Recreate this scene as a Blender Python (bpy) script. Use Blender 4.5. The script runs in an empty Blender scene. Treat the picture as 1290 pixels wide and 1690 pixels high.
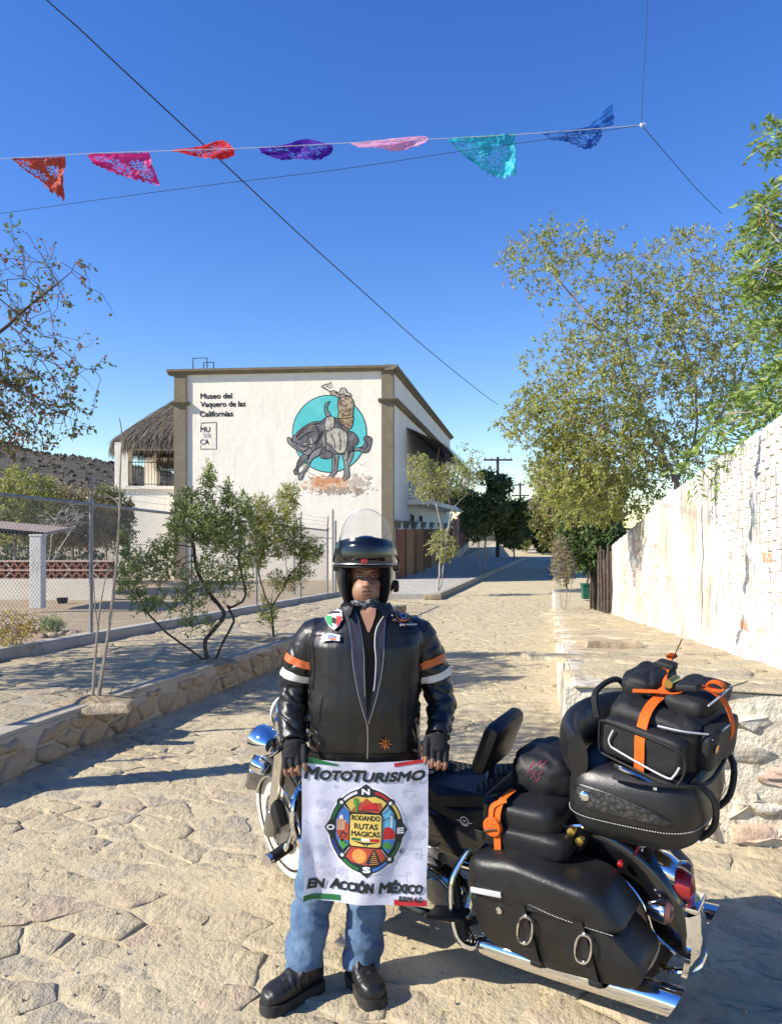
import bpy, bmesh, math, random
import numpy as np
from mathutils import Vector, Matrix
from mathutils.bvhtree import BVHTree
from mathutils import noise as mnoise

# ------------------------------------------------------------------ camera, sky, sun, exposure
SC = bpy.context.scene
COL = SC.collection
FPX, HOR, CAMZ = 1277.0, 870.0, 1.75          # focal length and horizon in photograph pixels, eye height
cd = bpy.data.cameras.new("camera"); cam = bpy.data.objects.new("camera", cd); COL.objects.link(cam)
cam.location = (0, 0, CAMZ); cam.rotation_euler = (math.radians(90), 0, 0)
cd.sensor_fit = 'HORIZONTAL'; cd.sensor_width = 36; cd.lens = 36*FPX/1290; cd.shift_y = 25/1290
cd.clip_start = .05; cd.clip_end = 6000
SC.camera = cam
TO_SUN = Vector((-.96, -.27, 0)).normalized()
ELEV = math.radians(34)
TO_SUN = Vector((TO_SUN.x*math.cos(ELEV), TO_SUN.y*math.cos(ELEV), math.sin(ELEV)))
w = bpy.data.worlds.new("World"); SC.world = w; w.use_nodes = True
nt = w.node_tree; bg = nt.nodes["Background"]
sky = nt.nodes.new("ShaderNodeTexSky"); sky.sky_type = 'NISHITA'; sky.sun_disc = False
sky.sun_elevation = ELEV; sky.sun_rotation = math.atan2(TO_SUN.x, TO_SUN.y)
sky.altitude = 200; sky.air_density = 1.15; sky.dust_density = .0; sky.ozone_density = 4.0
hs = nt.nodes.new("ShaderNodeHueSaturation"); hs.inputs['Saturation'].default_value = 1.27; hs.inputs['Hue'].default_value = .5175
nt.links.new(sky.outputs[0], hs.inputs['Color']); nt.links.new(hs.outputs[0], bg.inputs[0]); bg.inputs[1].default_value = .120
sd = bpy.data.lights.new("sun", 'SUN'); sun = bpy.data.objects.new("sun", sd); COL.objects.link(sun)
sd.energy = 5.0; sd.angle = math.radians(.53); sd.color = (1, .935, .82)
sun.rotation_euler = (-TO_SUN).to_track_quat('-Z', 'Y').to_euler(); sun.location = (-20, -5, 20)
SC.view_settings.view_transform = 'Standard'; SC.view_settings.look = 'None'
SC.view_settings.gamma = 1; SC.view_settings.use_curve_mapping = False
SC.view_settings.exposure = .78
SC.cycles.transparent_max_bounces = 16; SC.cycles.max_bounces = 6

def P(px, py, Y):                               # photograph pixel + distance -> point in the place
    return Vector(((px-645)/FPX*Y, Y, CAMZ-(py-HOR)/FPX*Y))

# ------------------------------------------------------------------ materials
def nd(nt, t, **kw):
    n = nt.nodes.new(t)
    for k, v in kw.items(): setattr(n, k, v)
    return n
def mat(name, c, layers=(), rough=.7, metal=0, bump=(), spec=.5, coat=0, island=0, trans=0, coords='Object', sheen=0, rvar=0, alpha=1):
    """layers: (scale, lo, hi, colour, kind[, stretch]) mixes colour in where the pattern exceeds lo..hi"""
    m = bpy.data.materials.new(name); m.use_nodes = True; nt = m.node_tree
    b = nt.nodes["Principled BSDF"]; L = nt.links.new
    b.inputs['Roughness'].default_value = rough; b.inputs['Metallic'].default_value = metal
    b.inputs['Specular IOR Level'].default_value = spec; b.inputs['Coat Weight'].default_value = coat
    b.inputs['Coat Roughness'].default_value = .08
    if sheen: b.inputs['Sheen Weight'].default_value = sheen
    tc = nd(nt, "ShaderNodeTexCoord"); cur = None
    rgb = nd(nt, "ShaderNodeRGB"); rgb.outputs[0].default_value = (*c, 1); cur = rgb.outputs[0]
    def pat(scale, kind, stretch=None):
        src = tc.outputs[coords]
        if stretch:
            mp = nd(nt, "ShaderNodeMapping"); mp.inputs['Scale'].default_value = stretch; L(src, mp.inputs[0]); src = mp.outputs[0]
        if kind == 'n':
            t = nd(nt, "ShaderNodeTexNoise"); t.inputs['Scale'].default_value = scale; t.inputs['Detail'].default_value = 6
            t.inputs['Roughness'].default_value = .62; L(src, t.inputs[0]); return t.outputs[0]
        if kind == 'v':
            t = nd(nt, "ShaderNodeTexVoronoi"); t.inputs['Scale'].default_value = scale; L(src, t.inputs[0]); return t.outputs[0]
        if kind == 'e':
            t = nd(nt, "ShaderNodeTexVoronoi"); t.feature = 'DISTANCE_TO_EDGE'; t.inputs['Scale'].default_value = scale; L(src, t.inputs[0]); return t.outputs[0]
        if kind == 'w':
            t = nd(nt, "ShaderNodeTexWave"); t.inputs['Scale'].default_value = scale; t.inputs['Distortion'].default_value = 1.5; L(src, t.inputs[0]); return t.outputs[1]
        if kind == 'z':
            s = nd(nt, "ShaderNodeSeparateXYZ"); L(src, s.inputs[0]); return s.outputs[2]
        if kind == 'i':
            return nd(nt, "ShaderNodeNewGeometry").outputs['Random Per Island']
        if kind == 'o':
            return nd(nt, "ShaderNodeObjectInfo").outputs['Random']
    for l in layers:
        sc, lo, hi, col, kind = l[:5]
        r = nd(nt, "ShaderNodeMapRange"); r.inputs[1].default_value = lo; r.inputs[2].default_value = hi
        L(pat(sc, kind, l[5] if len(l) > 5 else None), r.inputs[0])
        fac = r.outputs[0]
        if len(l) > 6:
            mu = nd(nt, "ShaderNodeMath", operation='MULTIPLY'); mu.inputs[1].default_value = l[6]; L(fac, mu.inputs[0]); fac = mu.outputs[0]
        mx = nd(nt, "ShaderNodeMixRGB"); L(fac, mx.inputs[0]); L(cur, mx.inputs[1]); mx.inputs[2].default_value = (*col, 1); cur = mx.outputs[0]
    L(cur, b.inputs['Base Color'])
    prev = None
    for bp in bump:
        sc, st, dist, kind = bp[:4]
        bn = nd(nt, "ShaderNodeBump"); bn.inputs['Strength'].default_value = st; bn.inputs['Distance'].default_value = dist
        L(pat(sc, kind, bp[4] if len(bp) > 4 else None), bn.inputs['Height'])
        if prev: L(prev, bn.inputs['Normal'])
        prev = bn.outputs[0]
    if prev: L(prev, b.inputs['Normal'])
    if rvar:
        r = nd(nt, "ShaderNodeMapRange"); r.inputs[1].default_value = .3; r.inputs[2].default_value = .7
        r.inputs[3].default_value = max(0, rough-rvar); r.inputs[4].default_value = min(1, rough+rvar)
        L(pat(6, 'n'), r.inputs[0]); L(r.outputs[0], b.inputs['Roughness'])
    if trans:
        t = nd(nt, "ShaderNodeBsdfTranslucent"); L(cur, t.inputs[0]); mx = nd(nt, "ShaderNodeMixShader"); mx.inputs[0].default_value = trans
        L(b.outputs[0], mx.inputs[1]); L(t.outputs[0], mx.inputs[2]); L(mx.outputs[0], nt.nodes["Material Output"].inputs[0])
    return m

# ------------------------------------------------------------------ mesh building
class B:
    def __init__(s): s.v = []; s.f = []
    def add(s, vs, fs):
        o = len(s.v); s.v += [tuple(v) for v in vs]; s.f += [tuple(i+o for i in f) for f in fs]; return s
    def box(s, c, d, M=None):
        x, y, z = d[0]/2, d[1]/2, d[2]/2; c = Vector(c)
        vs = [Vector((a*x, b*y, e*z)) for a in (-1, 1) for b in (-1, 1) for e in (-1, 1)]
        if M is not None: vs = [M @ v for v in vs]
        return s.add([c+v for v in vs], [(0,1,3,2),(4,6,7,5),(0,4,5,1),(2,3,7,6),(0,2,6,4),(1,5,7,3)])
    def rbox(s, c, d, r=.01, M=None):            # box with chamfered edges
        r = min(r, min(d)*.49); x, y, z = d[0]/2, d[1]/2, d[2]/2; c = Vector(c)
        bm = bmesh.new(); bmesh.ops.create_cube(bm, size=1)
        for v in bm.verts: v.co = Vector((v.co.x*d[0], v.co.y*d[1], v.co.z*d[2]))
        bmesh.ops.bevel(bm, geom=bm.edges[:], offset=r, segments=2, affect='EDGES', profile=.5)
        bm.verts.index_update()
        vs = [v.co.copy() for v in bm.verts]; fs = [tuple(v.index for v in f.verts) for f in bm.faces]; bm.free()
        if M is not None: vs = [M @ v for v in vs]
        return s.add([c+v for v in vs], fs)
    def tube(s, pts, r, n=8, cap=True, sx=1, up=None):
        pts = [Vector(p) for p in pts]; N = len(pts)
        rs = r if isinstance(r, (list, tuple)) else [r]*N
        rings = []; prev = None
        for i, p in enumerate(pts):
            t = (pts[min(i+1, N-1)]-pts[max(i-1, 0)])
            if t.length < 1e-9: t = Vector((0, 0, 1))
            t.normalize()
            if prev is None:
                a = Vector(up) if up else (Vector((0, 0, 1)) if abs(t.z) < .9 else Vector((1, 0, 0)))
            else: a = prev
            a = (a - t*a.dot(t))
            if a.length < 1e-6: a = t.orthogonal()
            a.normalize(); prev = a; b = t.cross(a)
            rings.append([p + (a*math.cos(2*math.pi*k/n) + b*(sx*math.sin(2*math.pi*k/n)))*rs[i] for k in range(n)])
        return s.loft(rings, cap)
    def loft(s, rings, cap=True, close=False):
        n = len(rings[0]); vs = [v for r in rings for v in r]; fs = []; N = len(rings)
        for i in range(N if close else N-1):
            j = (i+1) % N
            for k in range(n):
                fs.append((i*n+k, i*n+(k+1) % n, j*n+(k+1) % n, j*n+k))
        if cap and not close: fs += [tuple(reversed(range(n))), tuple((N-1)*n+k for k in range(n))]
        return s.add(vs, fs)
    def grid(s, fn, nu, nv, wrapu=False):
        vs = [fn(i/nu if wrapu else i/(nu-1), j/(nv-1)) for j in range(nv) for i in range(nu)]
        fs = []
        for j in range(nv-1):
            for i in range(nu if wrapu else nu-1):
                i2 = (i+1) % nu
                fs.append((j*nu+i, j*nu+i2, (j+1)*nu+i2, (j+1)*nu+i))
        return s.add(vs, fs)
    def ell(s, c, r, nu=20, nv=12, M=None, p=1):
        c = Vector(c)
        def fn(u, v):
            a = 2*math.pi*u; t = math.pi*(v-.5); ct, st = math.cos(t), math.sin(t)
            q = lambda x: math.copysign(abs(x)**p, x)
            vv = Vector((r[0]*q(ct)*q(math.cos(a)), r[1]*q(ct)*q(math.sin(a)), r[2]*q(st)))
            return c + (M @ vv if M is not None else vv)
        return s.grid(fn, nu, nv, True)
    def lathe(s, prof, c=(0, 0, 0), ax='z', n=24, M=None):  # prof: (radius, along axis)
        c = Vector(c); rings = []
        for r, h in prof:
            ring = []
            for k in range(n):
                a = 2*math.pi*k/n; x, y = r*math.cos(a), r*math.sin(a)
                v = Vector((x, y, h)) if ax == 'z' else (Vector((x, h, y)) if ax == 'y' else Vector((h, x, y)))
                ring.append(c + (M @ v if M is not None else v))
            rings.append(ring)
        return s.loft(rings, True)
    def prism(s, poly, fn0, fn1):                # poly of 2d points mapped by two functions
        n = len(poly)
        return s.add([fn0(*p) for p in poly]+[fn1(*p) for p in poly],
                     [tuple(range(n-1, -1, -1)), tuple(range(n, 2*n))]+[(k, (k+1) % n, n+(k+1) % n, n+k) for k in range(n)])

def mesh(name, b, m=None, smooth=True, angle=40, fixn=True):
    me = bpy.data.meshes.new(name)
    me.from_pydata([tuple(v) for v in b.v], [], b.f); me.validate()
    if fixn:
        bm = bmesh.new(); bm.from_mesh(me); bmesh.ops.recalc_face_normals(bm, faces=bm.faces[:]); bm.to_mesh(me); bm.free()
    if m: me.materials.append(m)
    if smooth:
        me.polygons.foreach_set('use_smooth', [True]*len(me.polygons))
        if angle: me.set_sharp_from_angle(angle=math.radians(angle))
    me.update(); return me
def obj(name, b, m=None, parent=None, smooth=True, angle=40, fixn=True, base=None):
    """one mesh object; with a parent the shape is given in the parent's own frame, or in world space when base (the parent's place) is passed"""
    me = b if isinstance(b, bpy.types.Mesh) else mesh(name, b, m, smooth, angle, fixn)
    o = bpy.data.objects.new(name, me); COL.objects.link(o)
    if base is not None: o.location = -Vector(base)
    if parent: o.parent = parent
    return o
def tag(o, label, cat, group=None):
    o['label'] = label; o['category'] = cat
    if group: o['group'] = group
    return o
def thing(name, label, cat, loc=(0, 0, 0), group=None):
    o = bpy.data.objects.new(name, None); COL.objects.link(o); o.location = loc; o.empty_display_size = .2
    return tag(o, label, cat, group)
def kind(o, k): o['kind'] = k; return o
def part(name, b, m, root, **kw):                # part given in world space under a thing that is only translated
    return obj(name, b, m, root, base=root.location, **kw)
def sub(name, b, m, par, **kw): return obj(name, b, m, par, **kw)   # sub-part in the parent mesh's own frame

def text2d(body, size=1.0, bold=0.0, shear=0.0, spacing=1.0, width=None):
    cu = bpy.data.curves.new("t", 'FONT'); cu.body = body; cu.size = size; cu.offset = bold; cu.shear = shear; cu.space_character = spacing
    cu.resolution_u = 3
    o = bpy.data.objects.new("t", cu); COL.objects.link(o)
    dg = bpy.context.evaluated_depsgraph_get(); dg.update()
    me = bpy.data.meshes.new_from_object(o.evaluated_get(dg))
    vs = [(v.co.x, v.co.y) for v in me.vertices]; fs = [tuple(p.vertices) for p in me.polygons]
    bpy.data.objects.remove(o); bpy.data.curves.remove(cu); bpy.data.meshes.remove(me)
    x0 = min(v[0] for v in vs); vs = [(v[0]-x0, v[1]) for v in vs]
    if width:
        k = width/max(v[0] for v in vs); vs = [(v[0]*k, v[1]) for v in vs]
    return vs, fs
def stroke(t, wd):                                # thickens lettering: ribbons along the outline of a text
    cnt = {}
    for f in t[1]:
        for i in range(len(f)):
            e = tuple(sorted((f[i], f[(i+1) % len(f)]))); cnt[e] = cnt.get(e, 0)+1
    out = []
    for (a, c), n in cnt.items():
        if n == 1:
            p, q = Vector(t[0][a]), Vector(t[0][c]); d = q-p
            if d.length > 1e-9:
                d.normalize(); p, q = p-d*wd*.4, q+d*wd*.4; s = Vector((-d.y, d.x))*wd/2; out.append([tuple(p+s), tuple(q+s), tuple(q-s), tuple(p-s)])
    return out
def flat(polys=(), texts=(), maxlen=None):
    """2d polygons and texts -> (verts2d, tris), cut so that no edge is longer than maxlen"""
    bm = bmesh.new()
    for p in polys:
        vs = [bm.verts.new((a, b, 0)) for a, b in p]
        try: bm.faces.new(vs)
        except ValueError: pass
    for vs, fs in texts:
        vv = [bm.verts.new((a, b, 0)) for a, b in vs]
        for f in fs:
            try: bm.faces.new([vv[i] for i in f])
            except ValueError: pass
    bmesh.ops.triangulate(bm, faces=bm.faces[:])
    if maxlen:
        for _ in range(6):
            e = [e for e in bm.edges if e.calc_length() > maxlen]
            if not e: break
            bmesh.ops.subdivide_edges(bm, edges=e, cuts=1); bmesh.ops.triangulate(bm, faces=[f for f in bm.faces if len(f.verts) > 3])
    bm.verts.index_update()
    out = [(v.co.x, v.co.y) for v in bm.verts], [tuple(v.index for v in f.verts) for f in bm.faces]
    bm.free(); return out
def mapped(fl, fn): b = B(); b.add([fn(x, y) for x, y in fl[0]], fl[1]); return b
def ribbon(pts, wd):                              # 2d polyline -> list of quads of width wd
    out = []; n = len(pts)
    L, R = [], []
    for i in range(n):
        a = Vector(pts[max(i-1, 0)]); c = Vector(pts[min(i+1, n-1)]); t = (c-a)
        if t.length == 0: t = Vector((1, 0))
        t.normalize(); w_ = wd[i] if isinstance(wd, (list, tuple)) else wd
        q = Vector((-t.y, t.x))*w_/2; p = Vector(pts[i]); L.append(tuple(p+q)); R.append(tuple(p-q))
    for i in range(n-1): out.append([L[i], L[i+1], R[i+1], R[i]])
    return out
def circ(cx, cy, r, n=24, ry=None, a0=0, a1=2*math.pi):
    return [(cx+r*math.cos(a0+(a1-a0)*k/n), cy+(ry or r)*math.sin(a0+(a1-a0)*k/n)) for k in range(n)]
def ringq(cx, cy, r0, r1, n=32, a0=0, a1=2*math.pi, e=1):
    out = []
    for k in range(n):
        a, b = a0+(a1-a0)*k/n, a0+(a1-a0)*(k+1)/n
        out.append([(cx+r0*math.cos(a), cy+e*r0*math.sin(a)), (cx+r1*math.cos(a), cy+e*r1*math.sin(a)), (cx+r1*math.cos(b), cy+e*r1*math.sin(b)), (cx+r0*math.cos(b), cy+e*r0*math.sin(b))])
    return out
def smooth_path(pts, k=4):                        # Catmull-Rom
    pts = [Vector(p) for p in pts]; out = []
    for i in range(len(pts)-1):
        p0, p1, p2, p3 = pts[max(i-1, 0)], pts[i], pts[i+1], pts[min(i+2, len(pts)-1)]
        for j in range(k):
            t = j/k
            out.append(.5*((2*p1)+(p2-p0)*t+(2*p0-5*p1+4*p2-p3)*t*t+(3*p1-p0-3*p2+p3)*t**3))
    return out+[pts[-1]]
def lerp(a, b, t): return a+(b-a)*t
def interp(x, xs, ys):
    return float(np.interp(x, xs, ys))
def remeshed(b, vox, smooth_it=2, name="m"):
    me = mesh(name, b, None, False)
    o = bpy.data.objects.new(name, me); COL.objects.link(o)
    r = o.modifiers.new("r", 'REMESH'); r.mode = 'VOXEL'; r.voxel_size = vox
    if smooth_it:
        s = o.modifiers.new("s", 'SMOOTH'); s.iterations = smooth_it; s.factor = .5
    dg = bpy.context.evaluated_depsgraph_get(); dg.update()
    out = bpy.data.meshes.new_from_object(o.evaluated_get(dg))
    bpy.data.objects.remove(o); bpy.data.meshes.remove(me); out.name = name
    return out
def finish(me, m, fn=None):                       # displace a mesh by fn(co, normal)->co and give it its material
    if fn:
        co = [fn(v.co, v.normal) for v in me.vertices]
        for v, c in zip(me.vertices, co): v.co = c
    me.materials.clear(); me.materials.append(m)
    me.polygons.foreach_set('use_smooth', [True]*len(me.polygons)); me.update(); return me
# ------------------------------------------------------------------ shared materials
SAND = (.50, .415, .26); SANDL = (.58, .49, .325); STONEG = (.34, .305, .25); STONER = (.44, .315, .225)
m_street = mat("street_sand", SAND, [(1.3, .42, .68, SANDL, 'n'), (5, .5, .72, (.40, .345, .25), 'n'), (60, .55, .8, (.33, .28, .2), 'n', None, .6)], .95,
               bump=[(9, .6, .03, 'n'), (40, .7, .014, 'n'), (120, .6, .007, 'n')], spec=.2)
m_stone = mat("flagstone", (.45, .38, .25), [(0, .0, 1, (.52, .435, .28), 'o', None, .8), (0, .70, .95, (.43, .32, .235), 'o', None, .7), (0, .25, .05, (.37, .33, .265), 'o', None, .7), (3, .45, .6, SAND, 'n', None, .8), (7, .52, .72, STONEG, 'n', None, .6), (90, .58, .8, (.26, .22, .17), 'n', None, .6)], .93,
              bump=[(6, .8, .04, 'n'), (24, .9, .026, 'n', (1, .45, 1)), (95, .7, .010, 'n')], spec=.2)
m_wallstone = mat("rubble_stone", (.36, .29, .20), [(0, .2, 1, (.44, .34, .22), 'o', None, .9), (0, .7, 1, (.36, .29, .22), 'o', None, .6), (9, .5, .75, (.24, .19, .13), 'n', None, .7)], .9,
              bump=[(8, .7, .04, 'n'), (50, .5, .01, 'n')], spec=.25)
m_mortar = mat("mortar", (.40, .36, .29), [(6, .45, .7, (.30, .27, .22), 'n'), (1.5, .5, .7, (.46, .41, .31), 'n')], .95, bump=[(18, .6, .02, 'n'), (90, .5, .006, 'n')], spec=.2)
m_concrete = mat("concrete", (.42, .40, .35), [(3, .45, .7, (.30, .28, .24), 'n'), (14, .55, .75, (.22, .2, .17), 'n', None, .7)], .9, bump=[(25, .5, .012, 'n'), (120, .4, .004, 'n')], spec=.25)
m_lime = mat("limewash_mortar", (.68, .62, .49), [(7, .52, .66, (.40, .33, .22), 'n'), (26, .60, .72, (.10, .09, .07), 'n'), (2, .5, .7, (.56, .48, .34), 'n')], .95,
             bump=[(12, .9, .04, 'n'), (60, .6, .012, 'n')], spec=.2)
m_soil = mat("bare_soil", (.36, .28, .18), [(2, .45, .65, (.44, .35, .23), 'n'), (11, .55, .75, (.24, .19, .13), 'n')], .97, bump=[(10, .6, .05, 'n'), (70, .6, .012, 'n')], spec=.15)
m_dirt = mat("dry_ground", (.38, .31, .21), [(.06, .45, .6, (.26, .24, .14), 'n'), (.7, .5, .7, (.46, .38, .26), 'n')], .97, bump=[(4, .5, .06, 'n')], spec=.15)

def zg(X, Y):                                    # the street falls gently away from the viewer, then runs level
    v = Y+.2*X
    s = 0
    for d in (-1.5, -.9, -.3, .3, .9, 1.5): s += min(max((v+d-4.7)/21, 0), 1)
    return -.735*s/6 + (max(0, Y-140)*.012 if Y > 140 else 0)
RNG = random.Random(5)

def clip(poly, px, py, nx, ny):                  # keep the side where (q-p).n <= 0
    out = []
    for i in range(len(poly)):
        a, b = poly[i], poly[(i+1) % len(poly)]
        da, db = (a[0]-px)*nx+(a[1]-py)*ny, (b[0]-px)*nx+(b[1]-py)*ny
        if da <= 0: out.append(a)
        if (da < 0 < db) or (db < 0 < da):
            t = da/(da-db); out.append((a[0]+(b[0]-a[0])*t, a[1]+(b[1]-a[1])*t))
    return out
def cells(x0, x1, y0, y1, sx, sy, seed, jit=.42):
    r = random.Random(seed); nx, ny = int((x1-x0)/sx)+1, int((y1-y0)/sy)+1
    pt = {}
    for j in range(-1, ny+1):
        for i in range(-1, nx+1):
            pt[i, j] = (x0+(i+.5+(.5 if j % 2 else 0)+r.uniform(-jit, jit))*sx, y0+(j+.5+r.uniform(-jit, jit))*sy)
    for (i, j), p in pt.items():
        poly = [(p[0]-2*sx, p[1]-2*sy), (p[0]+2*sx, p[1]-2*sy), (p[0]+2*sx, p[1]+2*sy), (p[0]-2*sx, p[1]+2*sy)]
        for dj in (-2, -1, 0, 1, 2):
            for di in (-2, -1, 0, 1, 2):
                q = pt.get((i+di, j+dj))
                if q is None or (di == 0 and dj == 0): continue
                m_ = ((p[0]+q[0])/2, (p[1]+q[1])/2)
                poly = clip(poly, m_[0], m_[1], (q[0]-p[0])/sx**2, (q[1]-p[1])/sy**2) if sx != sy else clip(poly, m_[0], m_[1], q[0]-p[0], q[1]-p[1])
                if len(poly) < 3: break
            if len(poly) < 3: break
        if len(poly) >= 3: yield p, poly
def stone_geo(b, poly, fn, r, gap=.012, proud=.012, seg=.09, depth=.03, dome=.012, rough=.006, tilt=.012):
    cx = sum(p[0] for p in poly)/len(poly); cy = sum(p[1] for p in poly)/len(poly)
    edge = []
    for i in range(len(poly)):
        a, c = poly[i], poly[(i+1) % len(poly)]; L = math.hypot(c[0]-a[0], c[1]-a[1]); k = max(1, int(L/seg))
        for j in range(k): edge.append((a[0]+(c[0]-a[0])*j/k, a[1]+(c[1]-a[1])*j/k))
    if len(edge) < 3: return
    rings = []; R_ = max(math.hypot(x-cx, y-cy) for x, y in edge); tx, ty = r.uniform(-tilt, tilt)/max(R_, .05), r.uniform(-tilt, tilt)/max(R_, .05)
    jit = [r.uniform(.3, 1.6) for _ in edge]
    hb = proud+r.uniform(-.5, .5)*proud
    for ring, (ins, h, jz) in enumerate(((0, -depth, 0), (0, -dome*.6, .6), (.35, hb*.9, 1), (1.3, hb+dome*.3, 1))):
        rr = []
        for k, (x, y) in enumerate(edge):
            d = math.hypot(x-cx, y-cy) or 1e-6; g = min(gap*jit[k]+ins*min(.05, R_*.25), d*.85)
            x2, y2 = x-(x-cx)/d*g, y-(y-cy)/d*g
            rr.append(fn(x2, y2, h+tx*(x2-cx)+ty*(y2-cy)+r.uniform(-1, 1)*rough*jz))
        rings.append(rr)
    n = len(edge); o = len(b.v); b.loft(rings, False)
    b.add([fn(cx, cy, hb+dome*.5)], []); c = len(b.v)-1
    b.f += [(o+3*n+k, o+3*n+(k+1) % n, c) for k in range(n)]
def stones(name, parent, domain, fn, planes, m, seed, limit, rank, size, rest='stone_remainder', keep=None, base=None, **kw):
    """lays stones: each of the `limit` that rank first is an object, what is left is one part"""
    x0, x1, y0, y1 = domain; lst = []
    for p, poly in cells(x0, x1, y0, y1, size[0], size[1], seed):
        if keep and not keep(*p): continue
        for pl in planes:
            poly = clip(poly, *pl)
            if len(poly) < 3: break
        if len(poly) < 3: continue
        A = abs(sum(poly[i-1][0]*poly[i][1]-poly[i][0]*poly[i-1][1] for i in range(len(poly))))/2
        if A < .12*size[0]*size[1]: continue
        lst.append((rank(*p), poly))
    lst.sort(key=lambda t: t[0]); r = random.Random(seed+9)
    rb = B()
    for k, (_, poly) in enumerate(lst):
        b = B() if k < limit else rb
        stone_geo(b, poly, fn, r, **kw)
        if k < limit and b.v: obj(name, b, m, parent, angle=70, base=base)
    if rb.v: kind(obj(rest, rb, m, parent, angle=70, base=base), 'stuff')
def visible(X, Y, marg=.3):
    return Y > 1.9 and abs(X)/Y < 645/FPX+marg/Y

# ------------------------------------------------------------------ ground sheet to the horizon
xs = sorted(set([-2500, -1500, -900, -500, -300, -200, -140, -100, -70, -50]+list(range(-40, 41, 4))+[50, 70, 100, 140, 200, 300, 500, 900, 1500, 2500]))
ys = sorted(set([-60, -40, -20, -10]+list(np.arange(-4, 40, 2.))+[44, 50, 60, 80, 100, 120, 140, 160, 200, 260, 340, 450, 600, 900, 1400, 2200, 3500]))
b = B()
for y in ys:
    for x in xs: b.v.append((x, y, zg(x, y)-.06 if y <= 140 else zg(x, 140)-.06-(.0005*(y-140))))
n = len(xs)
b.f = [(j*n+i, j*n+i+1, (j+1)*n+i+1, (j+1)*n+i) for j in range(len(ys)-1) for i in range(n-1)]
kind(obj("ground", b, m_dirt), 'structure')

# street surface (packed sand with flagstones set into it)
PL = lambda Y: -2.69+.21*(Y-5.32)                # foot of the left planter wall
RL = lambda Y: 1.50+.205*(Y-6.8)                 # right edge of the street
def street_x(Y): return (PL(Y)-.1 if Y < 19 else PL(19)-.1+(Y-19)*.18), RL(Y)+.15
b = B(); NX = 70
sy = list(np.arange(-6, 14, .12))+list(np.arange(14, 30, .4))+list(np.arange(30, 150, 3.))
for y in sy:
    l, r_ = street_x(y)
    l = l if y < 19 else min(l, -2.2+.18*(y-19))
    if y < 4.3: r_ = 6
    for i in range(NX):
        x = lerp(l, r_, i/(NX-1))
        h = .014*mnoise.noise((x*1.7, y*1.7, 0))+.010*mnoise.noise((x*4, y*4, 3))+.005*mnoise.noise((x*11, y*11, 3)) if y < 30 else 0
        b.v.append((x, y, zg(x, y)+h))
b.f = [(j*NX+i, j*NX+i+1, (j+1)*NX+i+1, (j+1)*NX+i) for j in range(len(sy)-1) for i in range(NX-1)]
street = kind(obj("street", b, m_street, angle=None), 'structure')
def in_street(x, y):
    if not visible(x, y): return False
    if y < 4.25: return x > PL(y)
    return PL(y) < x < RL(y) if y < 19 else PL(19)-1 < x < RL(y)
rot = math.radians(-24); cr, sr = math.cos(rot), math.sin(rot)
def sm(a, c, h):                                  # rotated lay of the street stones
    x, y = a*cr-c*sr, a*sr+c*cr+8; return (x, y, zg(x, y)+h+.008*mnoise.noise((x*2.2, y*2.2, 7)))
def skeep(a, c):
    x, y = a*cr-c*sr, a*sr+c*cr+8; return in_street(x, y)
stones("paving_stone", street, (-14, 14, -14, 20), sm, [], m_stone, 11, 300, lambda a, c: math.hypot(a*cr-c*sr, a*sr+c*cr+8), (.31, .20), rest='paving_stone_remainder', keep=skeep,
       gap=.011, proud=.003, seg=.05, dome=.004, rough=.006, tilt=.009, depth=.03)

# ------------------------------------------------------------------ left sidewalk with its low stone retaining wall
FLX = lambda Y: -4.6+.21*(Y-9.1)                  # fence line
SWH = .31
b = B(); yl = list(np.arange(-1, 24.5, .5)); NX = 14
for y in yl:
    x0, x1 = FLX(y)-.05, (PL(y)-.02 if y < 19 else PL(19)-.02-(y-19)*.1)
    for i in range(NX):
        x = lerp(x0, x1, i/(NX-1)); b.v.append((x, y, zg(x, y)+SWH-.012+.01*mnoise.noise((x*2, y*2, 1))))
b.f = [(j*NX+i, j*NX+i+1, (j+1)*NX+i+1, (j+1)*NX+i) for j in range(len(yl)-1) for i in range(NX-1)]
swalk = kind(obj("sidewalk", b, m_street, angle=None), 'structure')
PITS = [(P(155, 1163, 6.6).x, 6.6, .33), (P(345, 1098, 9.0).x, 9.0, .36), (P(452, 1058, 11.4).x, 11.4, .3)]
def wkeep(x, y):
    if not visible(x, y) or y > 20: return False
    if any(math.hypot(x-a, y-c) < q for a, c, q in PITS): return False
    return FLX(y)+.12 < x < PL(y)-.18
stones("paving_stone", swalk, (-7, 2, 3, 20), lambda x, y, h: (x, y, zg(x, y)+SWH+h-.012), [], m_stone, 23, 150, lambda x, y: y, (.55, .5), rest='paving_stone_remainder', keep=wkeep,
       gap=.014, proud=.007, dome=.008, rough=.004, tilt=.008)
wallL = thing("retaining_wall", "low rubble stone retaining wall edging the raised sidewalk", "stone wall", (PL(5.3), 5.3, zg(PL(5.3), 5.3)))
b = B(); yl = list(np.arange(1, 19.01, .3)); rings = []
for y in yl:
    x = PL(y); z = zg(x, y)
    rings.append([(x-.02, y, z-.1), (x-.02, y, z+SWH-.03), (x-.04, y, z+SWH+.012), (x-.2, y, z+SWH+.016), (x-.22, y, z-.1)])
b.loft(rings); part("mortar_core", b, m_mortar, wallL)
def wm(s, z, h): x = PL(s); return (x-.02+h, s-.2*h, zg(x, s)+z)
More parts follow.
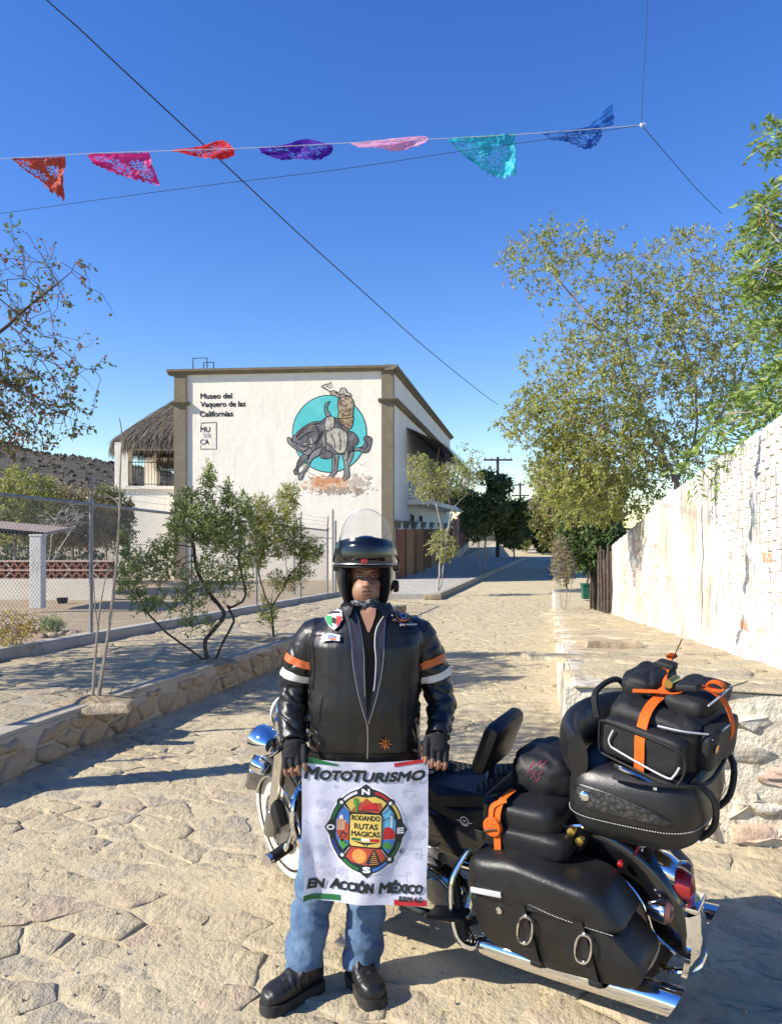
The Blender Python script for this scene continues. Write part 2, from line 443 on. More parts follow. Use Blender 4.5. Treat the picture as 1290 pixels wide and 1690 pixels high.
stones("wall_stone", wallL, (1.8, 19, -.02, SWH-.01), wm, [(0, SWH-.035, 0, 1), (0, -.04, 0, -1)], m_wallstone, 31, 120, lambda s, z: s, (.3, .19), rest='wall_stone_remainder', base=wallL.location,
       gap=.014, proud=.022, dome=.018, rough=.008, tilt=.015, depth=.03, seg=.07, keep=lambda s, z: s > 3.5 and -.05 < z < SWH)
# earth in the tree pits
for a, c, q in PITS:
    b = B(); n = 18; z = zg(a, c)+SWH; r = random.Random(int(a*100))
    ring = [(a+math.cos(2*math.pi*k/n)*q*r.uniform(.8, 1.1), c+math.sin(2*math.pi*k/n)*q*.8*r.uniform(.8, 1.1), z+.006) for k in range(n)]
    ring2 = [(a+(x-a)*.55, c+(y-c)*.55, z+.025+r.uniform(0, .02)) for x, y, _ in ring]
    b.add(ring+ring2+[(a, c, z+.05)], [(k, (k+1) % n, n+(k+1) % n, n+k) for k in range(n)]+[(n+k, n+(k+1) % n, 2*n) for k in range(n)])
    kind(obj("tree_pit_soil", b, m_soil), 'structure')
# concrete kerb carrying the fence
kerbf = thing("fence_kerb", "long grey concrete kerb at the foot of the chain link fence", "kerb", (FLX(12), 12, zg(FLX(12), 12)+SWH))
b = B(); rings = []
for y in np.arange(2, 23.6, .6):
    x = FLX(y); z = zg(x, y)+SWH; j = .008*mnoise.noise((y*1.3, 0, 0))
    rings.append([(x+.02, y, z-.1), (x+.015+j, y, z+.10), (x-.01, y, z+.125+j), (x-.17, y, z+.125), (x-.19, y, z+.1), (x-.19, y, z-.1)])
b.loft(rings); part("kerb_body", b, m_concrete, kerbf)

# yard behind the fence
b = B(); yl = list(np.arange(2, 34, 1.)); NX = 24
for y in yl:
    for i in range(NX):
        x = lerp(-30, FLX(min(y, 23.5))-.1, (i/(NX-1))**.6); b.v.append((x, y, zg(x, y)+.22+.03*mnoise.noise((x*.9, y*.9, 5))))
b.f = [(j*NX+i, j*NX+i+1, (j+1)*NX+i+1, (j+1)*NX+i) for j in range(len(yl)-1) for i in range(NX-1)]
kind(obj("yard_ground", b, m_soil, angle=None), 'structure')

# ------------------------------------------------------------------ right platform (raised sidewalk)
WX = lambda Y: 2.77+.185*(Y-5.49)                 # foot of the whitewashed wall
def zp(Y, X=2): return max(.76-.08*(max(Y, 4.3)-5.4), zg(X, Y)+.1)
FRY = 4.44
def FRF(x): return 4.44-.2*(x-1.0)                # front edge of the platform, skewed towards the street
b = B(); yl = list(np.arange(3.5, 60, .35)); NX = 12
for y in yl:
    for i in range(NX):
        x = lerp(RL(max(y, 4.44))+.03, max(WX(y), RL(y)+1)+1.6, i/(NX-1)); b.v.append((x, max(y, FRF(x)), zp(y, x)+.012*mnoise.noise((x*1.5, y*1.5, 2))-.01))
b.f = [(j*NX+i, j*NX+i+1, (j+1)*NX+i+1, (j+1)*NX+i) for j in range(len(yl)-1) for i in range(NX-1)]
plat = kind(obj("raised_sidewalk", b, m_street, angle=None), 'structure')
def rkeep(x, y): return visible(x, y) and y > FRF(x)-.2 and RL(y)+.1 < x < WX(y)-.05 and y < 22
stones("paving_stone", plat, (.8, 8, 3.6, 22), lambda x, y, h: (x, y, zp(y, x)+h-.01), [(1.0, FRY+.03, -.2, -1)], m_stone, 47, 120, lambda x, y: y, (.62, .42), rest='paving_stone_remainder', keep=rkeep,
       gap=.014, proud=.008, dome=.008, rough=.005, tilt=.01)
pw = thing("platform_wall", "rough lime mortared rubble wall holding up the raised sidewalk", "stone wall", (RL(FRY)+.3, FRY, 0))
b = B(); rings = []
for y in [FRY+.03]+list(np.arange(4.7, 30, .4)):   # long side along the street
    x = RL(y); zt = zp(y, x)-.006; zb = zg(x, y)-.1; j = .025*mnoise.noise((y*2, 4, 0))
    rings.append([(x+.0+j, y, zb), (x-.01+j, y, lerp(zb, zt, .5)), (x+.02+j*.5, y, zt-.02), (x+.05, y, zt+.004), (x+.4, y, zt-.02), (x+.4, y, zb)])
b.loft(rings); part("side_face", b, m_lime, pw)
b = B(); NXX, NZ = 60, 14; x0, x1 = RL(FRY)-.01, 5.2
for j in range(NZ):
    for i in range(NXX):
        x = lerp(x0, x1, i/(NXX-1)); zt = zp(FRY, x)-.008; z = lerp(-.1, zt, j/(NZ-1))
        b.v.append((x, FRF(x)+.02+.03*mnoise.noise((x*4, z*4, 3))+.012*mnoise.noise((x*11, z*11, 3)), z))
b.f = [(j*NXX+i, j*NXX+i+1, (j+1)*NXX+i+1, (j+1)*NXX+i) for j in range(NZ-1) for i in range(NXX-1)]
o = len(b.v); b.v += [(x0, FRY+.5, -.1), (x0, FRY+.5, .7)]
part("front_face", b, m_lime, pw)
m_tanstone = mat("lime_stained_stone", (.54, .46, .33), [(5, .40, .58, (.66, .62, .53), 'n'), (0, .93, .96, (.42, .22, .14), 'o'), (18, .58, .72, (.2, .16, .11), 'n')], .93, bump=[(10, .8, .03, 'n'), (60, .5, .01, 'n')], spec=.2)
stones("wall_stone", pw, (x0-.1, 4.6, -.05, .85), lambda x, z, h: (x-.2*h, FRF(x)+.012-h, z), [(0, .725, 0, 1), (0, .0, 0, -1), (x0+.03, 0, -1, 0)], m_tanstone, 61, 80, lambda x, z: x, (.36, .2), rest='wall_stone_remainder',
       base=pw.location, gap=.04, proud=.0, dome=.03, rough=.014, tilt=.03, depth=.05, seg=.06)
blk = tag(obj("stone_block", (lambda bb: (stone_geo(bb, [(1.83, 7.28), (2.38, 7.3), (2.42, 7.62), (1.86, 7.6)], lambda x, y, h: (x, y, zp(y, x)+h), random.Random(3), gap=.02, proud=.055, dome=.02, rough=.012, seg=.08), bb)[1])(B()), m_wallstone),
          "dark rough stone block lying on the raised sidewalk", "stone block")

# ------------------------------------------------------------------ whitewashed boundary wall on the right
m_white = mat("old_whitewash", (.70, .675, .60), [(1.2, .45, .66, (.56, .49, .355), 'n'), (3, .50, .66, (.44, .39, .30), 'n', (4, 4, .5), .8), (7, .50, .64, (.17, .16, .145), 'n', (2.4, 2.4, .22), .8), (1.6, .60, .68, (.46, .30, .20), 'n', None, .55), (26, .66, .76, (.40, .2, .12), 'n', None, .7)],
              .9, bump=[(10, .5, .02, 'n'), (45, .5, .008, 'n')], spec=.2)
m_wbrick = mat("whitewashed_brick", (.70, .68, .62), [(0, .0, 1, (.58, .55, .47), 'o'), (6, .50, .66, (.44, .40, .33), 'n', None, .8), (5, .50, .62, (.18, .17, .155), 'n', (2.4, 2.4, .3), .75), (26, .58, .70, (.12, .11, .1), 'n')], .9, bump=[(20, .6, .015, 'n'), (90, .4, .004, 'n')], spec=.2)
m_rbrick = mat("red_brick", (.40, .18, .10), [(0, .0, 1, (.46, .25, .15), 'o'), (14, .5, .7, (.60, .52, .42), 'n'), (40, .6, .8, (.2, .1, .07), 'n')], .92, bump=[(30, .7, .012, 'n')], spec=.2)
m_rbrick2 = mat("worn_brick", (.46, .29, .20), [(0, .0, 1, (.52, .38, .28), 'o'), (9, .46, .62, (.66, .60, .50), 'n'), (40, .6, .8, (.25, .15, .1), 'n')], .92, bump=[(30, .7, .012, 'n')], spec=.2)
wall = thing("boundary_wall", "tall whitewashed boundary wall with cracked plaster and patches of bare brick", "wall", (WX(8), 8, zp(8)))
def wall_top(Y):
    b0 = .76-.08*(Y-5.4)
    t = b0+1.80+.02*mnoise.noise((Y*2, 0, 9))
    if Y > 11.6: t = b0+1.72-.03*(Y-11.6)+.02*mnoise.noise((Y*5, 0, 9))
    return t
def wp(s, z, h): return (WX(s)-.983*h, s+.18*h, z)  # point on the street face of the wall, h proud of it
b = B(); rings = []
YB = 7.35                                         # bricks show through the paint up to here
for y in list(np.arange(4.9, 17.6, .17)):
    x = WX(y); zb = .76-.08*(y-5.4)-.15; zt = wall_top(y)
    ring = []
    for k in range(13):
        t = k/12; z = lerp(zb, zt, t); h = .022*mnoise.noise((y*.9, z*1.1, 0))+.01*mnoise.noise((y*3, z*3, 0))+(.05*max(0, .12-t)/.12 if t < .12 else 0)
        if y < YB+.1: h -= .007
        ring.append(wp(y, z, h))
    ring += [(x+.10, y, zt+.025), (x+.24, y, zt+.005), (x+.26, y, zb)]
    rings.append(ring)
b.loft(rings); part("plastered_masonry", b, m_white, wall, angle=None)
# near bricks, each its own piece
r = random.Random(77); n = 0
BH, BL = .078, .245
for row in range(26):
    for cidx in range(-1, 12):
        s0 = 5.02+cidx*BL+(row % 2)*BL/2+r.uniform(-.008, .008)
        s1 = s0+BL-.007
        if s1 > YB+.12*math.sin(row*1.7): continue
        z0 = .76-.08*((s0+s1)/2-5.4)-.02+row*BH; z1 = z0+BH-.007+r.uniform(-.002, .002)
        if z1 > wall_top((s0+s1)/2)+.01: continue
        h = .0015+r.uniform(-.0025, .0025)+.022*mnoise.noise((s0*.9, z0*1.1, 0)); e = .005
        vs = [wp(s0, z0, -.05), wp(s1, z0, -.05), wp(s1, z1, -.05), wp(s0, z1, -.05), wp(s0, z0, h-e), wp(s1, z0, h-e), wp(s1, z1, h-e), wp(s0, z1, h-e),
              wp(s0+e, z0+e, h+r.uniform(-.003, .003)), wp(s1-e, z0+e, h+r.uniform(-.003, .003)), wp(s1-e, z1-e, h), wp(s0+e, z1-e, h)]
        bb = B(); bb.add(vs, [(0, 1, 5, 4), (1, 2, 6, 5), (2, 3, 7, 6), (3, 0, 4, 7), (4, 5, 9, 8), (5, 6, 10, 9), (6, 7, 11, 10), (7, 4, 8, 11), (8, 9, 10, 11)])
        bare = (row, cidx) in ((9, 0), (8, 1), (10, 3), (3, 5))
        part("brick", bb, m_rbrick if bare else m_wbrick, wall, smooth=False); n += 1
# bare brick patches further along
for ps, pz, w_, hgt, sd_ in ((11.3, 1.25, 1.1, .5, 1), (10.2, 1.05, .45, .28, 2), (13.4, .95, .5, .55, 3), (13.2, 1.42, 1.0, .28, 6), (12.1, .55, .5, .45, 5), (15.0, .6, .9, .8, 7)):
    r = random.Random(sd_)
    for row in range(int(hgt/.08)+1):
        for k in range(int(w_/.25)+1):
            ss = ps+(k-w_/.5)*.25*.5+(row % 2)*.12; z = pz-hgt/2+row*.08-.08*(ss-ps)
            if r.random() < .55: continue
            bb = B(); c = Vector(wp(ss, z, .004+.022*mnoise.noise((ss*.9, z*1.1, 0))+.01*mnoise.noise((ss*3, z*3, 0))-.028)); d = Vector((.185, 1, -.08)).normalized()
            M = Matrix.Rotation(-math.atan(.185), 3, 'Z')
            bb.rbox(c, (.062+r.uniform(0, .012), r.uniform(.16, .235), .062), .008, M); part("brick", bb, m_rbrick2, wall, angle=30)
# crack in the plaster
m_crack = mat("crack_dark", (.06, .055, .05), rough=1)
pts = []; r = random.Random(4)
for k in range(26):
    t = k/25; pts.append((8.02+.12*t+r.uniform(-.025, .025), lerp(wall_top(8.0), .62, t)))
b = B()
for q in ribbon(pts, [.022*r.uniform(.4, 1.3) for _ in pts]): b.add([wp(a, c, .0+.022*mnoise.noise((a*.9, c*1.1, 0))+.01*mnoise.noise((a*3, c*3, 0))+.006) for a, c in q], [(0, 1, 2, 3)])
part("crack", b, m_crack, wall, smooth=False)

# loose grit and dry leaves on the ground
r = random.Random(99); b = B()
for k in range(1500):
    x, y = r.uniform(-3.2, 3), 2.2+7.5*r.random()**1.4
    if not (PL(y)+.02 < x < (RL(y) if y > 4.3 else 3)): continue
    s = r.uniform(.003, .010); z = zg(x, y)+.012+s*.3; a = r.uniform(0, 3); c, d = math.cos(a)*s, math.sin(a)*s
    b.add([(x+c, y+d, z-s*.6), (x-d, y+c, z-s*.6), (x-c*.8, y-d, z-s*.6), (x+d, y-c, z-s*.6), (x, y, z+s*.6)], [(0, 1, 4), (1, 2, 4), (2, 3, 4), (3, 0, 4)])
kind(obj("grit", b, m_wallstone, smooth=False), 'stuff')
m_litter = mat("dry_leaf_litter", (.22, .13, .06), [(0, 0, 1, (.36, .25, .12), 'i')], .8)
b = B()
for k in range(420):
    y = r.uniform(3.5, 12)
    if r.random() < .6: x = PL(y)+abs(r.gauss(0, .25)); z = zg(x, y)+.018
    else: x = PL(y)-.25-abs(r.gauss(0, .7)); z = zg(x, y)+SWH+.014
    if x < FLX(y)+.1: continue
    L = r.uniform(.015, .035); a = r.uniform(0, 6.3); c, d = math.cos(a), math.sin(a)
    b.add([(x, y, z), (x+c*L*.5-d*L*.25, y+d*L*.5+c*L*.25, z+r.uniform(.002, .009)), (x+c*L, y+d*L, z+r.uniform(0, .01)), (x+c*L*.5+d*L*.25, y+d*L*.5-c*L*.25, z+r.uniform(.002, .009))], [(0, 1, 2, 3)])
kind(obj("leaf_litter", b, m_litter, smooth=False, fixn=False), 'stuff')
# ------------------------------------------------------------------ museum building
m_stucco = mat("cream_stucco", (.82, .77, .655), [(0, .4, -.8, (.66, .56, .42), 'z', None, .6), (.35, .45, .7, (.76, .705, .59), 'n'), (.9, .55, .68, (.62, .57, .48), 'n', (3, 3, .25), .55), (2.5, .55, .75, (.70, .66, .57), 'n', (1, 1, .35), .6)], .9, bump=[(3, .35, .05, 'n'), (25, .4, .012, 'n')], spec=.2)
m_trim = mat("olive_trim", (.18, .152, .105), [(2, .45, .7, (.225, .195, .14), 'n'), (14, .55, .75, (.14, .115, .07), 'n')], .85, bump=[(20, .4, .01, 'n')], spec=.25)
m_thatch = mat("palm_thatch", (.06, .052, .045), [(0, .0, 1, (.14, .12, .10), 'i'), (0, .9, 1, (.27, .23, .18), 'i', None, .7)], .9, spec=.15)
m_wood = mat("brown_door_wood", (.19, .075, .035), [(3, .45, .7, (.27, .12, .06), 'n', (8, 8, .5))], .55, bump=[(20, .4, .006, 'n', (6, 6, .3))])
m_woodl = mat("pale_door_wood", (.42, .24, .12), [(3, .45, .7, (.34, .18, .09), 'n', (8, 8, .5))], .6, bump=[(20, .4, .006, 'n', (6, 6, .3))])
m_iron = mat("black_iron", (.015, .014, .013), rough=.5, metal=.3)
m_ink = mat("black_paint", (.02, .02, .022), [(30, .55, .8, (.06, .06, .06), 'n')], .8, spec=.2)
m_greyink = mat("grey_paint", (.42, .42, .42), rough=.85, spec=.2)
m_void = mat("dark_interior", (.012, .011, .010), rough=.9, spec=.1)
ZB = -.75
BA = Vector((0.05, 34.0, ZB)); BBp = Vector((-9.73, 34.95, ZB))      # front right and front left corners
SDIR = Vector((.172, 1, 0)).normalized(); BLEN = 27.0
BTOP = 8.86-ZB
ex = (BA-BBp).normalized(); nrm = Vector((ex.y, -ex.x, 0)); FW = (BA-BBp).length   # ex runs right along the facade, nrm points out
SN = Vector((SDIR.y, -SDIR.x, 0))                                     # outward from the street side
bld = thing("museum_building", "two storey cream museum building with olive trim and a bull riding mural", "building", tuple((BA+BBp)/2))
def F(s, z, d=0): return BBp+ex*s+nrm*d+Vector((0, 0, z))
def S(t, z, d=0): return BA+SDIR*t+SN*d+Vector((0, 0, z))
def fac(px, py):                                                      # photo pixel -> facade coordinates (s, z)
    d = Vector(((px-645)/FPX, 1, -(py-HOR)/FPX)); o = Vector((0, 0, CAMZ)); t = (BBp-o).dot(nrm)/d.dot(nrm); q = o+d*t-BBp
    return q.dot(ex), q.z
def sid(px, py):
    d = Vector(((px-645)/FPX, 1, -(py-HOR)/FPX)); o = Vector((0, 0, CAMZ)); t = (BA-o).dot(SN)/d.dot(SN); q = o+d*t-BA
    return q.dot(SDIR), q.z
# walls: front face as a fine sheet (slightly uneven plaster), the rest as a shell
C_, D_ = BBp+SDIR*BLEN, BA+SDIR*BLEN
b = B()
b.grid(lambda u, v: F(u*FW, v*BTOP, .004*mnoise.noise((u*7, v*7, 0))+.002*mnoise.noise((u*30, v*26, 1))), 90, 84)
part("front_wall", b, m_stucco, bld, angle=None)
doors = [(sid(655, 960)[0], 1.1, 3), (sid(676, 958)[0], 1.05, 3), (sid(697, 955)[0], 1.25, 3), (14.0, 1.2, 3), (19, 1.2, 3), (23.5, 1.2, 3)]
doors = [(1.3, 1.0), (3.9, 1.1), (6.6, 1.3), (10.4, 1.2), (14.5, 1.2), (19.0, 1.2), (23.0, 1.2)]
DH = 2.45
b = B(); tcut = [0]
for t, w_ in doors: tcut += [t-w_/2, t+w_/2]
tcut.append(BLEN)
for k in range(len(tcut)-1):
    a, c = tcut[k], tcut[k+1]; z0 = 0 if k % 2 == 0 else DH
    b.add([S(a, z0), S(c, z0), S(c, BTOP), S(a, BTOP)], [(0, 1, 2, 3)])
b.add([BBp, C_, C_+Vector((0, 0, BTOP)), BBp+Vector((0, 0, BTOP))], [(0, 1, 2, 3)])
b.add([C_, D_, D_+Vector((0, 0, BTOP)), C_+Vector((0, 0, BTOP))], [(0, 1, 2, 3)])
b.add([F(0, BTOP-.5), F(FW, BTOP-.5), D_+Vector((0, 0, BTOP-.5)), C_+Vector((0, 0, BTOP-.5))], [(0, 1, 2, 3)])
part("side_walls", b, m_stucco, bld, smooth=False)
rD = random.Random(8)
for k, (t, w_) in enumerate(doors):
    b = B(); a, c = t-w_/2, t+w_/2
    for (p, q, z0, z1) in ((a, a+.002, 0, DH), (c-.002, c, 0, DH)):
        b.add([S(p, z0), S(p, z1), S(p, z1, -.3), S(p, z0, -.3)], [(0, 1, 2, 3)])
    b.add([S(a, DH), S(c, DH), S(c, DH, -.3), S(a, DH, -.3)], [(0, 1, 2, 3)])
    part("door_reveal", b, m_stucco, bld, smooth=False)
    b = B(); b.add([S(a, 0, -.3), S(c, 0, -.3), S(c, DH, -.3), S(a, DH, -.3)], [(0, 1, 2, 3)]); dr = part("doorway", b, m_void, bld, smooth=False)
    for leaf in (0, 1):                                               # two open plank leaves standing out from the wall
        h0 = a if leaf == 0 else c; sgn = -1 if leaf == 0 else 1; ang = rD.uniform(.9, 1.5)
        pd = SDIR*(sgn*math.cos(ang))*-1+SN*math.sin(ang)
        pq = Vector((0, 0, 1)).cross(pd)*.02
        base = S(h0, 0, .01); wl = w_/2-.03; o = Vector(bld.location)
        b = B(); vs = [base+pd*u+pq*e+Vector((0, 0, z))-o+o for u in (0, wl) for e in (-1, 1) for z in (.03, DH-.06)]
        b.add(vs, [(0, 1, 3, 2), (4, 6, 7, 5), (0, 4, 5, 1), (2, 3, 7, 6), (0, 2, 6, 4), (1, 5, 7, 3)])
        lf = part("door_leaf", b, m_woodl if rD.random() < .5 else m_wood, bld, smooth=False)
        for zc in (.35, 1.2, 2.05): b = B(); b.tube([base+pd*.06+pq*1.4+Vector((0, 0, zc)), base+pd*(wl-.06)+pq*1.4+Vector((0, 0, zc))], .03, 4); sub("door_batten", b, m_wood, lf)
    b = B()                                                           # lintel hood over the door
    for z0, z1, d, e in ((DH+.02, DH+.22, .07, .12), (DH+.22, DH+.34, .13, .2)):
        b.add([S(a-e, z0, 0), S(c+e, z0, 0), S(c+e, z0, d), S(a-e, z0, d), S(a-e, z1, 0), S(c+e, z1, 0), S(c+e, z1, d+.03), S(a-e, z1, d+.03)],
              [(0, 1, 2, 3), (4, 5, 6, 7), (0, 1, 5, 4), (2, 3, 7, 6), (1, 2, 6, 5), (3, 0, 4, 7)])
    part("door_lintel", b, m_trim, bld, smooth=False)
def pil(s0, s1, z0, z1, d, fn, d0=-.02):
    b = B(); b.add([fn(s, z, dd) for s in (s0, s1) for z in (z0, z1) for dd in (d0, d)], [(0, 1, 3, 2), (4, 6, 7, 5), (0, 4, 5, 1), (2, 3, 7, 6), (0, 2, 6, 4), (1, 5, 7, 3)]); return b
part("pilaster", pil(-.03, .52, 0, BTOP-.2, .11, F), m_trim, bld, smooth=False)
part("pilaster", pil(FW-.46, FW+.06, 0, BTOP-.2, .11, F), m_trim, bld, smooth=False)
part("pilaster", pil(-.06, .28, 0, BTOP-.2, .05, S), m_trim, bld, smooth=False)
def cornice(fn, a, c, z, prof, name="cornice"):
    b = B(); rings = []
    for s in (a, c): rings.append([fn(s, z+h, d) for d, h in prof])
    b.loft(rings); return part(name, b, m_trim, bld, smooth=False)
topprof = [(-.3, 0), (.10, 0), (.13, .06), (.20, .10), (.26, .12), (.27, .22), (-.3, .24)]
cornice(F, -.32, FW+.27, BTOP-.24, topprof); cornice(S, -.26, BLEN+.2, BTOP-.238, topprof)
smallprof = [(-.05, 0), (.13, 0), (.19, .06), (.27, .10), (.28, .15), (-.05, .17)]
zc = fac(635, 664)[1]
cornice(F, -.14, .66, zc, smallprof, "pilaster_cap"); cornice(F, FW-.6, FW+.2, zc, smallprof, "pilaster_cap"); cornice(S, -.19, BLEN, zc+.002, smallprof, "string_course")
# balcony on the street side with thatch awning
t0, t1 = 4.6, 24.0; zs = sid(680, 826)[1]
b = B(); b.add([S(t, z, d) for t in (t0, t1) for z in (zs-.25, zs) for d in (-.02, 1.15)], [(0, 1, 3, 2), (4, 6, 7, 5), (0, 4, 5, 1), (2, 3, 7, 6), (0, 2, 6, 4), (1, 5, 7, 3)])
bal = part("balcony_slab", b, m_stucco, bld, smooth=False)
b = B()
for t in np.arange(t0+.05, t1, .16): b.tube([S(t, zs, 1.08), S(t, zs+1.0, 1.08)], .014, 4)
for d in np.arange(.1, 1.08, .16): b.tube([S(t0+.05, zs, d), S(t0+.05, zs+1.0, d)], .014, 4)
b.tube([S(t0+.05, zs+1, .0), S(t0+.05, zs+1, 1.08)], .025, 5); b.tube([S(t0+.05, zs+1, 1.08), S(t1, zs+1, 1.08)], .025, 5); b.tube([S(t0+.05, zs+.1, 1.08), S(t1, zs+.1, 1.08)], .016, 4)
part("balcony_railing", b, m_iron, bld)
def strands(pts_fn, n, r, ln=(.5, 1.1), wd=.03, lift=.05):
    b = B()
    for _ in range(n):
        p, down, side, out = pts_fn(r); L = r.uniform(*ln); w_ = r.uniform(.4, 1)*wd
        q = p+out*r.uniform(0, lift); e = q+down*L+out*r.uniform(-.06, .06)+side*r.uniform(-.18, .18)
        m_ = (q+e)/2+out*r.uniform(.0, .04)
        b.add([q-side*w_, q+side*w_, m_+side*w_, m_-side*w_, e], [(0, 1, 2, 3), (3, 2, 4)])
    return b
za = sid(672, 706)[1]
b = B(); b.add([S(t0-.4, za, 0), S(t1, za, 0), S(t1, za-.9, 1.75), S(t0-.4, za-.9, 1.75)], [(0, 1, 2, 3)])
aw = part("awning_deck", b, m_thatch, bld, smooth=False)
rT = random.Random(3)
def awp(r):
    t = r.uniform(t0-.5, t1); u = r.uniform(0, 1)
    if r.random() < .35: u = 1
    dn = (SN*1.75+Vector((0, 0, -.9))).normalized()
    return S(t, za-.9*u, 1.75*u), (dn if u < 1 else Vector((0, 0, -1))+SN*.2), SDIR, (SN*.45+Vector((0, 0, .9))).normalized()
kind(part("awning_thatch", strands(awp, 5000, rT), m_thatch, bld, smooth=False, fixn=False), 'stuff')
for t in np.arange(t0, t1, 3.1): b = B(); b.tube([S(t, za-1.0, 1.6), S(t, zs+.0, 1.05)], .05, 6); part("awning_post", b, m_wood, bld)
# wall lamps, roof frame
for t in (5.3, 8.6):
    b = B(); b.box(S(t, 2.95, .14), (.16, .16, .3)); b.tube([S(t, 3.1, 0), S(t, 3.15, .14)], .02, 5); part("wall_lamp", b, m_iron, bld, smooth=False)
s0, z0 = fac(312, 607)
for a, c, h, d in ((.0, .66, .62, -.5), (.36, .84, .50, -.9)):
    b = B(); b.tube([F(s0+a, BTOP-.05, d), F(s0+a, BTOP+h, d), F(s0+c, BTOP+h, d), F(s0+c, BTOP-.05, d)], .03, 5); part("roof_hatch_rail", b, m_iron, bld)
# lettering
def lettering(name, body, px, py, hpx, m, wpx=None, bold=.012, d=.016, spacing=1.0):
    s, z = fac(px, py); k = 34.6/FPX
    t = text2d(body, hpx*k*1.38, 0, 0, spacing, wpx*k if wpx else None)
    b = mapped(flat((), [t]), lambda x, y: F(s+x, z+y, .010)); b2 = mapped(flat(stroke(t, (.075 if bold else .03)*hpx*k)), lambda x, y: F(s+x, z+y, .012)); b.add(b2.v, b2.f)
    part(name, b, m, bld, smooth=False)
lettering("lettering", "Museo del", 331, 658, 9.2, m_ink, 53)
lettering("lettering", "Vaquero de las", 331, 671.5, 9.2, m_ink, 76)
lettering("lettering", "Californias", 330, 687.5, 9.2, m_ink, 56)
lettering("lettering", "MU", 331, 713, 9, m_ink, 16, .0); lettering("lettering", "VA", 335, 723, 9, m_greyink, 14, .0); lettering("lettering", "CA", 330.5, 733.5, 9, m_ink, 15, .0)
q = []
for pl in ([(332, 704), (332, 698), (357, 697), (357, 741), (331, 741), (331, 735)],): q += ribbon([fac(*p) for p in pl], .035)
part("logo_frame", mapped(flat(q), lambda x, y: F(x, y, .010)), m_ink, bld, smooth=False)
# ------------------------------------------------------------------ mural (flat paint, traced as shapes)
MURS = 190/1290.; 
def mp(pts): return [fac(450+x*MURS, 620+y*MURS) for x, y in pts]
m_teal = mat("mural_teal", (.10, .50, .50), [(1.1, .45, .7, (.17, .60, .58), 'n'), (6, .5, .8, (.08, .43, .44), 'n')], .85, spec=.2)
m_mgrey = mat("mural_grey", (.105, .10, .105), [(2.6, .42, .62, (.20, .19, .195), 'n'), (6, .55, .7, (.05, .048, .05), 'n'), (3.5, .6, .72, (.34, .33, .32), 'n')], .85, spec=.2)
m_mmid = mat("mural_mid_grey", (.22, .21, .205), [(3, .45, .65, (.32, .31, .29), 'n'), (8, .55, .7, (.10, .095, .10), 'n')], .85, spec=.2)
m_mpale = mat("mural_pale", (.50, .47, .39), [(4, .45, .65, (.30, .28, .24), 'n'), (9, .55, .7, (.16, .14, .12), 'n')], .85, spec=.2)
m_mtan = mat("mural_tan", (.40, .30, .18), [(8, .45, .6, (.16, .11, .07), 'n'), (5, .55, .7, (.52, .42, .28), 'n')], .85, spec=.2)
m_mskin = mat("mural_skin", (.40, .33, .27), [(12, .5, .7, (.2, .15, .12), 'n')], .85, spec=.2)
# dust cloud: paint that fades into the wall colour
m_dust = mat("mural_dust", (.80, .765, .67), [(1.6, .40, .60, (.62, .35, .20), 'n'), (3.2, .50, .62, (.46, .17, .08), 'n'), (2.2, .56, .68, (.22, .17, .14), 'n')], .9, spec=.2)
HOLD = {}
def mpoly(name, pts, m, d, outline=True, sm_=True):
    pp = mp(pts)
    if sm_:
        vv = [tuple(v) for v in smooth_path([Vector((p[0], p[1])) for p in pp+[pp[0]]], 3)[:-1]]
    else: vv = pp
    par = HOLD.get('root')
    o = part(name, mapped(flat([vv]), lambda x, y: F(x, y, .004+d*.5)), m, bld, smooth=False)
    if outline:
        q = ribbon(vv+[vv[0]], .035)
        sub("outline", mapped(flat(q), lambda x, y: F(x, y, .0055+d*.5)), m_ink, o, smooth=False)
    return o
mpoly("mural_disc", circ(635, 650, 415, 48, 432), m_teal, .014, True, False)
rm = random.Random(31)
def puff(name, n, cxr, cyr, rr, m, d):
    q = []
    for k in range(n):
        cx_, cy_ = rm.gauss(*cxr), rm.gauss(*cyr); r_ = rm.uniform(*rr); p = [(cx_+r_*rm.uniform(.6, 1.2)*1.25*math.cos(2*math.pi*i/11), cy_+r_*rm.uniform(.6, 1.2)*.8*math.sin(2*math.pi*i/11)) for i in range(11)]
        q.append(mp(p))
    dd = iter(range(10**6)); b = B()
    for k, p in enumerate(q): b.add([F(x, y, .004+d*.5+.00002*k) for x, y in p], [tuple(range(len(p)))])
    kind(part(name, b, m, bld, smooth=False), 'stuff')
mk = lambda n_, c_, c2: mat(n_, c_, [(3, .4, .65, c2, 'n')], .9, spec=.2)
puff("mural_dust", 170, (700, 200), (1232, 38), (9, 30), mk("dust_cream", (.72, .63, .50), (.78, .71, .60)), .015)
puff("mural_dust", 150, (640, 125), (1215, 34), (8, 26), mk("dust_orange", (.62, .36, .20), (.70, .50, .33)), .020)
puff("mural_dust", 80, (590, 80), (1185, 26), (7, 22), mk("dust_rust", (.52, .22, .10), (.62, .34, .18)), .024)
puff("mural_dust", 80, (740, 110), (1285, 20), (7, 22), mk("dust_brown", (.30, .23, .18), (.45, .36, .28)), .024)
puff("mural_dust", 60, (930, 70), (1185, 28), (8, 24), mk("dust_grey", (.50, .42, .34), (.62, .53, .42)), .026)
mpoly("mural_horse_tail", [(900, 810), (990, 800), (1030, 760), (1020, 700), (1060, 675), (1105, 700), (1100, 770), (1070, 850), (1010, 860), (950, 840), (900, 850)], m_mgrey, .022)
mpoly("mural_horse_leg", [(660, 880), (740, 880), (735, 950), (722, 1060), (690, 1110), (650, 1160), (610, 1150), (660, 1080), (665, 980)], m_mmid, .022)
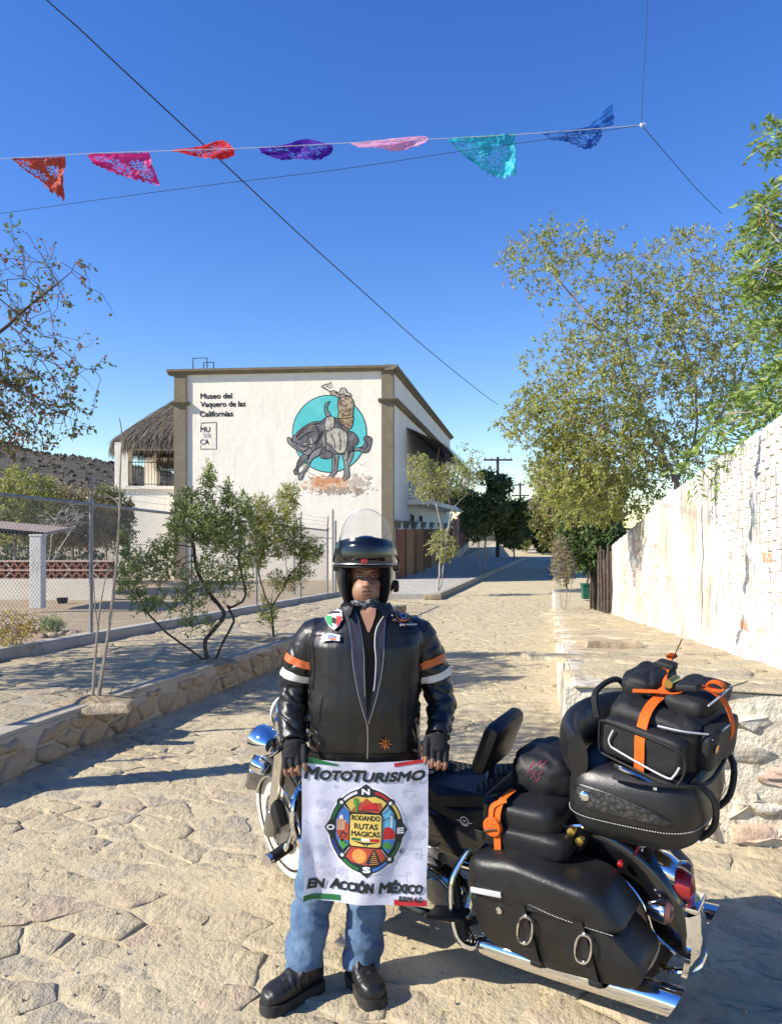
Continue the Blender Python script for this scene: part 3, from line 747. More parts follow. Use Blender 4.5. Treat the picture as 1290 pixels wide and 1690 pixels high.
mpoly("mural_horse_leg", [(770, 860), (900, 800), (895, 920), (850, 1010), (860, 1110), (840, 1150), (790, 1180), (800, 1080), (800, 990)], m_mmid, .022)
mpoly("mural_horse_leg", [(400, 870), (340, 880), (280, 960), (262, 1030), (236, 1060), (245, 1105), (280, 1095), (285, 1030), (330, 990), (400, 900)], m_mgrey, .022)
mpoly("mural_horse_body", [(215, 700), (260, 650), (350, 570), (450, 520), (540, 510), (600, 470), (700, 470), (790, 520), (840, 600), (900, 700), (905, 800), (860, 870), (780, 880), (700, 880), (620, 930), (540, 920), (510, 870), (420, 880), (380, 870), (300, 830), (240, 800)], m_mgrey, .026)
mpoly("mural_horse_leg", [(560, 790), (450, 850), (400, 920), (370, 1010), (330, 1070), (290, 1110), (292, 1165), (330, 1150), (350, 1090), (400, 1020), (450, 930), (520, 890)], m_mmid, .030)
mpoly("mural_horse_head", [(165, 690), (205, 700), (215, 735), (300, 770), (350, 790), (420, 810), (440, 850), (400, 890), (330, 870), (250, 820), (200, 780), (165, 740)], m_mmid, .031)
mpoly("mural_saddle_skirt", [(840, 630), (900, 630), (950, 690), (960, 740), (920, 790), (850, 780)], m_mgrey, .030)
mpoly("mural_chaps", [(600, 620), (690, 580), (780, 600), (835, 660), (830, 780), (800, 860), (740, 870), (690, 830), (650, 780), (600, 740)], m_mpale, .034)
mpoly("mural_chaps", [(580, 560), (600, 470), (660, 455), (690, 490), (680, 580), (640, 620), (590, 610)], m_mpale, .036)
mpoly("mural_saddle_horn", [(600, 460), (580, 380), (590, 320), (640, 285), (612, 340), (615, 390), (650, 440)], m_mmid, .034)
mpoly("mural_rider_legs", [(730, 480), (890, 450), (900, 500), (885, 570), (850, 600), (800, 560), (750, 520)], m_mtan, .034)
mpoly("mural_rider_torso", [(735, 260), (770, 240), (840, 230), (890, 260), (905, 330), (895, 440), (880, 470), (760, 480), (730, 470), (740, 400), (728, 330)], m_mtan, .038)
mpoly("mural_rider_arm", [(640, 175), (700, 170), (745, 215), (745, 250), (700, 225), (650, 215)], m_mskin, .036)
mpoly("mural_rider_face", [(750, 210), (810, 215), (815, 260), (780, 285), (750, 250)], m_mskin, .041)
mpoly("mural_rider_hat", [(700, 190), (750, 180), (760, 145), (810, 140), (830, 185), (870, 200), (865, 230), (810, 215), (740, 205)], m_mpale, .044)
q = []
for pl, wd in (([(640, 180), (600, 150), (550, 125), (590, 100), (640, 90), (655, 68)], .045), ([(600, 120), (640, 130), (675, 115)], .03), ([(380, 750), (450, 770), (520, 700), (560, 620)], .04), ([(240, 770), (330, 850), (420, 800)], .03)):
    q += ribbon([tuple(v) for v in smooth_path([Vector(v) for v in mp(pl)], 4)], wd)
for pl, wd in (([(260, 690), (330, 620), (420, 560), (520, 530)], .05), ([(280, 720), (360, 660), (450, 620)], .035), ([(480, 560), (520, 640), (500, 740), (470, 830)], .03), ([(540, 760), (600, 830), (680, 870)], .03), ([(700, 500), (760, 560), (800, 640)], .025), ([(860, 820), (850, 900), (820, 960)], .03), ([(690, 900), (700, 990), (680, 1070)], .03), ([(740, 300), (790, 340), (840, 320)], .025), ([(760, 380), (820, 400), (870, 370)], .025), ([(780, 430), (830, 450), (880, 430)], .025), ([(650, 650), (690, 740), (700, 820)], .025), ([(740, 640), (760, 740), (750, 840)], .03), ([(420, 880), (380, 960), (330, 1040)], .02), ([(260, 760), (300, 790), (360, 800)], .025), ([(1040, 720), (1060, 770), (1030, 830)], .03), ([(960, 980), (1000, 1000), (1050, 960)], .012), ([(370, 1060), (430, 1100), (480, 1120)], .015), ([(390, 1130), (430, 1150), (400, 1180)], .02)):
    q += ribbon([tuple(v) for v in smooth_path([Vector(v) for v in mp(pl)], 4)], wd)
q2 = []
for pl, wd in (([(300, 650), (380, 590), (470, 550)], .05), ([(420, 700), (440, 760), (420, 800)], .06), ([(560, 690), (580, 760), (560, 800)], .05), ([(820, 850), (830, 930), (815, 1000)], .05), ([(690, 920), (705, 1000), (690, 1060)], .04), ([(340, 770), (400, 760), (460, 775)], .05), ([(660, 520), (640, 570), (625, 600)], .07), ([(770, 660), (800, 720), (790, 800)], .06), ([(800, 270), (850, 300), (870, 360)], .05), ([(770, 350), (820, 370)], .05), ([(330, 1080), (360, 1020), (410, 950)], .03)):
    q2 += ribbon([tuple(v) for v in smooth_path([Vector(v) for v in mp(pl)], 4)], wd)
kind(part("mural_highlight", mapped(flat(q2), lambda x, y: F(x, y, .0275)), m_mpale, bld, smooth=False), "stuff")
kind(part("mural_line", mapped(flat(q), lambda x, y: F(x, y, .0295)), m_ink, bld, smooth=False), "stuff")
# ------------------------------------------------------------------ palapa wing at the left of the building
wing = thing("palapa_wing", "cream side wing with thatched palapa roof over a railed balcony", "building", tuple(F(-1.6, 0)))
WY = 36.2                                          # its front stands a little behind the facade
def Wp(px, py, dy=0): return P(px, py, WY+dy)
xl, xr = Wp(189, 0).x, Wp(296, 0).x; z1 = Wp(0, 803).z; z2 = Wp(0, 742).z; zr_ = Wp(0, 735).z
WD = 5.0
def wbox(x0, x1, y0, y1, z0, z1_): b = B(); b.box(((x0+x1)/2, (y0+y1)/2, (z0+z1_)/2), (x1-x0, y1-y0, z1_-z0)); return b
part("lower_wall", wbox(xl, xr, WY, WY+WD, ZB, z1), m_stucco, wing, smooth=False)
part("ledge", wbox(xl-.12, xr, WY-.12, WY+WD, z1-.12, z1+.02), m_stucco, wing, smooth=False)
pw_ = .62
part("corner_post", wbox(xl, xl+pw_, WY, WY+pw_, z1+.02, z2+.35), m_stucco, wing, smooth=False)
part("corner_post", wbox(xl, xl+pw_, WY+WD-pw_, WY+WD, z1+.02, z2+.3), m_stucco, wing, smooth=False)
part("corner_post", wbox(xr-.9, xr-.3, WY+WD-pw_, WY+WD, z1+.02, z2+.3), m_stucco, wing, smooth=False)
part("roof_beam", wbox(xl, xr, WY+.05, WY+.5, z2+.02, z2+.35), m_stucco, wing, smooth=False)
part("roof_beam", wbox(xl, xr, WY+WD-.5, WY+WD-.05, z2-.25, z2+.02), m_stucco, wing, smooth=False)
b = B()
x = xl+.64
while x < xr: b.tube([(x, WY+.12, z1), (x, WY+.12, z1+1.15)], .012, 4); x += .15
b.tube([(xl+.6, WY+.12, z1+1.15), (xr, WY+.12, z1+1.15)], .022, 5); b.tube([(xl+.6, WY+.12, z1+.12), (xr, WY+.12, z1+.12)], .016, 4)
part("balcony_railing", b, m_iron, wing)
b = B()
x = xl+.64
while x < xr: b.tube([(x, WY+WD-.2, z1), (x, WY+WD-.2, z1+1.1)], .014, 4); x += .2
b.tube([(xl+.6, WY+WD-.2, z1+1.1), (xr, WY+WD-.2, z1+1.1)], .022, 5); b.tube([(xl+1.9, WY+WD-.3, z1), (xl+1.9, WY+WD-.3, z2)], .07, 6)
part("balcony_railing", b, m_iron, wing)
# roof: half cone of thatch leaning on the building
apex = Vector((xr+.45, WY+2.2, P(0, 640, WY+2.2).z)); cen = Vector((xr+.1, WY+2.2, 0))
RX, RY = apex.x-P(190, 0, WY+2.2).x, 3.1; ze = P(0, 728, WY+1).z
def cone(a, u):
    k = u; bulge = .10*math.sin(math.pi*min(u, 1))
    return Vector((apex.x-RX*k*math.cos(a), apex.y-RY*k*math.sin(a), lerp(apex.z, ze, u)+bulge))
b = B(); b.grid(lambda s, v: cone(math.radians(lerp(-88, 88, s)), v), 25, 8)
part("roof_deck", b, m_thatch, wing)
def cp(r):
    a = math.radians(r.uniform(-90, 92)); u = r.random()**.6 if r.random() < .7 else r.uniform(.93, 1.0)
    p = cone(a, u); q = cone(a, u+.05); s = cone(a+.05, u)
    d = (q-p).normalized(); sd_ = (s-p).normalized() if u > .03 else Vector((1, 0, 0)); out = sd_.cross(d).normalized()
    if out.z < 0: out = -out
    if u > .93: d = (d*.4+Vector((0, 0, -1))).normalized()
    return p, d, sd_, out
kind(part("roof_thatch", strands(cp, 9000, random.Random(12), (.45, 1.0), .022, .10), m_thatch, wing, smooth=False, fixn=False), 'stuff')
def cp2(r):
    x = r.uniform(xl+.5, xr); return Vector((x, WY+WD-.4, z2+.1)), Vector((0, 0, -1)), Vector((1, 0, 0)), Vector((0, -1, 0))
kind(part("hanging_thatch", strands(cp2, 700, random.Random(13), (.4, .95), .03, .1), m_thatch, wing, smooth=False, fixn=False), 'stuff')

# raised walk along the building with its stone kerb
kb = thing("museum_kerb", "low stone kerb edging the walkway in front of the museum doors", "kerb", (1.6, 26.5, -.73))
def KX(Y): return 1.62+.262*(Y-26.4)
b = B(); rings = []
for y in np.arange(26.4, 60, 1.2): x = KX(y); z = zg(x, y); rings.append([(x, y, z-.05), (x, y, z+.2), (x-.25, y, z+.21), (x-.27, y, z-.05)])
b.loft(rings); part("kerb_body", b, m_mortar, kb, smooth=False)
r = random.Random(5)
for k in range(40):
    y = 26.45+k*.48; x = KX(y); z = zg(x, y); b = B(); b.rbox((x+.02, y+.22, z+.095), (.08, .42+r.uniform(-.05, .03), .17), .025, Matrix.Rotation(-math.atan(.262), 3, 'Z')); part("kerb_stone", b, m_wallstone, kb)
b = B(); b.rbox((KX(26.4)-.2, 26.36, -.73+.1), (.6, .1, .19), .02); part("kerb_stone", b, m_wallstone, kb)
b = B()
b.loft([[(KX(y)-.1, y, zg(1, y)+.19), ((.05+.172*(y-34)+.02) if y > 34 else -.1, y, zg(1, y)+.19), ((.05+.172*(y-34)+.02) if y > 34 else -.1, y, zg(1, y)-.3), (KX(y)-.1, y, zg(1, y)-.3)] for y in np.arange(26.43, 60, 1.2)])
kind(obj("museum_walkway", b, m_concrete, smooth=False), 'structure')
# brick wall beyond the museum
m_brickfar = mat("brick_far", (.42, .22, .14), [(1.5, .45, .7, (.36, .17, .11), 'n'), (6, .5, .7, (.52, .34, .24), 'n')], .9, bump=[(8, .4, .02, 'w', (1, 1, 3))], spec=.2)
bw = thing("brick_garden_wall", "red brick garden wall on a pale stone base beyond the museum", "brick wall", (6.5, 62, -.73))
e0, e1 = Vector((4.95, 61.5, 0)), Vector((9.2, 96, 0)); 
def wseg(z0, z1_, t_, m_, nm):
    d = (e1-e0).normalized(); n_ = Vector((d.y, -d.x, 0))*t_
    b = B(); b.add([e0+Vector((0, 0, z0)), e1+Vector((0, 0, z0)), e1+Vector((0, 0, z1_)), e0+Vector((0, 0, z1_)), e0+n_+Vector((0, 0, z0)), e1+n_+Vector((0, 0, z0)), e1+n_+Vector((0, 0, z1_)), e0+n_+Vector((0, 0, z1_))],
                   [(0, 1, 2, 3), (4, 5, 6, 7), (0, 1, 5, 4), (2, 3, 7, 6), (1, 2, 6, 5), (3, 0, 4, 7)]); part(nm, b, m_, bw, smooth=False)
wseg(-.8, -.1, .45, m_lime, "stone_base"); wseg(-.1, 2.4, .3, m_brickfar, "brickwork")
for k in range(5):
    c = e0.lerp(e1, .12+k*.19); b = B(); b.box((c.x+.3, c.y, 1.0), (.35, .5, 3.4)); part("pier", b, m_brickfar, bw, smooth=False)

# ------------------------------------------------------------------ chain link fence
m_galv = mat("galvanised_steel", (.30, .30, .30), [(8, .45, .7, (.20, .19, .18), 'n'), (40, .6, .8, (.30, .2, .13), 'n', None, .5)], .55, metal=.55, spec=.5)
m_wire = mat("fence_wire", (.36, .36, .35), rough=.5, metal=.5)
fen = thing("chain_link_fence", "galvanised chain link fence with barbed wire beside the sidewalk", "fence", (FLX(12)-.09, 12, zg(FLX(12), 12)+SWH+.12))
def FP(Y, h): x = FLX(Y)-.09; return Vector((x, Y, zg(x, Y)+SWH+.125+h))
FH = 1.83
posts = [4.9, 8.0, 11.05, 14.1, 17.2, 20.2, 22.6]
for k, y in enumerate(posts):
    b = B(); r_ = .03; b.tube([FP(y, -.02), FP(y, FH+.06)], r_, 8); b.tube([FP(y, FH+.05), FP(y, FH+.42)+Vector((.02, 0, 0))], .022, 8)
    pt = part("post", b, m_galv, fen)
    b = B(); b.tube([FP(y, FH-.02), FP(y, FH+.08)], .04, 8); sub("post_collar", b, m_galv, pt)
b = B(); b.tube([FP(23.15, -.3), FP(23.15, FH+.65)], .03, 8); part("post", b, m_galv, fen)
for k in range(len(posts)-1):
    b = B(); b.tube([FP(lerp(posts[k], posts[k+1], t), FH) for t in np.linspace(0, 1, 5)], .024, 8); part("top_rail", b, m_galv, fen)
    b = B(); pit = .066; y0, y1 = posts[k]+.03, posts[k+1]-.03; Lq = y1-y0; Ht = FH-.03; slope = .95
    nlines = int((Lq+Ht/slope)/pit)
    for sgn in (1, -1):
        for i in range(nlines):
            a0 = -Ht/slope+i*pit; s0_, s1_ = max(a0, 0), min(a0+Ht/slope, Lq)
            if s1_-s0_ < .02: continue
            h0_, h1_ = (s0_-a0)*slope, (s1_-a0)*slope
            if sgn < 0: A, Bq = FP(y1-s0_, .02+h0_), FP(y1-s1_, .02+h1_)
            else: A, Bq = FP(y0+s0_, .02+h0_), FP(y0+s1_, .02+h1_)
            off = Vector((.003*sgn, 0, 0)); b.tube([A+off, Bq+off], .0021, 3, False)
    part("wire_mesh", b, m_wire, fen, smooth=False)
for h in (.14, .25, .36):
    b = B(); b.tube([FP(lerp(4.9, 22.6, t), FH+h-.012*math.sin(t*6*math.pi)**2) for t in np.linspace(0, 1, 40)], .0025, 4)
    for t in np.arange(5, 22.5, .14): c = FP(t, FH+h); b.tube([c+Vector((-.012, -.012, -.012)), c+Vector((.012, .012, .014))], .002, 3); b.tube([c+Vector((.012, -.01, -.012)), c+Vector((-.012, .01, .014))], .002, 3)
    part("barbed_wire", b, m_galv, fen, smooth=False)
# second run turning towards the museum, with gate posts
fen2 = thing("fence_return", "short chain link return with two tall pipe posts near the museum corner", "fence", tuple(FP(22.9, -.1)))
E2 = [Vector((-1.86, 22.9, 0)), Vector((-3.2, 25.6, 0))]
for c in (E2[0]+Vector((.18, .5, 0)), E2[1]):
    b = B(); b.tube([c+Vector((0, 0, -.6)), c+Vector((0, 0, 1.95))], .035, 8); part("post", b, m_galv, fen2)
b = B(); b.tube([E2[0]+Vector((.18, .5, 1.42)), E2[1]+Vector((0, 0, 1.42))], .025, 8); part("top_rail", b, m_galv, fen2)

# ------------------------------------------------------------------ the yard behind: low wall with brick lattice, pillar, canopy
m_lowwall = mat("pale_low_wall", (.74, .69, .58), [(1.5, .45, .7, (.66, .60, .49), 'n')], .92, bump=[(12, .4, .01, 'n')], spec=.2)
m_terra = mat("terracotta", (.36, .15, .09), [(0, 0, 1, (.43, .21, .13), 'i'), (16, .5, .7, (.30, .12, .08), 'n')], .9, bump=[(30, .4, .006, 'n')], spec=.2)
m_joint = mat("pale_joint", (.60, .46, .36), rough=.9, spec=.2)
yw = thing("lattice_wall", "low pale garden wall topped with a terracotta lattice", "wall", (-10, 22, zg(-10, 22)+.2))
LW = lambda px, py: P(px, py, 22.0)
z0, z1_, z2_ = LW(0, 1000).z, LW(0, 955).z, LW(0, 926).z
XL, XR = LW(-60, 0).x, LW(186, 0).x
part("wall_base", wbox(XL, XR, 22.0, 22.2, z0-.2, z1_), m_lowwall, yw, smooth=False)
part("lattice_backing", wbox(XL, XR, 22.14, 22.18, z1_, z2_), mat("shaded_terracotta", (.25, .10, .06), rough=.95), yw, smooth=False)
rh = (z2_-z1_)/2; cw = .19; x = XL
for row in range(2):
    zb_ = z1_+row*rh; x = XL; k = 0
    while x < XR-cw:
        up_ = (k+row) % 2 == 0
        b = B(); a_, c_ = ((x-.03, zb_+.015), (x+cw, zb_+rh-.02)) if up_ else ((x-.03, zb_+rh-.02), (x+cw, zb_+.015))
        q = ribbon([a_, c_], .035)[0]
        b.prism(q, lambda u, v: (u, 22.0, v), lambda u, v: (u, 22.13, v)); part("lattice_tile", b, m_joint if k % 7 == 3 else m_terra, yw, smooth=False); x += cw*.62; k += 1
for zz in (z1_+rh-.01, z2_-.005): part("lattice_course", wbox(XL, XR, 21.99, 22.14, zz-.018, zz+.018), m_joint, yw, smooth=False)
pil_ = thing("yard_pillar", "weathered white pillar standing before the lattice wall", "pillar", tuple(P(62, 1003, 17.5)))
m_pillar = mat("weathered_white", (.66, .64, .60), [(3, .5, .68, (.44, .42, .39), 'n', (3, 3, .6)), (20, .6, .75, (.25, .23, .2), 'n')], .9, bump=[(20, .5, .01, 'n')], spec=.2)
pt, pb = P(63, 884, 17.5), P(62, 1004, 17.5)
b = B(); b.rbox(((pt.x+pb.x)/2, 17.5, (pt.z+pb.z)/2), (.26, .26, pt.z-pb.z), .012); part("shaft", b, m_pillar, pil_, smooth=False)
b = B(); b.rbox((pt.x, 17.5, pt.z+.01), (.29, .29, .04), .008); part("cap", b, m_pillar, pil_, smooth=False)
cnp = thing("yard_canopy", "low tiled lean-to roof edge reaching the white pillar", "roof", tuple(P(0, 884, 17.6)))
b = B(); A0, A1 = P(-120, 862, 17.7), P(72, 879, 17.7)
b.add([A0, A1, A1+Vector((-.6, 3.0, .12)), A0+Vector((-.6, 3.0, .12))]+[v+Vector((0, 0, -.07)) for v in (A0, A1, A1+Vector((-.6, 3.0, .12)), A0+Vector((-.6, 3.0, .12)))],
      [(0, 1, 2, 3), (4, 5, 6, 7), (0, 1, 5, 4), (1, 2, 6, 5), (2, 3, 7, 6), (3, 0, 4, 7)])
part("roof_slab", b, mat("old_roof_tile", (.30, .22, .17), [(6, .45, .7, (.40, .31, .24), 'n')], .9), cnp, smooth=False)
b = B(); b.tube([A0+Vector((0, -.02, -.04)), A1+Vector((0, -.02, -.04))], .05, 6); part("edge_beam", b, m_void, cnp)
yc = thing("yard_kerb", "pale concrete path edge crossing the yard behind the fence", "kerb", tuple(P(120, 1030, 15.5)))
b = B(); r0, r1 = P(-60, 1022, 15.5), P(300, 1012, 18.5); d = (r1-r0); q = Vector((-d.y, d.x, 0)).normalized()*.5
b.add([r0+Vector((0, 0, -.4)), r1+Vector((0, 0, -.4)), r1, r0, r0+q+Vector((0, 0, -.4)), r1+q+Vector((0, 0, -.4)), r1+q, r0+q], [(0, 1, 2, 3), (4, 5, 6, 7), (3, 2, 6, 7), (0, 3, 7, 4), (1, 2, 6, 5)])
part("kerb_body", b, m_concrete, yc, smooth=False)
# rubble in the yard
r = random.Random(21); m_rock = m_wallstone
for k in range(16):
    px, py = r.uniform(5, 125), r.uniform(1035, 1062); Y = 1277*(1.75-(.22-.25))/(py-870); c = P(px, py, Y); c.z = zg(c.x, c.y)+.24
    b = B(); s = r.uniform(.05, .13); b.ell(c, (s, s*r.uniform(.6, 1), s*r.uniform(.4, .7)), 8, 6, Matrix.Rotation(r.uniform(0, 3), 3, 'Z'))
    b.v = [tuple(Vector(v)+Vector((1, 1, 1))*.03*mnoise.noise(Vector(v)*9)) for v in b.v]
    tag(obj("rubble_stone", b, m_rock, smooth=False), "grey rubble stone lying on bare soil behind the fence", "stone", "rubble in the yard")
# bucket-like dark pot against the low wall
b = B(); c = P(103, 1003, 20.5); b.lathe([(.09, 0), (.14, .24), (.15, .26), (.13, .26), (.10, .05)], c, n=14)
tag(obj("flower_pot", b, m_void), "small dark pot standing against the low pale wall", "pot")

# ------------------------------------------------------------------ hills
m_hill = mat("hill_scrub", (.125, .108, .088), [(.035, .42, .6, (.085, .08, .062), 'n'), (.22, .5, .7, (.16, .138, .11), 'n'), (1.4, .5, .75, (.09, .085, .06), 'n', None, .7)], 1, bump=[(.3, .8, 1.5, 'n')], spec=.05)
b = B(); NXH, NYH = 90, 30
def hill(u, v):
    x = lerp(-520, 120, u); y = lerp(140, 520, v)
    ridge = interp(x, [-520, -300, -190, -151, -107, -70, -20, 40, 120], [90, 66, 45, 37.5, 26, 19, 9, 2, -2])
    k = math.sin(math.pi*min(max((y-140)/330, 0), 1)/2)
    return Vector((x, y, -.8+ridge*(k**1.15)*(300/300)+(5*mnoise.noise((x*.012, y*.012, 0))+2.2*mnoise.noise((x*.04, y*.04, 1)))*k))
b.grid(hill, NXH, NYH); hl = kind(obj("hill", b, m_hill, angle=None), 'structure')
r = random.Random(2); b = B()
for k in range(5200):
    u, v = r.uniform(.25, .95), r.random()**.8; c = hill(u, v); s = r.uniform(.4, 1.1)*(.6+.8*v)
    for q in range(3):
        d = Vector((r.uniform(-1, 1), r.uniform(-1, 1), r.uniform(.2, 1.4)))*s
        o = c+d*.6; b.add([o+Vector((-s, 0, -s*.5)), o+Vector((s, r.uniform(-s, s), -s*.3)), o+Vector((0, r.uniform(-s, s), s*.7))], [(0, 1, 2)])
m_scrub = mat("scrub", (.085, .08, .055), [(0, 0, 1, (.14, .12, .09), 'i')], 1, spec=.05)
kind(obj("scrub", b, m_scrub, hl, smooth=False, fixn=False), 'stuff')
b = B(); b.grid(lambda u, v: Vector((lerp(60, 330, u), lerp(820, 1000, v), -2+38*math.exp(-((lerp(60, 330, u)-172)/45)**2)*math.sin(math.pi*v)+4*mnoise.noise((u*9, v*6, 0)))), 40, 12)
kind(obj("mountain", b, m_hill, angle=None), 'structure')

# ------------------------------------------------------------------ utility poles
m_pole = mat("creosote_pole", (.06, .045, .035), [(3, .45, .7, (.09, .07, .055), 'n', (6, 6, .5))], .9)
def upole(px, ptop, Y, arms, label):
    t = P(px, ptop, Y); zb_ = zg(t.x, Y); root = thing("utility_pole", label, "utility pole", (t.x, Y, zb_), "wooden utility poles along the street")
    b = B(); b.tube([(t.x, Y, zb_), (t.x, Y, t.z)], [.16, .11], 8); part("pole", b, m_pole, root)
    for dz, hw in arms:
        b = B(); b.box((t.x, Y-.12, t.z-dz), (hw*2, .1, .14)); a = part("crossarm", b, m_pole, root, smooth=False)
        for s in (-.9, -.45, .45, .9):
            b = B(); b.lathe([(.03, 0), (.06, .03), (.06, .1), (.03, .16)], (t.x+hw*s, Y-.12, t.z-dz+.07), n=8); sub("insulator", b, m_greyink, a)
    return t
tA = upole(821, 754, 62, [(.25, 1.15), (1.5, .8)], "tall wooden utility pole with two crossarms behind the street trees")
tB = upole(858, 796, 88, [(.3, .5), (1.5, 1.0)], "shorter wooden utility pole with a low crossarm farther up the street")
tC = upole(871, 845, 130, [(.3, 1.0)], "small faraway utility pole with one crossarm near the street's end")
# ------------------------------------------------------------------ trees and shrubs
def colonize(trunk, attr, step, seed, di=None, dk=None, iters=140, up=.0, wob=.25):
    """grows a branch skeleton from trunk polylines towards the attraction points; returns node positions and parents"""
    rs = np.random.RandomState(seed); di = di or step*9; dk = dk or step*1.7
    nodes = []; par = []
    for line in trunk:
        line = [tuple(v) for v in smooth_path([Vector(p) for p in line], 4)] if len(line) > 2 else line
        prev = -1
        if nodes:
            d0 = np.linalg.norm(np.array(nodes)-np.array(line[0]), axis=1); prev = int(d0.argmin())
        pl = [np.array(p, float) for p in line]
        for i in range(len(pl)-1):
            n = max(1, int(np.linalg.norm(pl[i+1]-pl[i])/step))
            for k in range(n):
                if i == 0 and k == 0 and prev >= 0: continue
                t = k/n; p = pl[i]*(1-t)+pl[i+1]*t
                nodes.append(p+rs.normal(0, step*.06, 3)*(0 if prev < 0 else 1)); par.append(prev); prev = len(nodes)-1
        nodes.append(pl[-1]); par.append(prev)
    A = np.array(attr, float); best = np.full(len(A), 1e9); bi = np.zeros(len(A), int); done = 0; alive = np.ones(len(A), bool)
    for it in range(iters):
        new = np.array(nodes[done:])
        if len(new):
            d = np.linalg.norm(A[:, None, :]-new[None, :, :], axis=2); k = d.argmin(1); dm = d[np.arange(len(A)), k]
            u = dm < best; best[u] = dm[u]; bi[u] = k[u]+done
        done = len(nodes); alive &= best > dk
        act = alive & (best < di)
        if not act.any():
            if alive.any() and it < 40: di *= 1.5; continue
            break
        idx = bi[act]; vec = A[act]-np.array(nodes)[idx]; vec /= np.linalg.norm(vec, axis=1)[:, None]+1e-9
        acc = {}
        for i, v in zip(idx, vec): acc[i] = acc.get(i, 0)+v
        add = 0
        for i, v in acc.items():
            v = v/(np.linalg.norm(v)+1e-9)+rs.normal(0, wob, 3)+np.array([0, 0, up]); v /= np.linalg.norm(v)+1e-9
            q = nodes[i]+v*step; nodes.append(q); par.append(int(i)); add += 1
        if not add or len(nodes) > 9000: break
    return np.array(nodes), np.array(par)
def blob(rs, c, r, n, shell=.0):
    v = rs.normal(0, 1, (n, 3)); v /= np.linalg.norm(v, axis=1)[:, None]; k = rs.uniform(shell, 1, (n, 1))**(1/3.)
    return np.array(c)+v*k*np.array(r)
def wood_mesh(b, nodes, par, r0, power=2.3, rmax=None, sides=5, floor=None):
    n = len(nodes); rad = np.zeros(n); nch = np.zeros(n, int)
    for i in range(n):
        if par[i] >= 0: nch[par[i]] += 1
    acc = np.zeros(n)
    for i in range(n-1, -1, -1):
        rad[i] = r0 if nch[i] == 0 else max(r0, acc[i]**(1/power))
        if par[i] >= 0: acc[par[i]] += rad[i]**power
    if rmax: rad = np.minimum(rad, rmax)
    if floor:
        near = (np.hypot(nodes[:, 0]-floor[0], nodes[:, 1]-floor[1]) < .3) & (nodes[:, 2] < floor[2]); rad[near] = np.maximum(rad[near], floor[3])
    for i in range(n):
        p = par[i]
        if p < 0: continue
        s = sides if rad[p] > r0*3 else 3
        if rad[p] > .05: s = 8
        rb_ = rad[p] if nch[p] == 1 else min(rad[p], rad[i]*1.35)
        b.tube([nodes[p], nodes[i]], [rb_, rad[i]], s, False)
    return rad, nch
def leaf_mesh(pos, dirs, L, W, rs, fold=.25):
    n = len(pos); d = dirs/(np.linalg.norm(dirs, axis=1)[:, None]+1e-9); rv = rs.normal(0, 1, (n, 3)); s = np.cross(d, rv); s /= np.linalg.norm(s, axis=1)[:, None]+1e-9; nn = np.cross(s, d)
    L = (L*rs.uniform(.6, 1.25, n))[:, None]; W = (W*rs.uniform(.7, 1.2, n))[:, None]
    v = np.stack([pos, pos+d*L*.45+s*W*.5+nn*W*fold, pos+d*L-nn*W*.2, pos+d*L*.45-s*W*.5+nn*W*fold], 1).reshape(-1, 3)
    me = bpy.data.meshes.new("crown"); me.vertices.add(len(v)); me.vertices.foreach_set('co', v.ravel())
    me.loops.add(n*4); me.loops.foreach_set('vertex_index', np.arange(n*4)); me.polygons.add(n); me.polygons.foreach_set('loop_start', np.arange(n)*4)
    me.update(calc_edges=True); me.validate(); return me
m_bark = mat("grey_bark", (.29, .255, .21), [(5, .45, .7, (.19, .16, .13), 'n', (2, 2, .6)), (20, .55, .8, (.28, .25, .21), 'n')], .95, bump=[(25, .6, .01, 'n', (2, 2, .5))], spec=.15)
m_barkdark = mat("dark_bark", (.075, .058, .045), [(8, .45, .7, (.13, .105, .085), 'n')], .95, bump=[(25, .6, .01, 'n')], spec=.15)
m_barkpale = mat("pale_bark", (.40, .37, .32), [(6, .5, .7, (.26, .23, .19), 'n')], .9, spec=.15)
def leafmat(name, c, c2, c3=None, tr=.35, third=.85):
    ly = [(0, .0, 1, c2, 'i')]
    if c3: ly.append((0, third, third+.03, c3, 'i'))
    return mat(name, c, ly, .55, trans=tr, spec=.35)
lf_olive = leafmat("leaf_olive", (.11, .14, .04), (.22, .23, .08), (.30, .20, .11))
lf_yellow = leafmat("leaf_yellowgreen", (.24, .28, .055), (.44, .45, .13), (.42, .29, .16), tr=.45, third=.94)
lf_green = leafmat("leaf_green", (.22, .30, .085), (.40, .46, .17), (.48, .48, .2), tr=.35, third=.9)
lf_dark = leafmat("leaf_dark", (.05, .09, .025), (.11, .16, .05), tr=.32)
lf_red = leafmat("leaf_left_tree", (.11, .15, .045), (.21, .23, .08), (.26, .11, .07), third=.72)
lf_dry = leafmat("leaf_dry", (.25, .22, .11), (.36, .31, .16), (.30, .19, .09))
lf_frond = leafmat("leaf_frond", (.15, .25, .05), (.30, .38, .10), (.40, .42, .13), third=.9)
lf_gold = leafmat("seed_gold", (.42, .29, .06), (.55, .42, .12))
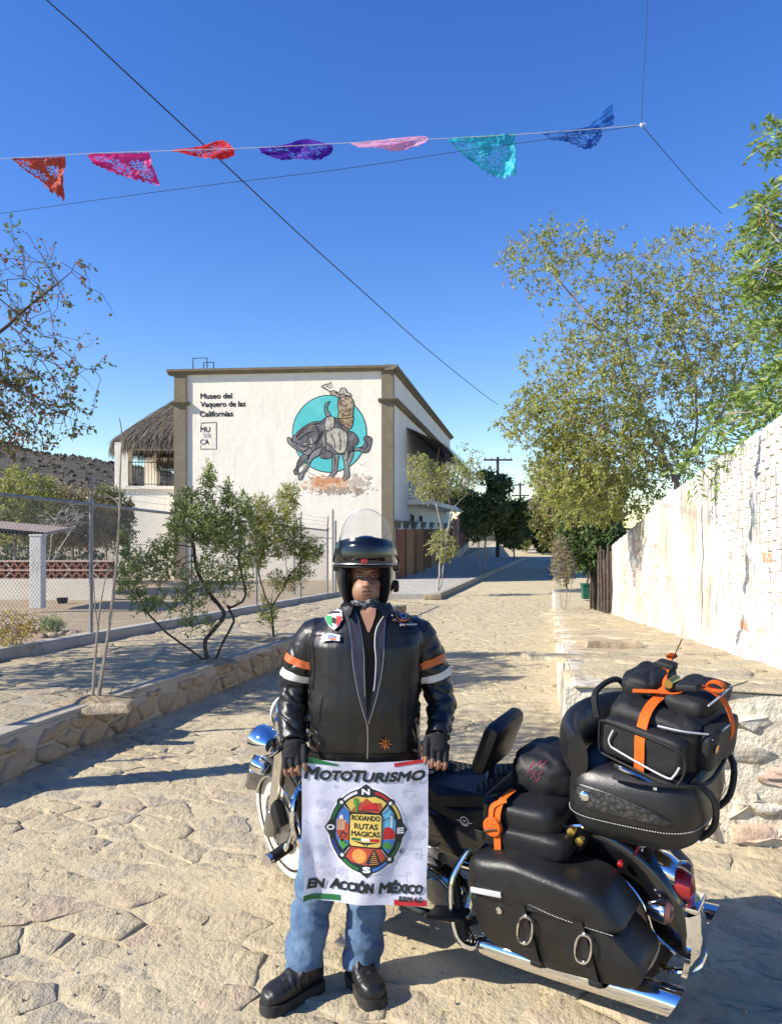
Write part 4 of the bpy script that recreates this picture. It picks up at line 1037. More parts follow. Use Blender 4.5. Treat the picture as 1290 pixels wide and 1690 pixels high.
def tree(name, label, cat, base, trunks, blobs, step, seed, leaf, per, lmat, bmat, r0=.004, rmax=None, droop=.3, group=None, tipmax=3, di=None, extra=None, woodname="trunk", wob=.25, shell=0, up=0, crownname="crown", power=2.3, floor=None):
    rs = np.random.RandomState(seed); A = np.concatenate([blob(rs, c, r, n, shell) for c, r, n in blobs])
    nodes, par = colonize(trunks, A, step, seed, di, wob=wob, up=up)
    root = thing(name, label, cat, base, group)
    b = B(); rad, nch = wood_mesh(b, nodes, par, r0, power, rmax, floor=floor)
    part(woodname, b, bmat, root, fixn=False, angle=None)
    n = len(nodes); h = np.zeros(n, int)
    for i in range(n-1, -1, -1):
        if par[i] >= 0: h[par[i]] = max(h[par[i]], h[i]+1)
    # twigs: every attraction point becomes a fine twig with leaves along it
    D = np.empty(len(A)); K = np.empty(len(A), int)
    for a in range(0, len(A), 400):
        d = np.linalg.norm(A[a:a+400, None, :]-nodes[None], axis=2); K[a:a+400] = d.argmin(1); D[a:a+400] = d.min(1)
    ok = D < step*4; tips, roots = A[ok], nodes[K[ok]]
    tw = B(); lv, ld = [], []
    for q, p in zip(tips, roots):
        ax = q-p; L = np.linalg.norm(ax)+1e-6; end = q+ax/L*step*rs.uniform(.2, 1.0)+np.array([0, 0, -droop*step*rs.uniform(0, .7)]); mid = (p+end)/2+rs.normal(0, step*.12, 3)
        tw.tube([p, mid, end], [r0, r0*.8, r0*.4], 3, False)
        k = rs.poisson(per)
        for t in rs.uniform(.15, 1.05, k):
            c = (p*(1-t)+mid*t)*(1-t)+(mid*(1-t)+end*t)*t
            lv.append(c+rs.normal(0, leaf[0]*.25, 3)); dd = (end-p)/(np.linalg.norm(end-p)+1e-6)*.5+rs.normal(0, .65, 3); dd[2] -= droop; ld.append(dd)
    kind(part("twigs", tw, bmat, root, fixn=False, angle=None), 'stuff')
    if lv:
        me = leaf_mesh(np.array(lv), np.array(ld), leaf[0], leaf[1], rs); me.materials.append(lmat); kind(part(crownname, me, None, root), 'stuff')
    return root, nodes, par, h
def gz(x, y, h=0): return Vector((x, y, zg(x, y)+h))

# left tree whose trunk stands out of frame on the sidewalk
g0 = gz(-4.05, 4.78, SWH)
tree("sidewalk_tree", "thin leafy tree with reddish seed pods reaching in over the sidewalk", "tree", tuple(g0),
     [[g0, g0+Vector((.02, .03, .9)), g0+Vector((.05, .1, 2.0))], [g0+Vector((.05, .1, 1.7)), (-3.4, 5.3, 2.5), (-2.75, 5.4, 3.1), (-2.25, 5.45, 3.55)], [g0+Vector((.05, .1, 2.0)), (-3.9, 5.3, 2.8), (-4.2, 5.8, 3.6)]],
     [((-3.1, 5.4, 2.65), (1.0, .9, .5), 420), ((-2.95, 5.4, 3.2), (1.05, .9, .75), 260), ((-4.0, 5.6, 3.3), (1.4, 1.4, 1.0), 420), ((-2.5, 5.4, 2.55), (.42, .5, .28), 70)], .085, 3, (.042, .023), 5.5, lf_red, m_barkdark, .0022, .14, .45, tipmax=4, power=2.15, floor=(-4.05, 4.78, 2.35, .13))
g0 = gz(-7.0, 9.6, .3)
tree("yard_shade_tree", "bushy shade tree rising behind the chain link fence", "tree", tuple(g0), [[g0, g0+Vector((.1, .1, 1.2)), g0+Vector((.2, 0, 2.2))]],
     [((-6.6, 8.9, 4.0), (1.75, 2.3, 1.3), 1300), ((-6.5, 7.4, 3.0), (1.3, 1.4, .9), 600)], .16, 8, (.085, .05), 9, lf_olive, m_barkdark, .004, .12, .3)
# two shrubs in the sidewalk pits
def px_at(px, py, Y): return P(px, py, Y)
g0 = gz(PITS[1][0], 9.0, SWH); Y = 9.0
tree("gnarled_shrub", "gnarled shrub with a twisted dark trunk and pale green leaf sprays in the sidewalk", "shrub", tuple(g0),
     [[g0, px_at(338, 1060, Y), px_at(352, 1040, Y-.1), px_at(370, 1015, Y), px_at(350, 985, Y+.1)], [g0+Vector((.06, 0, 0)), px_at(368, 1060, Y+.15), px_at(385, 1025, Y+.2), px_at(375, 1000, Y+.15)],
      [g0+Vector((-.04, -.03, .02)), px_at(310, 1070, Y-.2), px_at(270, 1040, Y-.25), px_at(238, 1008, Y-.3)], [px_at(350, 985, Y+.1), px_at(325, 940, Y), px_at(318, 880, Y)], [px_at(375, 1005, Y+.1), px_at(405, 985, Y+.1), px_at(392, 920, Y+.1)]],
     [(px_at(330, 860, Y), (.36, .42, .28), 330), (px_at(365, 880, Y), (.30, .36, .25), 280), (px_at(344, 800, Y), (.07, .12, .27), 80), (px_at(375, 820, Y), (.06, .1, .2), 50), (px_at(410, 850, Y), (.07, .1, .16), 40), (px_at(205, 900, Y-.3), (.06, .1, .2), 40), (px_at(285, 880, Y-.1), (.07, .12, .25), 50), (px_at(310, 830, Y), (.16, .2, .2), 80), (px_at(395, 835, Y), (.13, .2, .18), 70), (px_at(350, 945, Y), (.42, .36, .22), 150), (px_at(385, 960, Y), (.25, .3, .25), 60), (px_at(300, 990, Y-.1), (.3, .3, .18), 90), (px_at(330, 1030, Y), (.3, .3, .14), 50), (px_at(395, 900, Y+.1), (.22, .3, .3), 90),
      (px_at(222, 945, Y-.3), (.22, .3, .30), 190), (px_at(268, 925, Y-.2), (.18, .25, .3), 150), (px_at(240, 1000, Y-.3), (.22, .2, .14), 60)], .055, 15, (.048, .019), 7.5, lf_green, m_barkdark, .0022, .06, -.25, tipmax=3, wob=.3, power=1.95)
g0 = gz(PITS[2][0], 11.4, SWH); Y = 11.4
tree("slender_shrub", "slender shrub with narrow leaves growing beside the gnarled one", "shrub", tuple(g0),
     [[g0, px_at(450, 1030, Y), px_at(448, 1000, Y), px_at(452, 965, Y)], [px_at(449, 1000, Y), px_at(465, 975, Y), px_at(480, 945, Y)], [px_at(452, 1020, Y), px_at(430, 960, Y), px_at(425, 930, Y)]],
     [(px_at(455, 880, Y), (.42, .4, .38), 380), (px_at(475, 825, Y), (.15, .2, .25), 90), (px_at(430, 850, Y), (.2, .2, .3), 110), (px_at(508, 910, Y), (.22, .25, .25), 130), (px_at(420, 920, Y), (.2, .2, .2), 70), (px_at(495, 950, Y), (.15, .2, .12), 40), (px_at(440, 1010, Y), (.14, .2, .2), 45), (px_at(465, 960, Y), (.3, .3, .15), 60)],
     .07, 16, (.078, .018), 7, lf_yellow, m_barkdark, .0025, .045, -.1, tipmax=3, power=2.05)
# three bare saplings
g0 = gz(PITS[0][0], 6.6, SWH); Y = 6.6; root = thing("bare_sapling", "leafless grey sapling of three thin stems rising from the sidewalk pit", "sapling", tuple(g0))
for pl, r0_, r1_ in (([(160, 1160), (172, 1090), (182, 1020), (192, 930), (197, 850), (198, 790), (201, 720), (197, 690)], .017, .004), ([(152, 1162), (157, 1090), (162, 1030), (168, 985), (178, 935)], .015, .004), ([(163, 1160), (170, 1110), (174, 1065)], .011, .005), ([(161, 1035), (156, 990), (154, 950)], .008, .004), ([(198, 838), (190, 825), (172, 815)], .006, .002), ([(199, 836), (206, 815), (209, 800)], .004, .002), ([(181, 1028), (188, 1008)], .005, .003)):
    pts = smooth_path([px_at(a, c, Y+.03*k) for k, (a, c) in enumerate(pl)], 3); b = B(); b.tube(pts, [lerp(r0_, r1_, k/(len(pts)-1)) for k in range(len(pts))], 6); part("stem", b, m_bark, root)
b = B(); r = random.Random(3)
for k in range(26):
    c = g0+Vector((r.uniform(-.3, .35), r.uniform(-.25, .25), .03)); b.tube([c, c+Vector((r.uniform(-.12, .12), r.uniform(-.1, .1), r.uniform(.0, .09)))], .003, 3)
kind(part("dry_twigs", b, m_barkdark, root), 'stuff')
stone_geo(b := B(), [(g0.x+.02, g0.y-.36), (g0.x+.42, g0.y-.34), (g0.x+.40, g0.y-.22), (g0.x+.05, g0.y-.22)], lambda x, y, h: (x, y, zg(x, y)+SWH+h), random.Random(2), gap=.01, proud=.05, dome=.02)
tag(obj("flat_stone", b, m_stone), "flat stone edging the sapling pit in the sidewalk", "stone")
# street trees in front of the museum
g0 = gz(P(722, 0, 27.6).x, 27.6, .15); Y = 27.6
tree("pale_street_tree", "pale trunked street tree with sparse yellowish leaves before the museum doors", "tree", tuple(g0),
     [[g0, px_at(728, 900, Y), px_at(726, 860, Y), px_at(715, 820, Y)], [g0+Vector((.1, 0, 0)), px_at(738, 880, Y), px_at(748, 840, Y), px_at(770, 815, Y)], [px_at(728, 900, Y), px_at(745, 850, Y+.3), px_at(735, 810, Y)]],
     [(px_at(715, 795, Y), (1.0, 1.0, .75), 380), (px_at(755, 790, Y), (.9, 1, .7), 260), (px_at(690, 770, Y), (.5, .6, .5), 110), (px_at(730, 900, Y), (.55, .6, .6), 190), (px_at(770, 770, Y), (.6, .6, .9), 60)], .15, 21, (.10, .055), 4, lf_yellow, m_barkpale, .006, .07, .2, group="street trees along the left kerb")
g0 = gz(P(792, 0, 37).x, 37, .1); Y = 37
tree("dark_street_tree", "dense dark green tree with twin trunks at the museum walkway", "tree", tuple(g0),
     [[g0, px_at(790, 910, Y), px_at(785, 870, Y)], [g0+Vector((.3, .3, 0)), px_at(800, 900, Y), px_at(808, 865, Y)]],
     [(px_at(785, 858, Y), (.8, 1.3, 1.0), 330), (px_at(812, 838, Y), (.9, 1.2, .8), 330), (px_at(842, 862, Y+2), (.85, 1.4, .95), 380), (px_at(826, 800, Y), (.6, .8, .45), 130), (px_at(770, 822, Y), (.5, .8, .5), 110), (px_at(856, 838, Y+1), (.4, .6, .4), 70), (px_at(800, 785, Y), (.4, .5, .3), 40)], .26, 22, (.19, .10), 9, lf_dark, m_bark, .01, .12, .2, group="street trees along the left kerb")
for k, (px, Y, s, py, lm) in enumerate(((848, 56, 2.0, 868, lf_dark), (862, 74, 2.2, 875, lf_green), (842, 84, 2.4, 872, lf_green), (872, 110, 3, 880, lf_dark))):
    g0 = gz(P(px, 0, Y).x, Y, .1); c = P(px, py, Y)
    tree("street_tree", ["rounded dark tree just beyond the twin trunked tree", "bright green tree at the end of the brick garden wall", "green tree behind the brick garden wall", "small dark tree closing the far end of the street"][k], "tree", tuple(g0), [[g0, g0+Vector((0, 0, 1.2))]],
         [(c, (s*.75, s, s*.8), 260)], s*.2, 30+k, (.26, .15), 16, lm, m_bark, .014, .12, .2, group="street trees along the left kerb")
# right side: bush on the sidewalk, dark thicket, big tree, frond tree
g0 = gz(P(930, 0, 20.5).x, 20.5, .12); Y = 20.5
tree("sidewalk_bush", "upright twiggy bush with small pale leaves growing at the sidewalk edge", "bush", tuple(g0),
     [[g0+Vector((dx, dy, 0)), g0+Vector((dx*2.2, dy*2, .8)), g0+Vector((dx*3, dy*3, 1.2))] for dx, dy in ((0, 0), (.06, .03), (-.07, .0), (.03, -.06), (-.03, .07), (.1, 0), (-.1, .04))],
     [(px_at(930, 935, Y), (.36, .36, .55), 420), (px_at(925, 905, Y), (.25, .25, .35), 150)], .09, 41, (.055, .026), 5, lf_dry, m_barkpale, .004, .02, -.4)
for k, (px, py, Y, rr, lm) in enumerate(((935, 850, 30, (1.4, 1.8, 1.2), lf_olive), (968, 835, 26, (1.3, 1.6, 1.3), lf_olive), (912, 868, 44, (1.4, 2, 1.3), lf_dark), (975, 880, 21.5, (.8, 1.6, .8), lf_dark), (905, 872, 70, (2.2, 2.6, 1.8), lf_olive))):
    c = P(px, py, Y); g0 = gz(c.x, Y, .0)
    tree("thicket_tree", ["olive thicket tree behind the twiggy sidewalk bush", "taller olive tree beside the end of the white wall", "dark tree leaning over the right street edge", "low dark shrubby tree against the stake fence", "distant olive tree on the right of the street"][k], "tree", tuple(g0),
         [[g0, g0+Vector((0, 0, max(.5, c.z-g0.z-rr[2]*.6)))]], [(c, rr, 420), ((c.x, c.y, c.z-rr[2]*.7), (rr[0]*.7, rr[1], rr[2]*.5), 150)], .2*max(rr[0], 1), 50+k, (.12+.002*Y, .06+.001*Y), 14, lm, m_barkdark, .007, .1, .2, group="trees along the right side of the street")
Y = 13.0; g0 = gz(P(1135, 0, Y).x, Y, .4)
tree("spreading_tree", "large spreading tree with sparse olive leaves and grey twigs behind the white wall", "tree", tuple(g0),
     [[g0, px_at(1120, 830, Y), px_at(1105, 770, Y), px_at(1075, 715, Y), px_at(1050, 655, Y), px_at(1005, 610, Y)], [px_at(1112, 800, Y), px_at(1140, 745, Y+.3), px_at(1150, 680, Y+.4), px_at(1140, 600, Y+.4), px_at(1100, 520, Y)],
      [px_at(1105, 770, Y), px_at(1050, 735, Y-.4), px_at(985, 700, Y-.5), px_at(930, 690, Y-.4)], [px_at(1050, 655, Y), px_at(1000, 560, Y-.1), px_at(955, 500, Y), px_at(900, 440, Y)], [px_at(1140, 740, Y), px_at(1190, 680, Y+.5), px_at(1230, 600, Y+.8)], [px_at(1060, 670, Y), px_at(1035, 560, Y+.3), px_at(1040, 450, Y+.3)]],
     [(px_at(960, 640, Y), (1.15, 1.4, 1.2), 620), (px_at(1000, 740, Y), (1.1, 1.4, .75), 560), (px_at(1090, 600, Y), (1.5, 1.6, 1.5), 900), (px_at(1020, 480, Y), (1.5, 1.2, 1.0), 260), (px_at(1130, 450, Y), (1.2, 1.3, .8), 210), (px_at(900, 690, Y), (.9, 1.0, .55), 300), (px_at(880, 430, Y), (.8, .8, .5), 90), (px_at(950, 790, Y), (.8, 1.2, .85), 520), (px_at(915, 770, Y), (.5, .8, .7), 200), (px_at(1010, 820, Y+.5), (.7, 1.0, .55), 260), (px_at(1210, 560, Y+.6), (1.3, 1.4, 1.6), 700), (px_at(1090, 760, Y+.6), (1.1, 1.2, .7), 320), (px_at(940, 400, Y), (.8, .8, .4), 70)],
     .125, 61, (.062, .034), 10, lf_yellow, m_bark, .0026, .2, .35, tipmax=3, power=2.15)
# frond tree: pinnate leaves in rosettes
Y = 6.7; g0 = gz(4.25, Y, .55); rs = np.random.RandomState(71)
bl = [((3.42, 6.7, 5.05), (.36, .5, .32), 30), ((3.2, 6.6, 4.35), (.22, .4, .22), 14), ((3.55, 6.7, 4.55), (.45, .6, .5), 42), ((3.3, 6.6, 3.95), (.35, .5, .3), 26), ((3.6, 6.7, 3.2), (.45, .7, .55), 50), ((3.3, 6.8, 2.75), (.42, .8, .32), 44), ((3.95, 7.2, 3.7), (.5, .9, 1.2), 70), ((3.05, 7.2, 2.5), (.45, .6, .2), 26)]
A = np.concatenate([blob(rs, c, r, n) for c, r, n in bl])
nodes, par = colonize([[g0, (4.15, 6.7, 1.9), (4.0, 6.7, 3.0), (3.85, 6.7, 4.0), (3.6, 6.7, 4.8)]], A, .14, 71)
root = thing("frond_tree", "leafy tree with feathery fronds and yellow seed clusters above the white wall", "tree", tuple(g0))
b = B(); wood_mesh(b, nodes, par, .008, 2.3, .09); part("trunk", b, m_bark, root, fixn=False, angle=None)
nch = np.zeros(len(nodes), int)
for p_ in par:
    if p_ >= 0: nch[p_] += 1
pos, dr, gp = [], [], []
rr = random.Random(5)
for i in range(len(nodes)):
    if par[i] < 0 or nch[i] > 1: continue
    tip = nodes[i]; ax = nodes[i]-nodes[par[i]]; ax = Vector(ax).normalized()
    if nch[i] == 1 and rr.random() < .45: continue
    for f_ in range(9 if nch[i] == 0 else 4):
        d = (ax*.5+Vector((rr.gauss(0, 1), rr.gauss(0, 1), rr.gauss(.15, .8)))).normalized(); L = rr.uniform(.16, .30); s = d.cross(Vector((rr.gauss(0, .4), rr.gauss(0, .4), 1))).normalized()
        for k in range(7):
            t = .25+.75*k/6; c = Vector(tip)+d*L*t+Vector((0, 0, -.10*L*t*t*4))
            for sg in (-1, 1): pos.append(c); dr.append(s*sg+d*.75+Vector((0, 0, rr.uniform(-.35, .1))))
    if rr.random() < .10:
        c0 = Vector(tip)+Vector((rr.uniform(-.1, .1), rr.uniform(-.1, .1), -.05))
        for k in range(40): gp.append(c0+Vector((rr.gauss(0, .05), rr.gauss(0, .05), -abs(rr.gauss(0, .09)))))
me = leaf_mesh(np.array(pos), np.array(dr), .085, .026, rs, .15); me.materials.append(lf_frond); kind(part("crown", me, None, root), "stuff")
me = leaf_mesh(np.array(gp), rs.normal(0, .5, (len(gp), 3))-np.array([0, 0, .7]), .04, .014, rs, .1); me.materials.append(lf_gold); kind(part("seed_clusters", me, None, root), "stuff")
# yard vegetation at the left
for k, (px, py, Y, rr_, lm, bm_, lab) in enumerate(((25, 830, 25, (1.5, 1.6, 1.15), lf_yellow, m_bark, "yellow green feathery tree beyond the lattice wall"), (120, 850, 27, (1.45, 1.6, 1.0), lf_dry, m_bark, "dry brownish green tree beyond the lattice wall"), (175, 845, 30, (1.1, 1.5, 1.0), lf_olive, m_bark, "olive tree beside the palapa wing"), (70, 890, 31, (3.6, 1.4, 1.25), lf_dark, m_barkdark, "dark hedge like thicket filling the shade behind the lattice wall"))):
    c = P(px, py, Y); g0 = gz(c.x, Y, .2)
    tree("yard_tree", lab, "tree", tuple(g0), [[g0, g0+Vector((0, 0, max(.4, c.z-g0.z-rr_[2]*.7)))]], [(c, rr_, 520), ((c.x, c.y, c.z-rr_[2]*.8), (rr_[0]*.9, rr_[1], rr_[2]*.4), 120)], .2, 80+k, (.15, .06), 11, lm, bm_, .008, .1, .35, group="trees in the yard behind the fence")
g0 = gz(P(82, 0, 23.5).x, 23.5, .2); Y = 23.5
tree("bare_yard_tree", "leafless tree with many pale upright branches behind the lattice wall", "tree", tuple(g0), [[g0, px_at(82, 920, Y)], [px_at(80, 930, Y), px_at(85, 890, Y), px_at(95, 850, Y)], [px_at(84, 930, Y), px_at(105, 895, Y), px_at(128, 862, Y)]],
     [(px_at(100, 860, Y), (.75, .7, .5), 120), (px_at(120, 850, Y), (.5, .5, .4), 60)], .16, 90, (.06, .03), .05, lf_dry, m_barkpale, .008, .05, .2)
for k, (px, py, Y, rr_, lm, lab) in enumerate(((18, 1042, 9.6, (.42, .4, .26), lf_gold, "low golden dry bush just behind the fence kerb"), (86, 1031, 13.2, (.2, .2, .14), lf_green, "small rounded green bush on the bare soil of the yard"))):
    c = P(px, py, Y); g0 = gz(c.x, Y, .22)
    tree("low_bush", lab, "bush", tuple(g0), [[g0, g0+Vector((0, 0, .1))]], [((c.x, c.y, c.z), rr_, 160)], .07, 95+k, (.05, .02), 6, lm, m_bark, .003, .012, 0)
# stake fence, green bin and leaning rubble where the white wall ends
sf = thing("stake_fence", "dark rough stake fence continuing from the end of the white wall", "fence", (WX(18.5), 18.5, zg(5, 18.5)))
r = random.Random(9)
for k in range(16):
    y = 17.75+k*.32; x = WX(y)-.05+r.uniform(-.05, .05); z = zp(y, x); b = B(); b.tube([(x, y, z-.05), (x+r.uniform(-.06, .06), y+r.uniform(-.04, .04), z+r.uniform(1.2, 1.65))], [.045, .03], 6); part("stake", b, m_barkdark, sf)
b = B(); b.add([(WX(17.6)+.12, 17.6, zp(17.6)-.1), (WX(23)+.12, 23, zp(23)-.1), (WX(23)+.12, 23, zp(23)+1.5), (WX(17.6)+.12, 17.6, zp(17.6)+1.45)], [(0, 1, 2, 3)]); part("reed_backing", b, m_barkdark, sf, smooth=False)
m_bin = mat("green_bin", (.008, .10, .06), rough=.4)
bn = thing("wheeled_bin", "green plastic bin standing beside the stake fence", "bin", tuple(gz(P(968, 0, 25).x, 25, .1)))
c = Vector(bn.location); b = B(); b.loft([[c+Vector((sx*w_, sy*w_, z)) for sx, sy in ((-1, -1), (1, -1), (1, 1), (-1, 1))] for z, w_ in ((.06, .14), (.5, .17))]); part("bin_body", b, m_bin, bn, smooth=False)
b = B(); b.rbox(c+Vector((0, 0, .53)), (.38, .40, .05), .02); part("lid", b, m_bin, bn)
# ------------------------------------------------------------------ touring motorcycle
m_leather = mat("black_leather", (.008, .008, .0085), [(8, .5, .75, (.014, .014, .0145), 'n')], .42, bump=[(320, .25, .0015, 'v'), (9, .3, .01, 'n')], spec=.5, rvar=.1)
m_vinyl = mat("black_vinyl", (.006, .0065, .009), rough=.55, bump=[(14, .35, .01, 'n')], spec=.4)
m_gloss = mat("black_gloss_paint", (.006, .006, .007), rough=.12, coat=.8, spec=.5)
m_chrome = mat("chrome", (.82, .82, .83), rough=.06, metal=1)
m_steel = mat("dull_steel", (.32, .32, .33), rough=.35, metal=.9, bump=[(40, .2, .003, 'n')])
m_rubber = mat("tyre_rubber", (.018, .017, .016), [(30, .5, .75, (.06, .052, .042), 'n')], .85)
m_ww = mat("cream_whitewall", (.62, .56, .45), [(9, .45, .7, (.5, .44, .34), 'n')], .7)
m_red = mat("red_lens", (.28, .01, .012), rough=.12, coat=.5)
m_amber = mat("amber_lens", (.75, .20, .02), rough=.2)
m_smoke = mat("smoked_lens", (.16, .07, .06), rough=.12)
m_plate = mat("maroon_plate", (.20, .02, .03), rough=.5)
m_wht = mat("white_print", (.75, .75, .74), rough=.6)
m_blk = mat("matt_black", (.011, .011, .012), rough=.65, spec=.4)
m_orange = mat("orange_webbing", (.62, .115, .012), [(60, .5, .8, (.5, .08, .01), 'n')], .75, bump=[(250, .3, .001, 'w')], spec=.25)
m_brass = mat("brass_fitting", (.55, .38, .10), rough=.25, metal=.9)
m_pod = mat("textured_panel", (.035, .033, .031), [(60, .35, .6, (.012, .012, .012), 'v')], .5, bump=[(60, .9, .004, 'v')])
m_nylon = mat("black_nylon", (.011, .011, .012), [(5, .5, .75, (.017, .017, .018), 'n')], .6, bump=[(700, .25, .0006, 'w'), (11, .5, .012, 'n')], spec=.35)
m_reflect = mat("reflective_piping", (.55, .56, .57), rough=.35, metal=.2)
m_pink = mat("magenta_thread", (.22, .012, .05), rough=.7)

bike = thing("touring_motorcycle", "black touring motorcycle with saddlebags and whitewall tyres parked on its stand", "motorcycle", (.80, 2.99, zg(.8, 2.99)+.004))
bike.rotation_euler = (Matrix.Rotation(math.radians(145.3), 3, 'Z') @ Matrix.Rotation(math.radians(-7.5), 3, 'X')).to_euler()
bike.scale = (.96,)*3
def K(name, b, m, par=None, **kw): return obj(name, b, m, par or bike, **kw)
def tubeb(pts, r, n=8, k=4): b = B(); sp = smooth_path(pts, k); b.tube(sp, r if not isinstance(r, (list, tuple)) else [lerp(r[0], r[1], i/(len(sp)-1)) for i in range(len(sp))], n); return b
ST = Matrix.Translation((1.60, 0, 0)) @ Matrix.Rotation(math.radians(-20), 4, 'Z') @ Matrix.Translation((-1.60, 0, 0))
def steer(b): b.v = [tuple(ST @ Vector(v)) for v in b.v]; return b
idn = lambda b: b
def wheel(x, R, W, tf, name, brake=1):
    c = (x, 0, R)
    b = B(); prof = []
    for k in range(17):
        a = math.pi*(k/16)*1.0; prof.append((R-W*.62+W*.62*math.sin(a)**.7, -W/2*math.cos(a)*1.0))
    b.lathe([(R-W*.62-.004, -W*.36)]+prof+[(R-W*.62-.004, W*.36)], c, 'y', 48); wt = K("tyre", tf(b), m_rubber)
    for s in (-1, 1):
        b = B(); b.lathe([(R-W*.60, s*W*.40), (R-W*.60, s*W*.46), (R-W*.46, s*W*.525), (R-W*.30, s*W*.515), (R-W*.30, s*W*.46)], c, 'y', 48); sub("whitewall", tf(b), m_ww, wt)
    b = B(); b.lathe([(R-W*.60, -W*.40), (R-W*.55, -W*.44), (R-W*.66, -W*.38), (R-W*.78, -W*.2), (R-W*.78, W*.2), (R-W*.66, W*.38), (R-W*.55, W*.44), (R-W*.60, W*.40)], c, 'y', 48); rim = K("rim", tf(b), m_chrome)
    r_ = random.Random(1)
    for k in range(32):
        a = 2*math.pi*k/32; s = 1 if k % 2 else -1; a2 = a+(.35 if (k//2) % 2 else -.35)
        b = B(); b.tube([(x+.045*math.cos(a2), s*.035, R+.045*math.sin(a2)), (x+(R-W*.77)*math.cos(a), s*.01, R+(R-W*.77)*math.sin(a))], .0028, 4); K("spoke", tf(b), m_chrome, smooth=False)
    b = B(); b.lathe([(.02, -.075), (.055, -.07), (.055, -.05), (.035, -.04), (.035, .04), (.055, .05), (.055, .07), (.02, .075)], c, 'y', 20); K("hub", tf(b), m_chrome)
    if brake:
        b = B(); b.lathe([(.075, .073), (.148, .073), (.148, .080), (.075, .080)], c, 'y', 40)
        d = K("brake_disc", tf(b), m_steel)
        for k in range(24):
            a = 2*math.pi*k/24; rr = .118+.018*(k % 2); b = B(); b.lathe([(.006, .0), (.006, .0015)], (x+rr*math.cos(a), .0805, R+rr*math.sin(a)), 'y', 8); sub("disc_hole", tf(b), m_blk, d)
wheel(1.60, .325, .13, steer, "front")
wheel(0, .32, .14, idn, "rear", 0)
# front fender
def fender(x, R, r_out, W, a0, a1, drop, flare, tf, name, mt):
    prof = [(-1, drop), (-1.0, drop*.6), (-.98, .03), (-.85, .008), (-.45, 0), (0, -.004), (.45, 0), (.85, .008), (.98, .03), (1.0, drop*.6), (1, drop)]
    def g(u, v):
        a = math.radians(lerp(a0, a1, v)); i = u*(len(prof)-1); k = min(int(i), len(prof)-2); f_ = i-k
        y = lerp(prof[k][0], prof[k+1][0], f_)*W; dr = lerp(prof[k][1], prof[k+1][1], f_)
        e = flare*max(0, (abs(v-.5)-.38)/.12)**1.5 if abs(v-.5) > .38 else 0
        taper = 1-.6*max(0, (.12-v)/.12)**2-.5*max(0, (v-.9)/.1)**2
        rr = r_out+e-dr*taper
        return Vector((x+rr*math.cos(a), y*(1-.12*max(0, (.1-v)/.1)), R+rr*math.sin(a)))
    b = B(); b.grid(g, 21, 30); f = K(name, tf(b), mt, angle=60)
    for s in (0, 1):
        b = B(); b.tube([g(s, v)*1.0 for v in np.linspace(0, 1, 30)], .006, 6); sub("fender_trim", tf(b), m_chrome, f)
    return f, g
ff, fg = fender(1.60, .325, .385, .085, 8, 178, .15, .045, steer, "front_fender", m_gloss)
q = []; r = random.Random(6)
for k in range(8): q.append((.055+k*.012, .0+.006*math.sin(k*2.2)))
b = B()                                              # chrome script on the fender skirt
pts = []
for k in range(34):
    t = k/33; a = math.radians(38+30*t); rr = .385-.09+.010*math.sin(k*1.9)+.012*math.cos(k*.7); pts.append((1.63+rr*math.cos(a), .089, .325+rr*math.sin(a)))
b.tube(pts, .0028, 4); sub("fender_script", steer(b), m_chrome, ff)
for s in (-1, 1):
    b = B(); b.tube([(1.63, s*.105, .325), (1.47, s*.105, .70), (1.40, s*.105, .93)], [.027, .029, .036], 12); K("fork_leg", steer(b), m_chrome)
    b = B(); b.tube([(1.66, s*.105, .26), (1.60, s*.105, .40)], [.036, .034], 12); K("fork_slider", steer(b), m_steel)
b = B(); b.rbox((1.55, .105, .40), (.09, .05, .13), .015, Matrix.Rotation(.4, 3, 'Y')); K("brake_caliper", steer(b), m_blk)
b = B(); b.ell((1.44, 0, .90), (.15, .125, .125), 24, 16); K("headlight_nacelle", steer(b), m_chrome)
b = B(); b.lathe([(.02, .155), (.085, .145), (.095, .12), (.095, .10)], (1.43, 0, .90), 'x', 24); K("headlight_lens", steer(b), m_reflect)
for s in (-1, 1):
    c = (1.36, s*.225, .865)
    b = B(); b.lathe([(.004, -.085), (.035, -.08), (.060, -.05), (.071, -.01), (.073, .03), (.068, .036)], c, 'x', 24); pl = K("passing_lamp", steer(b), m_chrome)
    b = B(); b.lathe([(.067, .034), (.045, .048), (.01, .052)], c, 'x', 20); sub("lamp_lens", steer(b), m_reflect, pl)
    b = B(); b.lathe([(.004, -.055), (.03, -.045), (.042, .0), (.044, .03)], (1.38, s*.24, .745), 'x', 18); sg = K("turn_signal", steer(b), m_chrome)
    b = B(); b.lathe([(.042, .028), (.03, .045), (.006, .05)], (1.38, s*.24, .745), 'x', 16); sub("signal_lens", steer(b), m_amber, sg)
    K("lamp_bracket", steer(tubeb([(1.40, s*.10, .80), (1.37, s*.19, .79), (1.36, s*.225, .80)], .014)), m_chrome)
    hb = K("handlebar", steer(tubeb([(1.36, s*.03, .95), (1.29, s*.11, .96), (1.18, s*.17, .96), (1.02, s*.20, .92)], .0125)), m_chrome)
    b = B(); b.tube([(1.13, s*.182, .95), (1.01, s*.203, .918)], .018, 10); sub("grip", steer(b), m_blk, hb)
    K("control_lever", steer(tubeb([(1.20, s*.18, .97), (1.14, s*.22, .97), (1.06, s*.24, .94)], .006, 6)), m_chrome)
b = B(); b.rbox((1.585, .112, .45), (.012, .012, .085), .004, Matrix.Rotation(-.3, 3, 'Y')); K("fork_reflector", steer(b), m_amber)
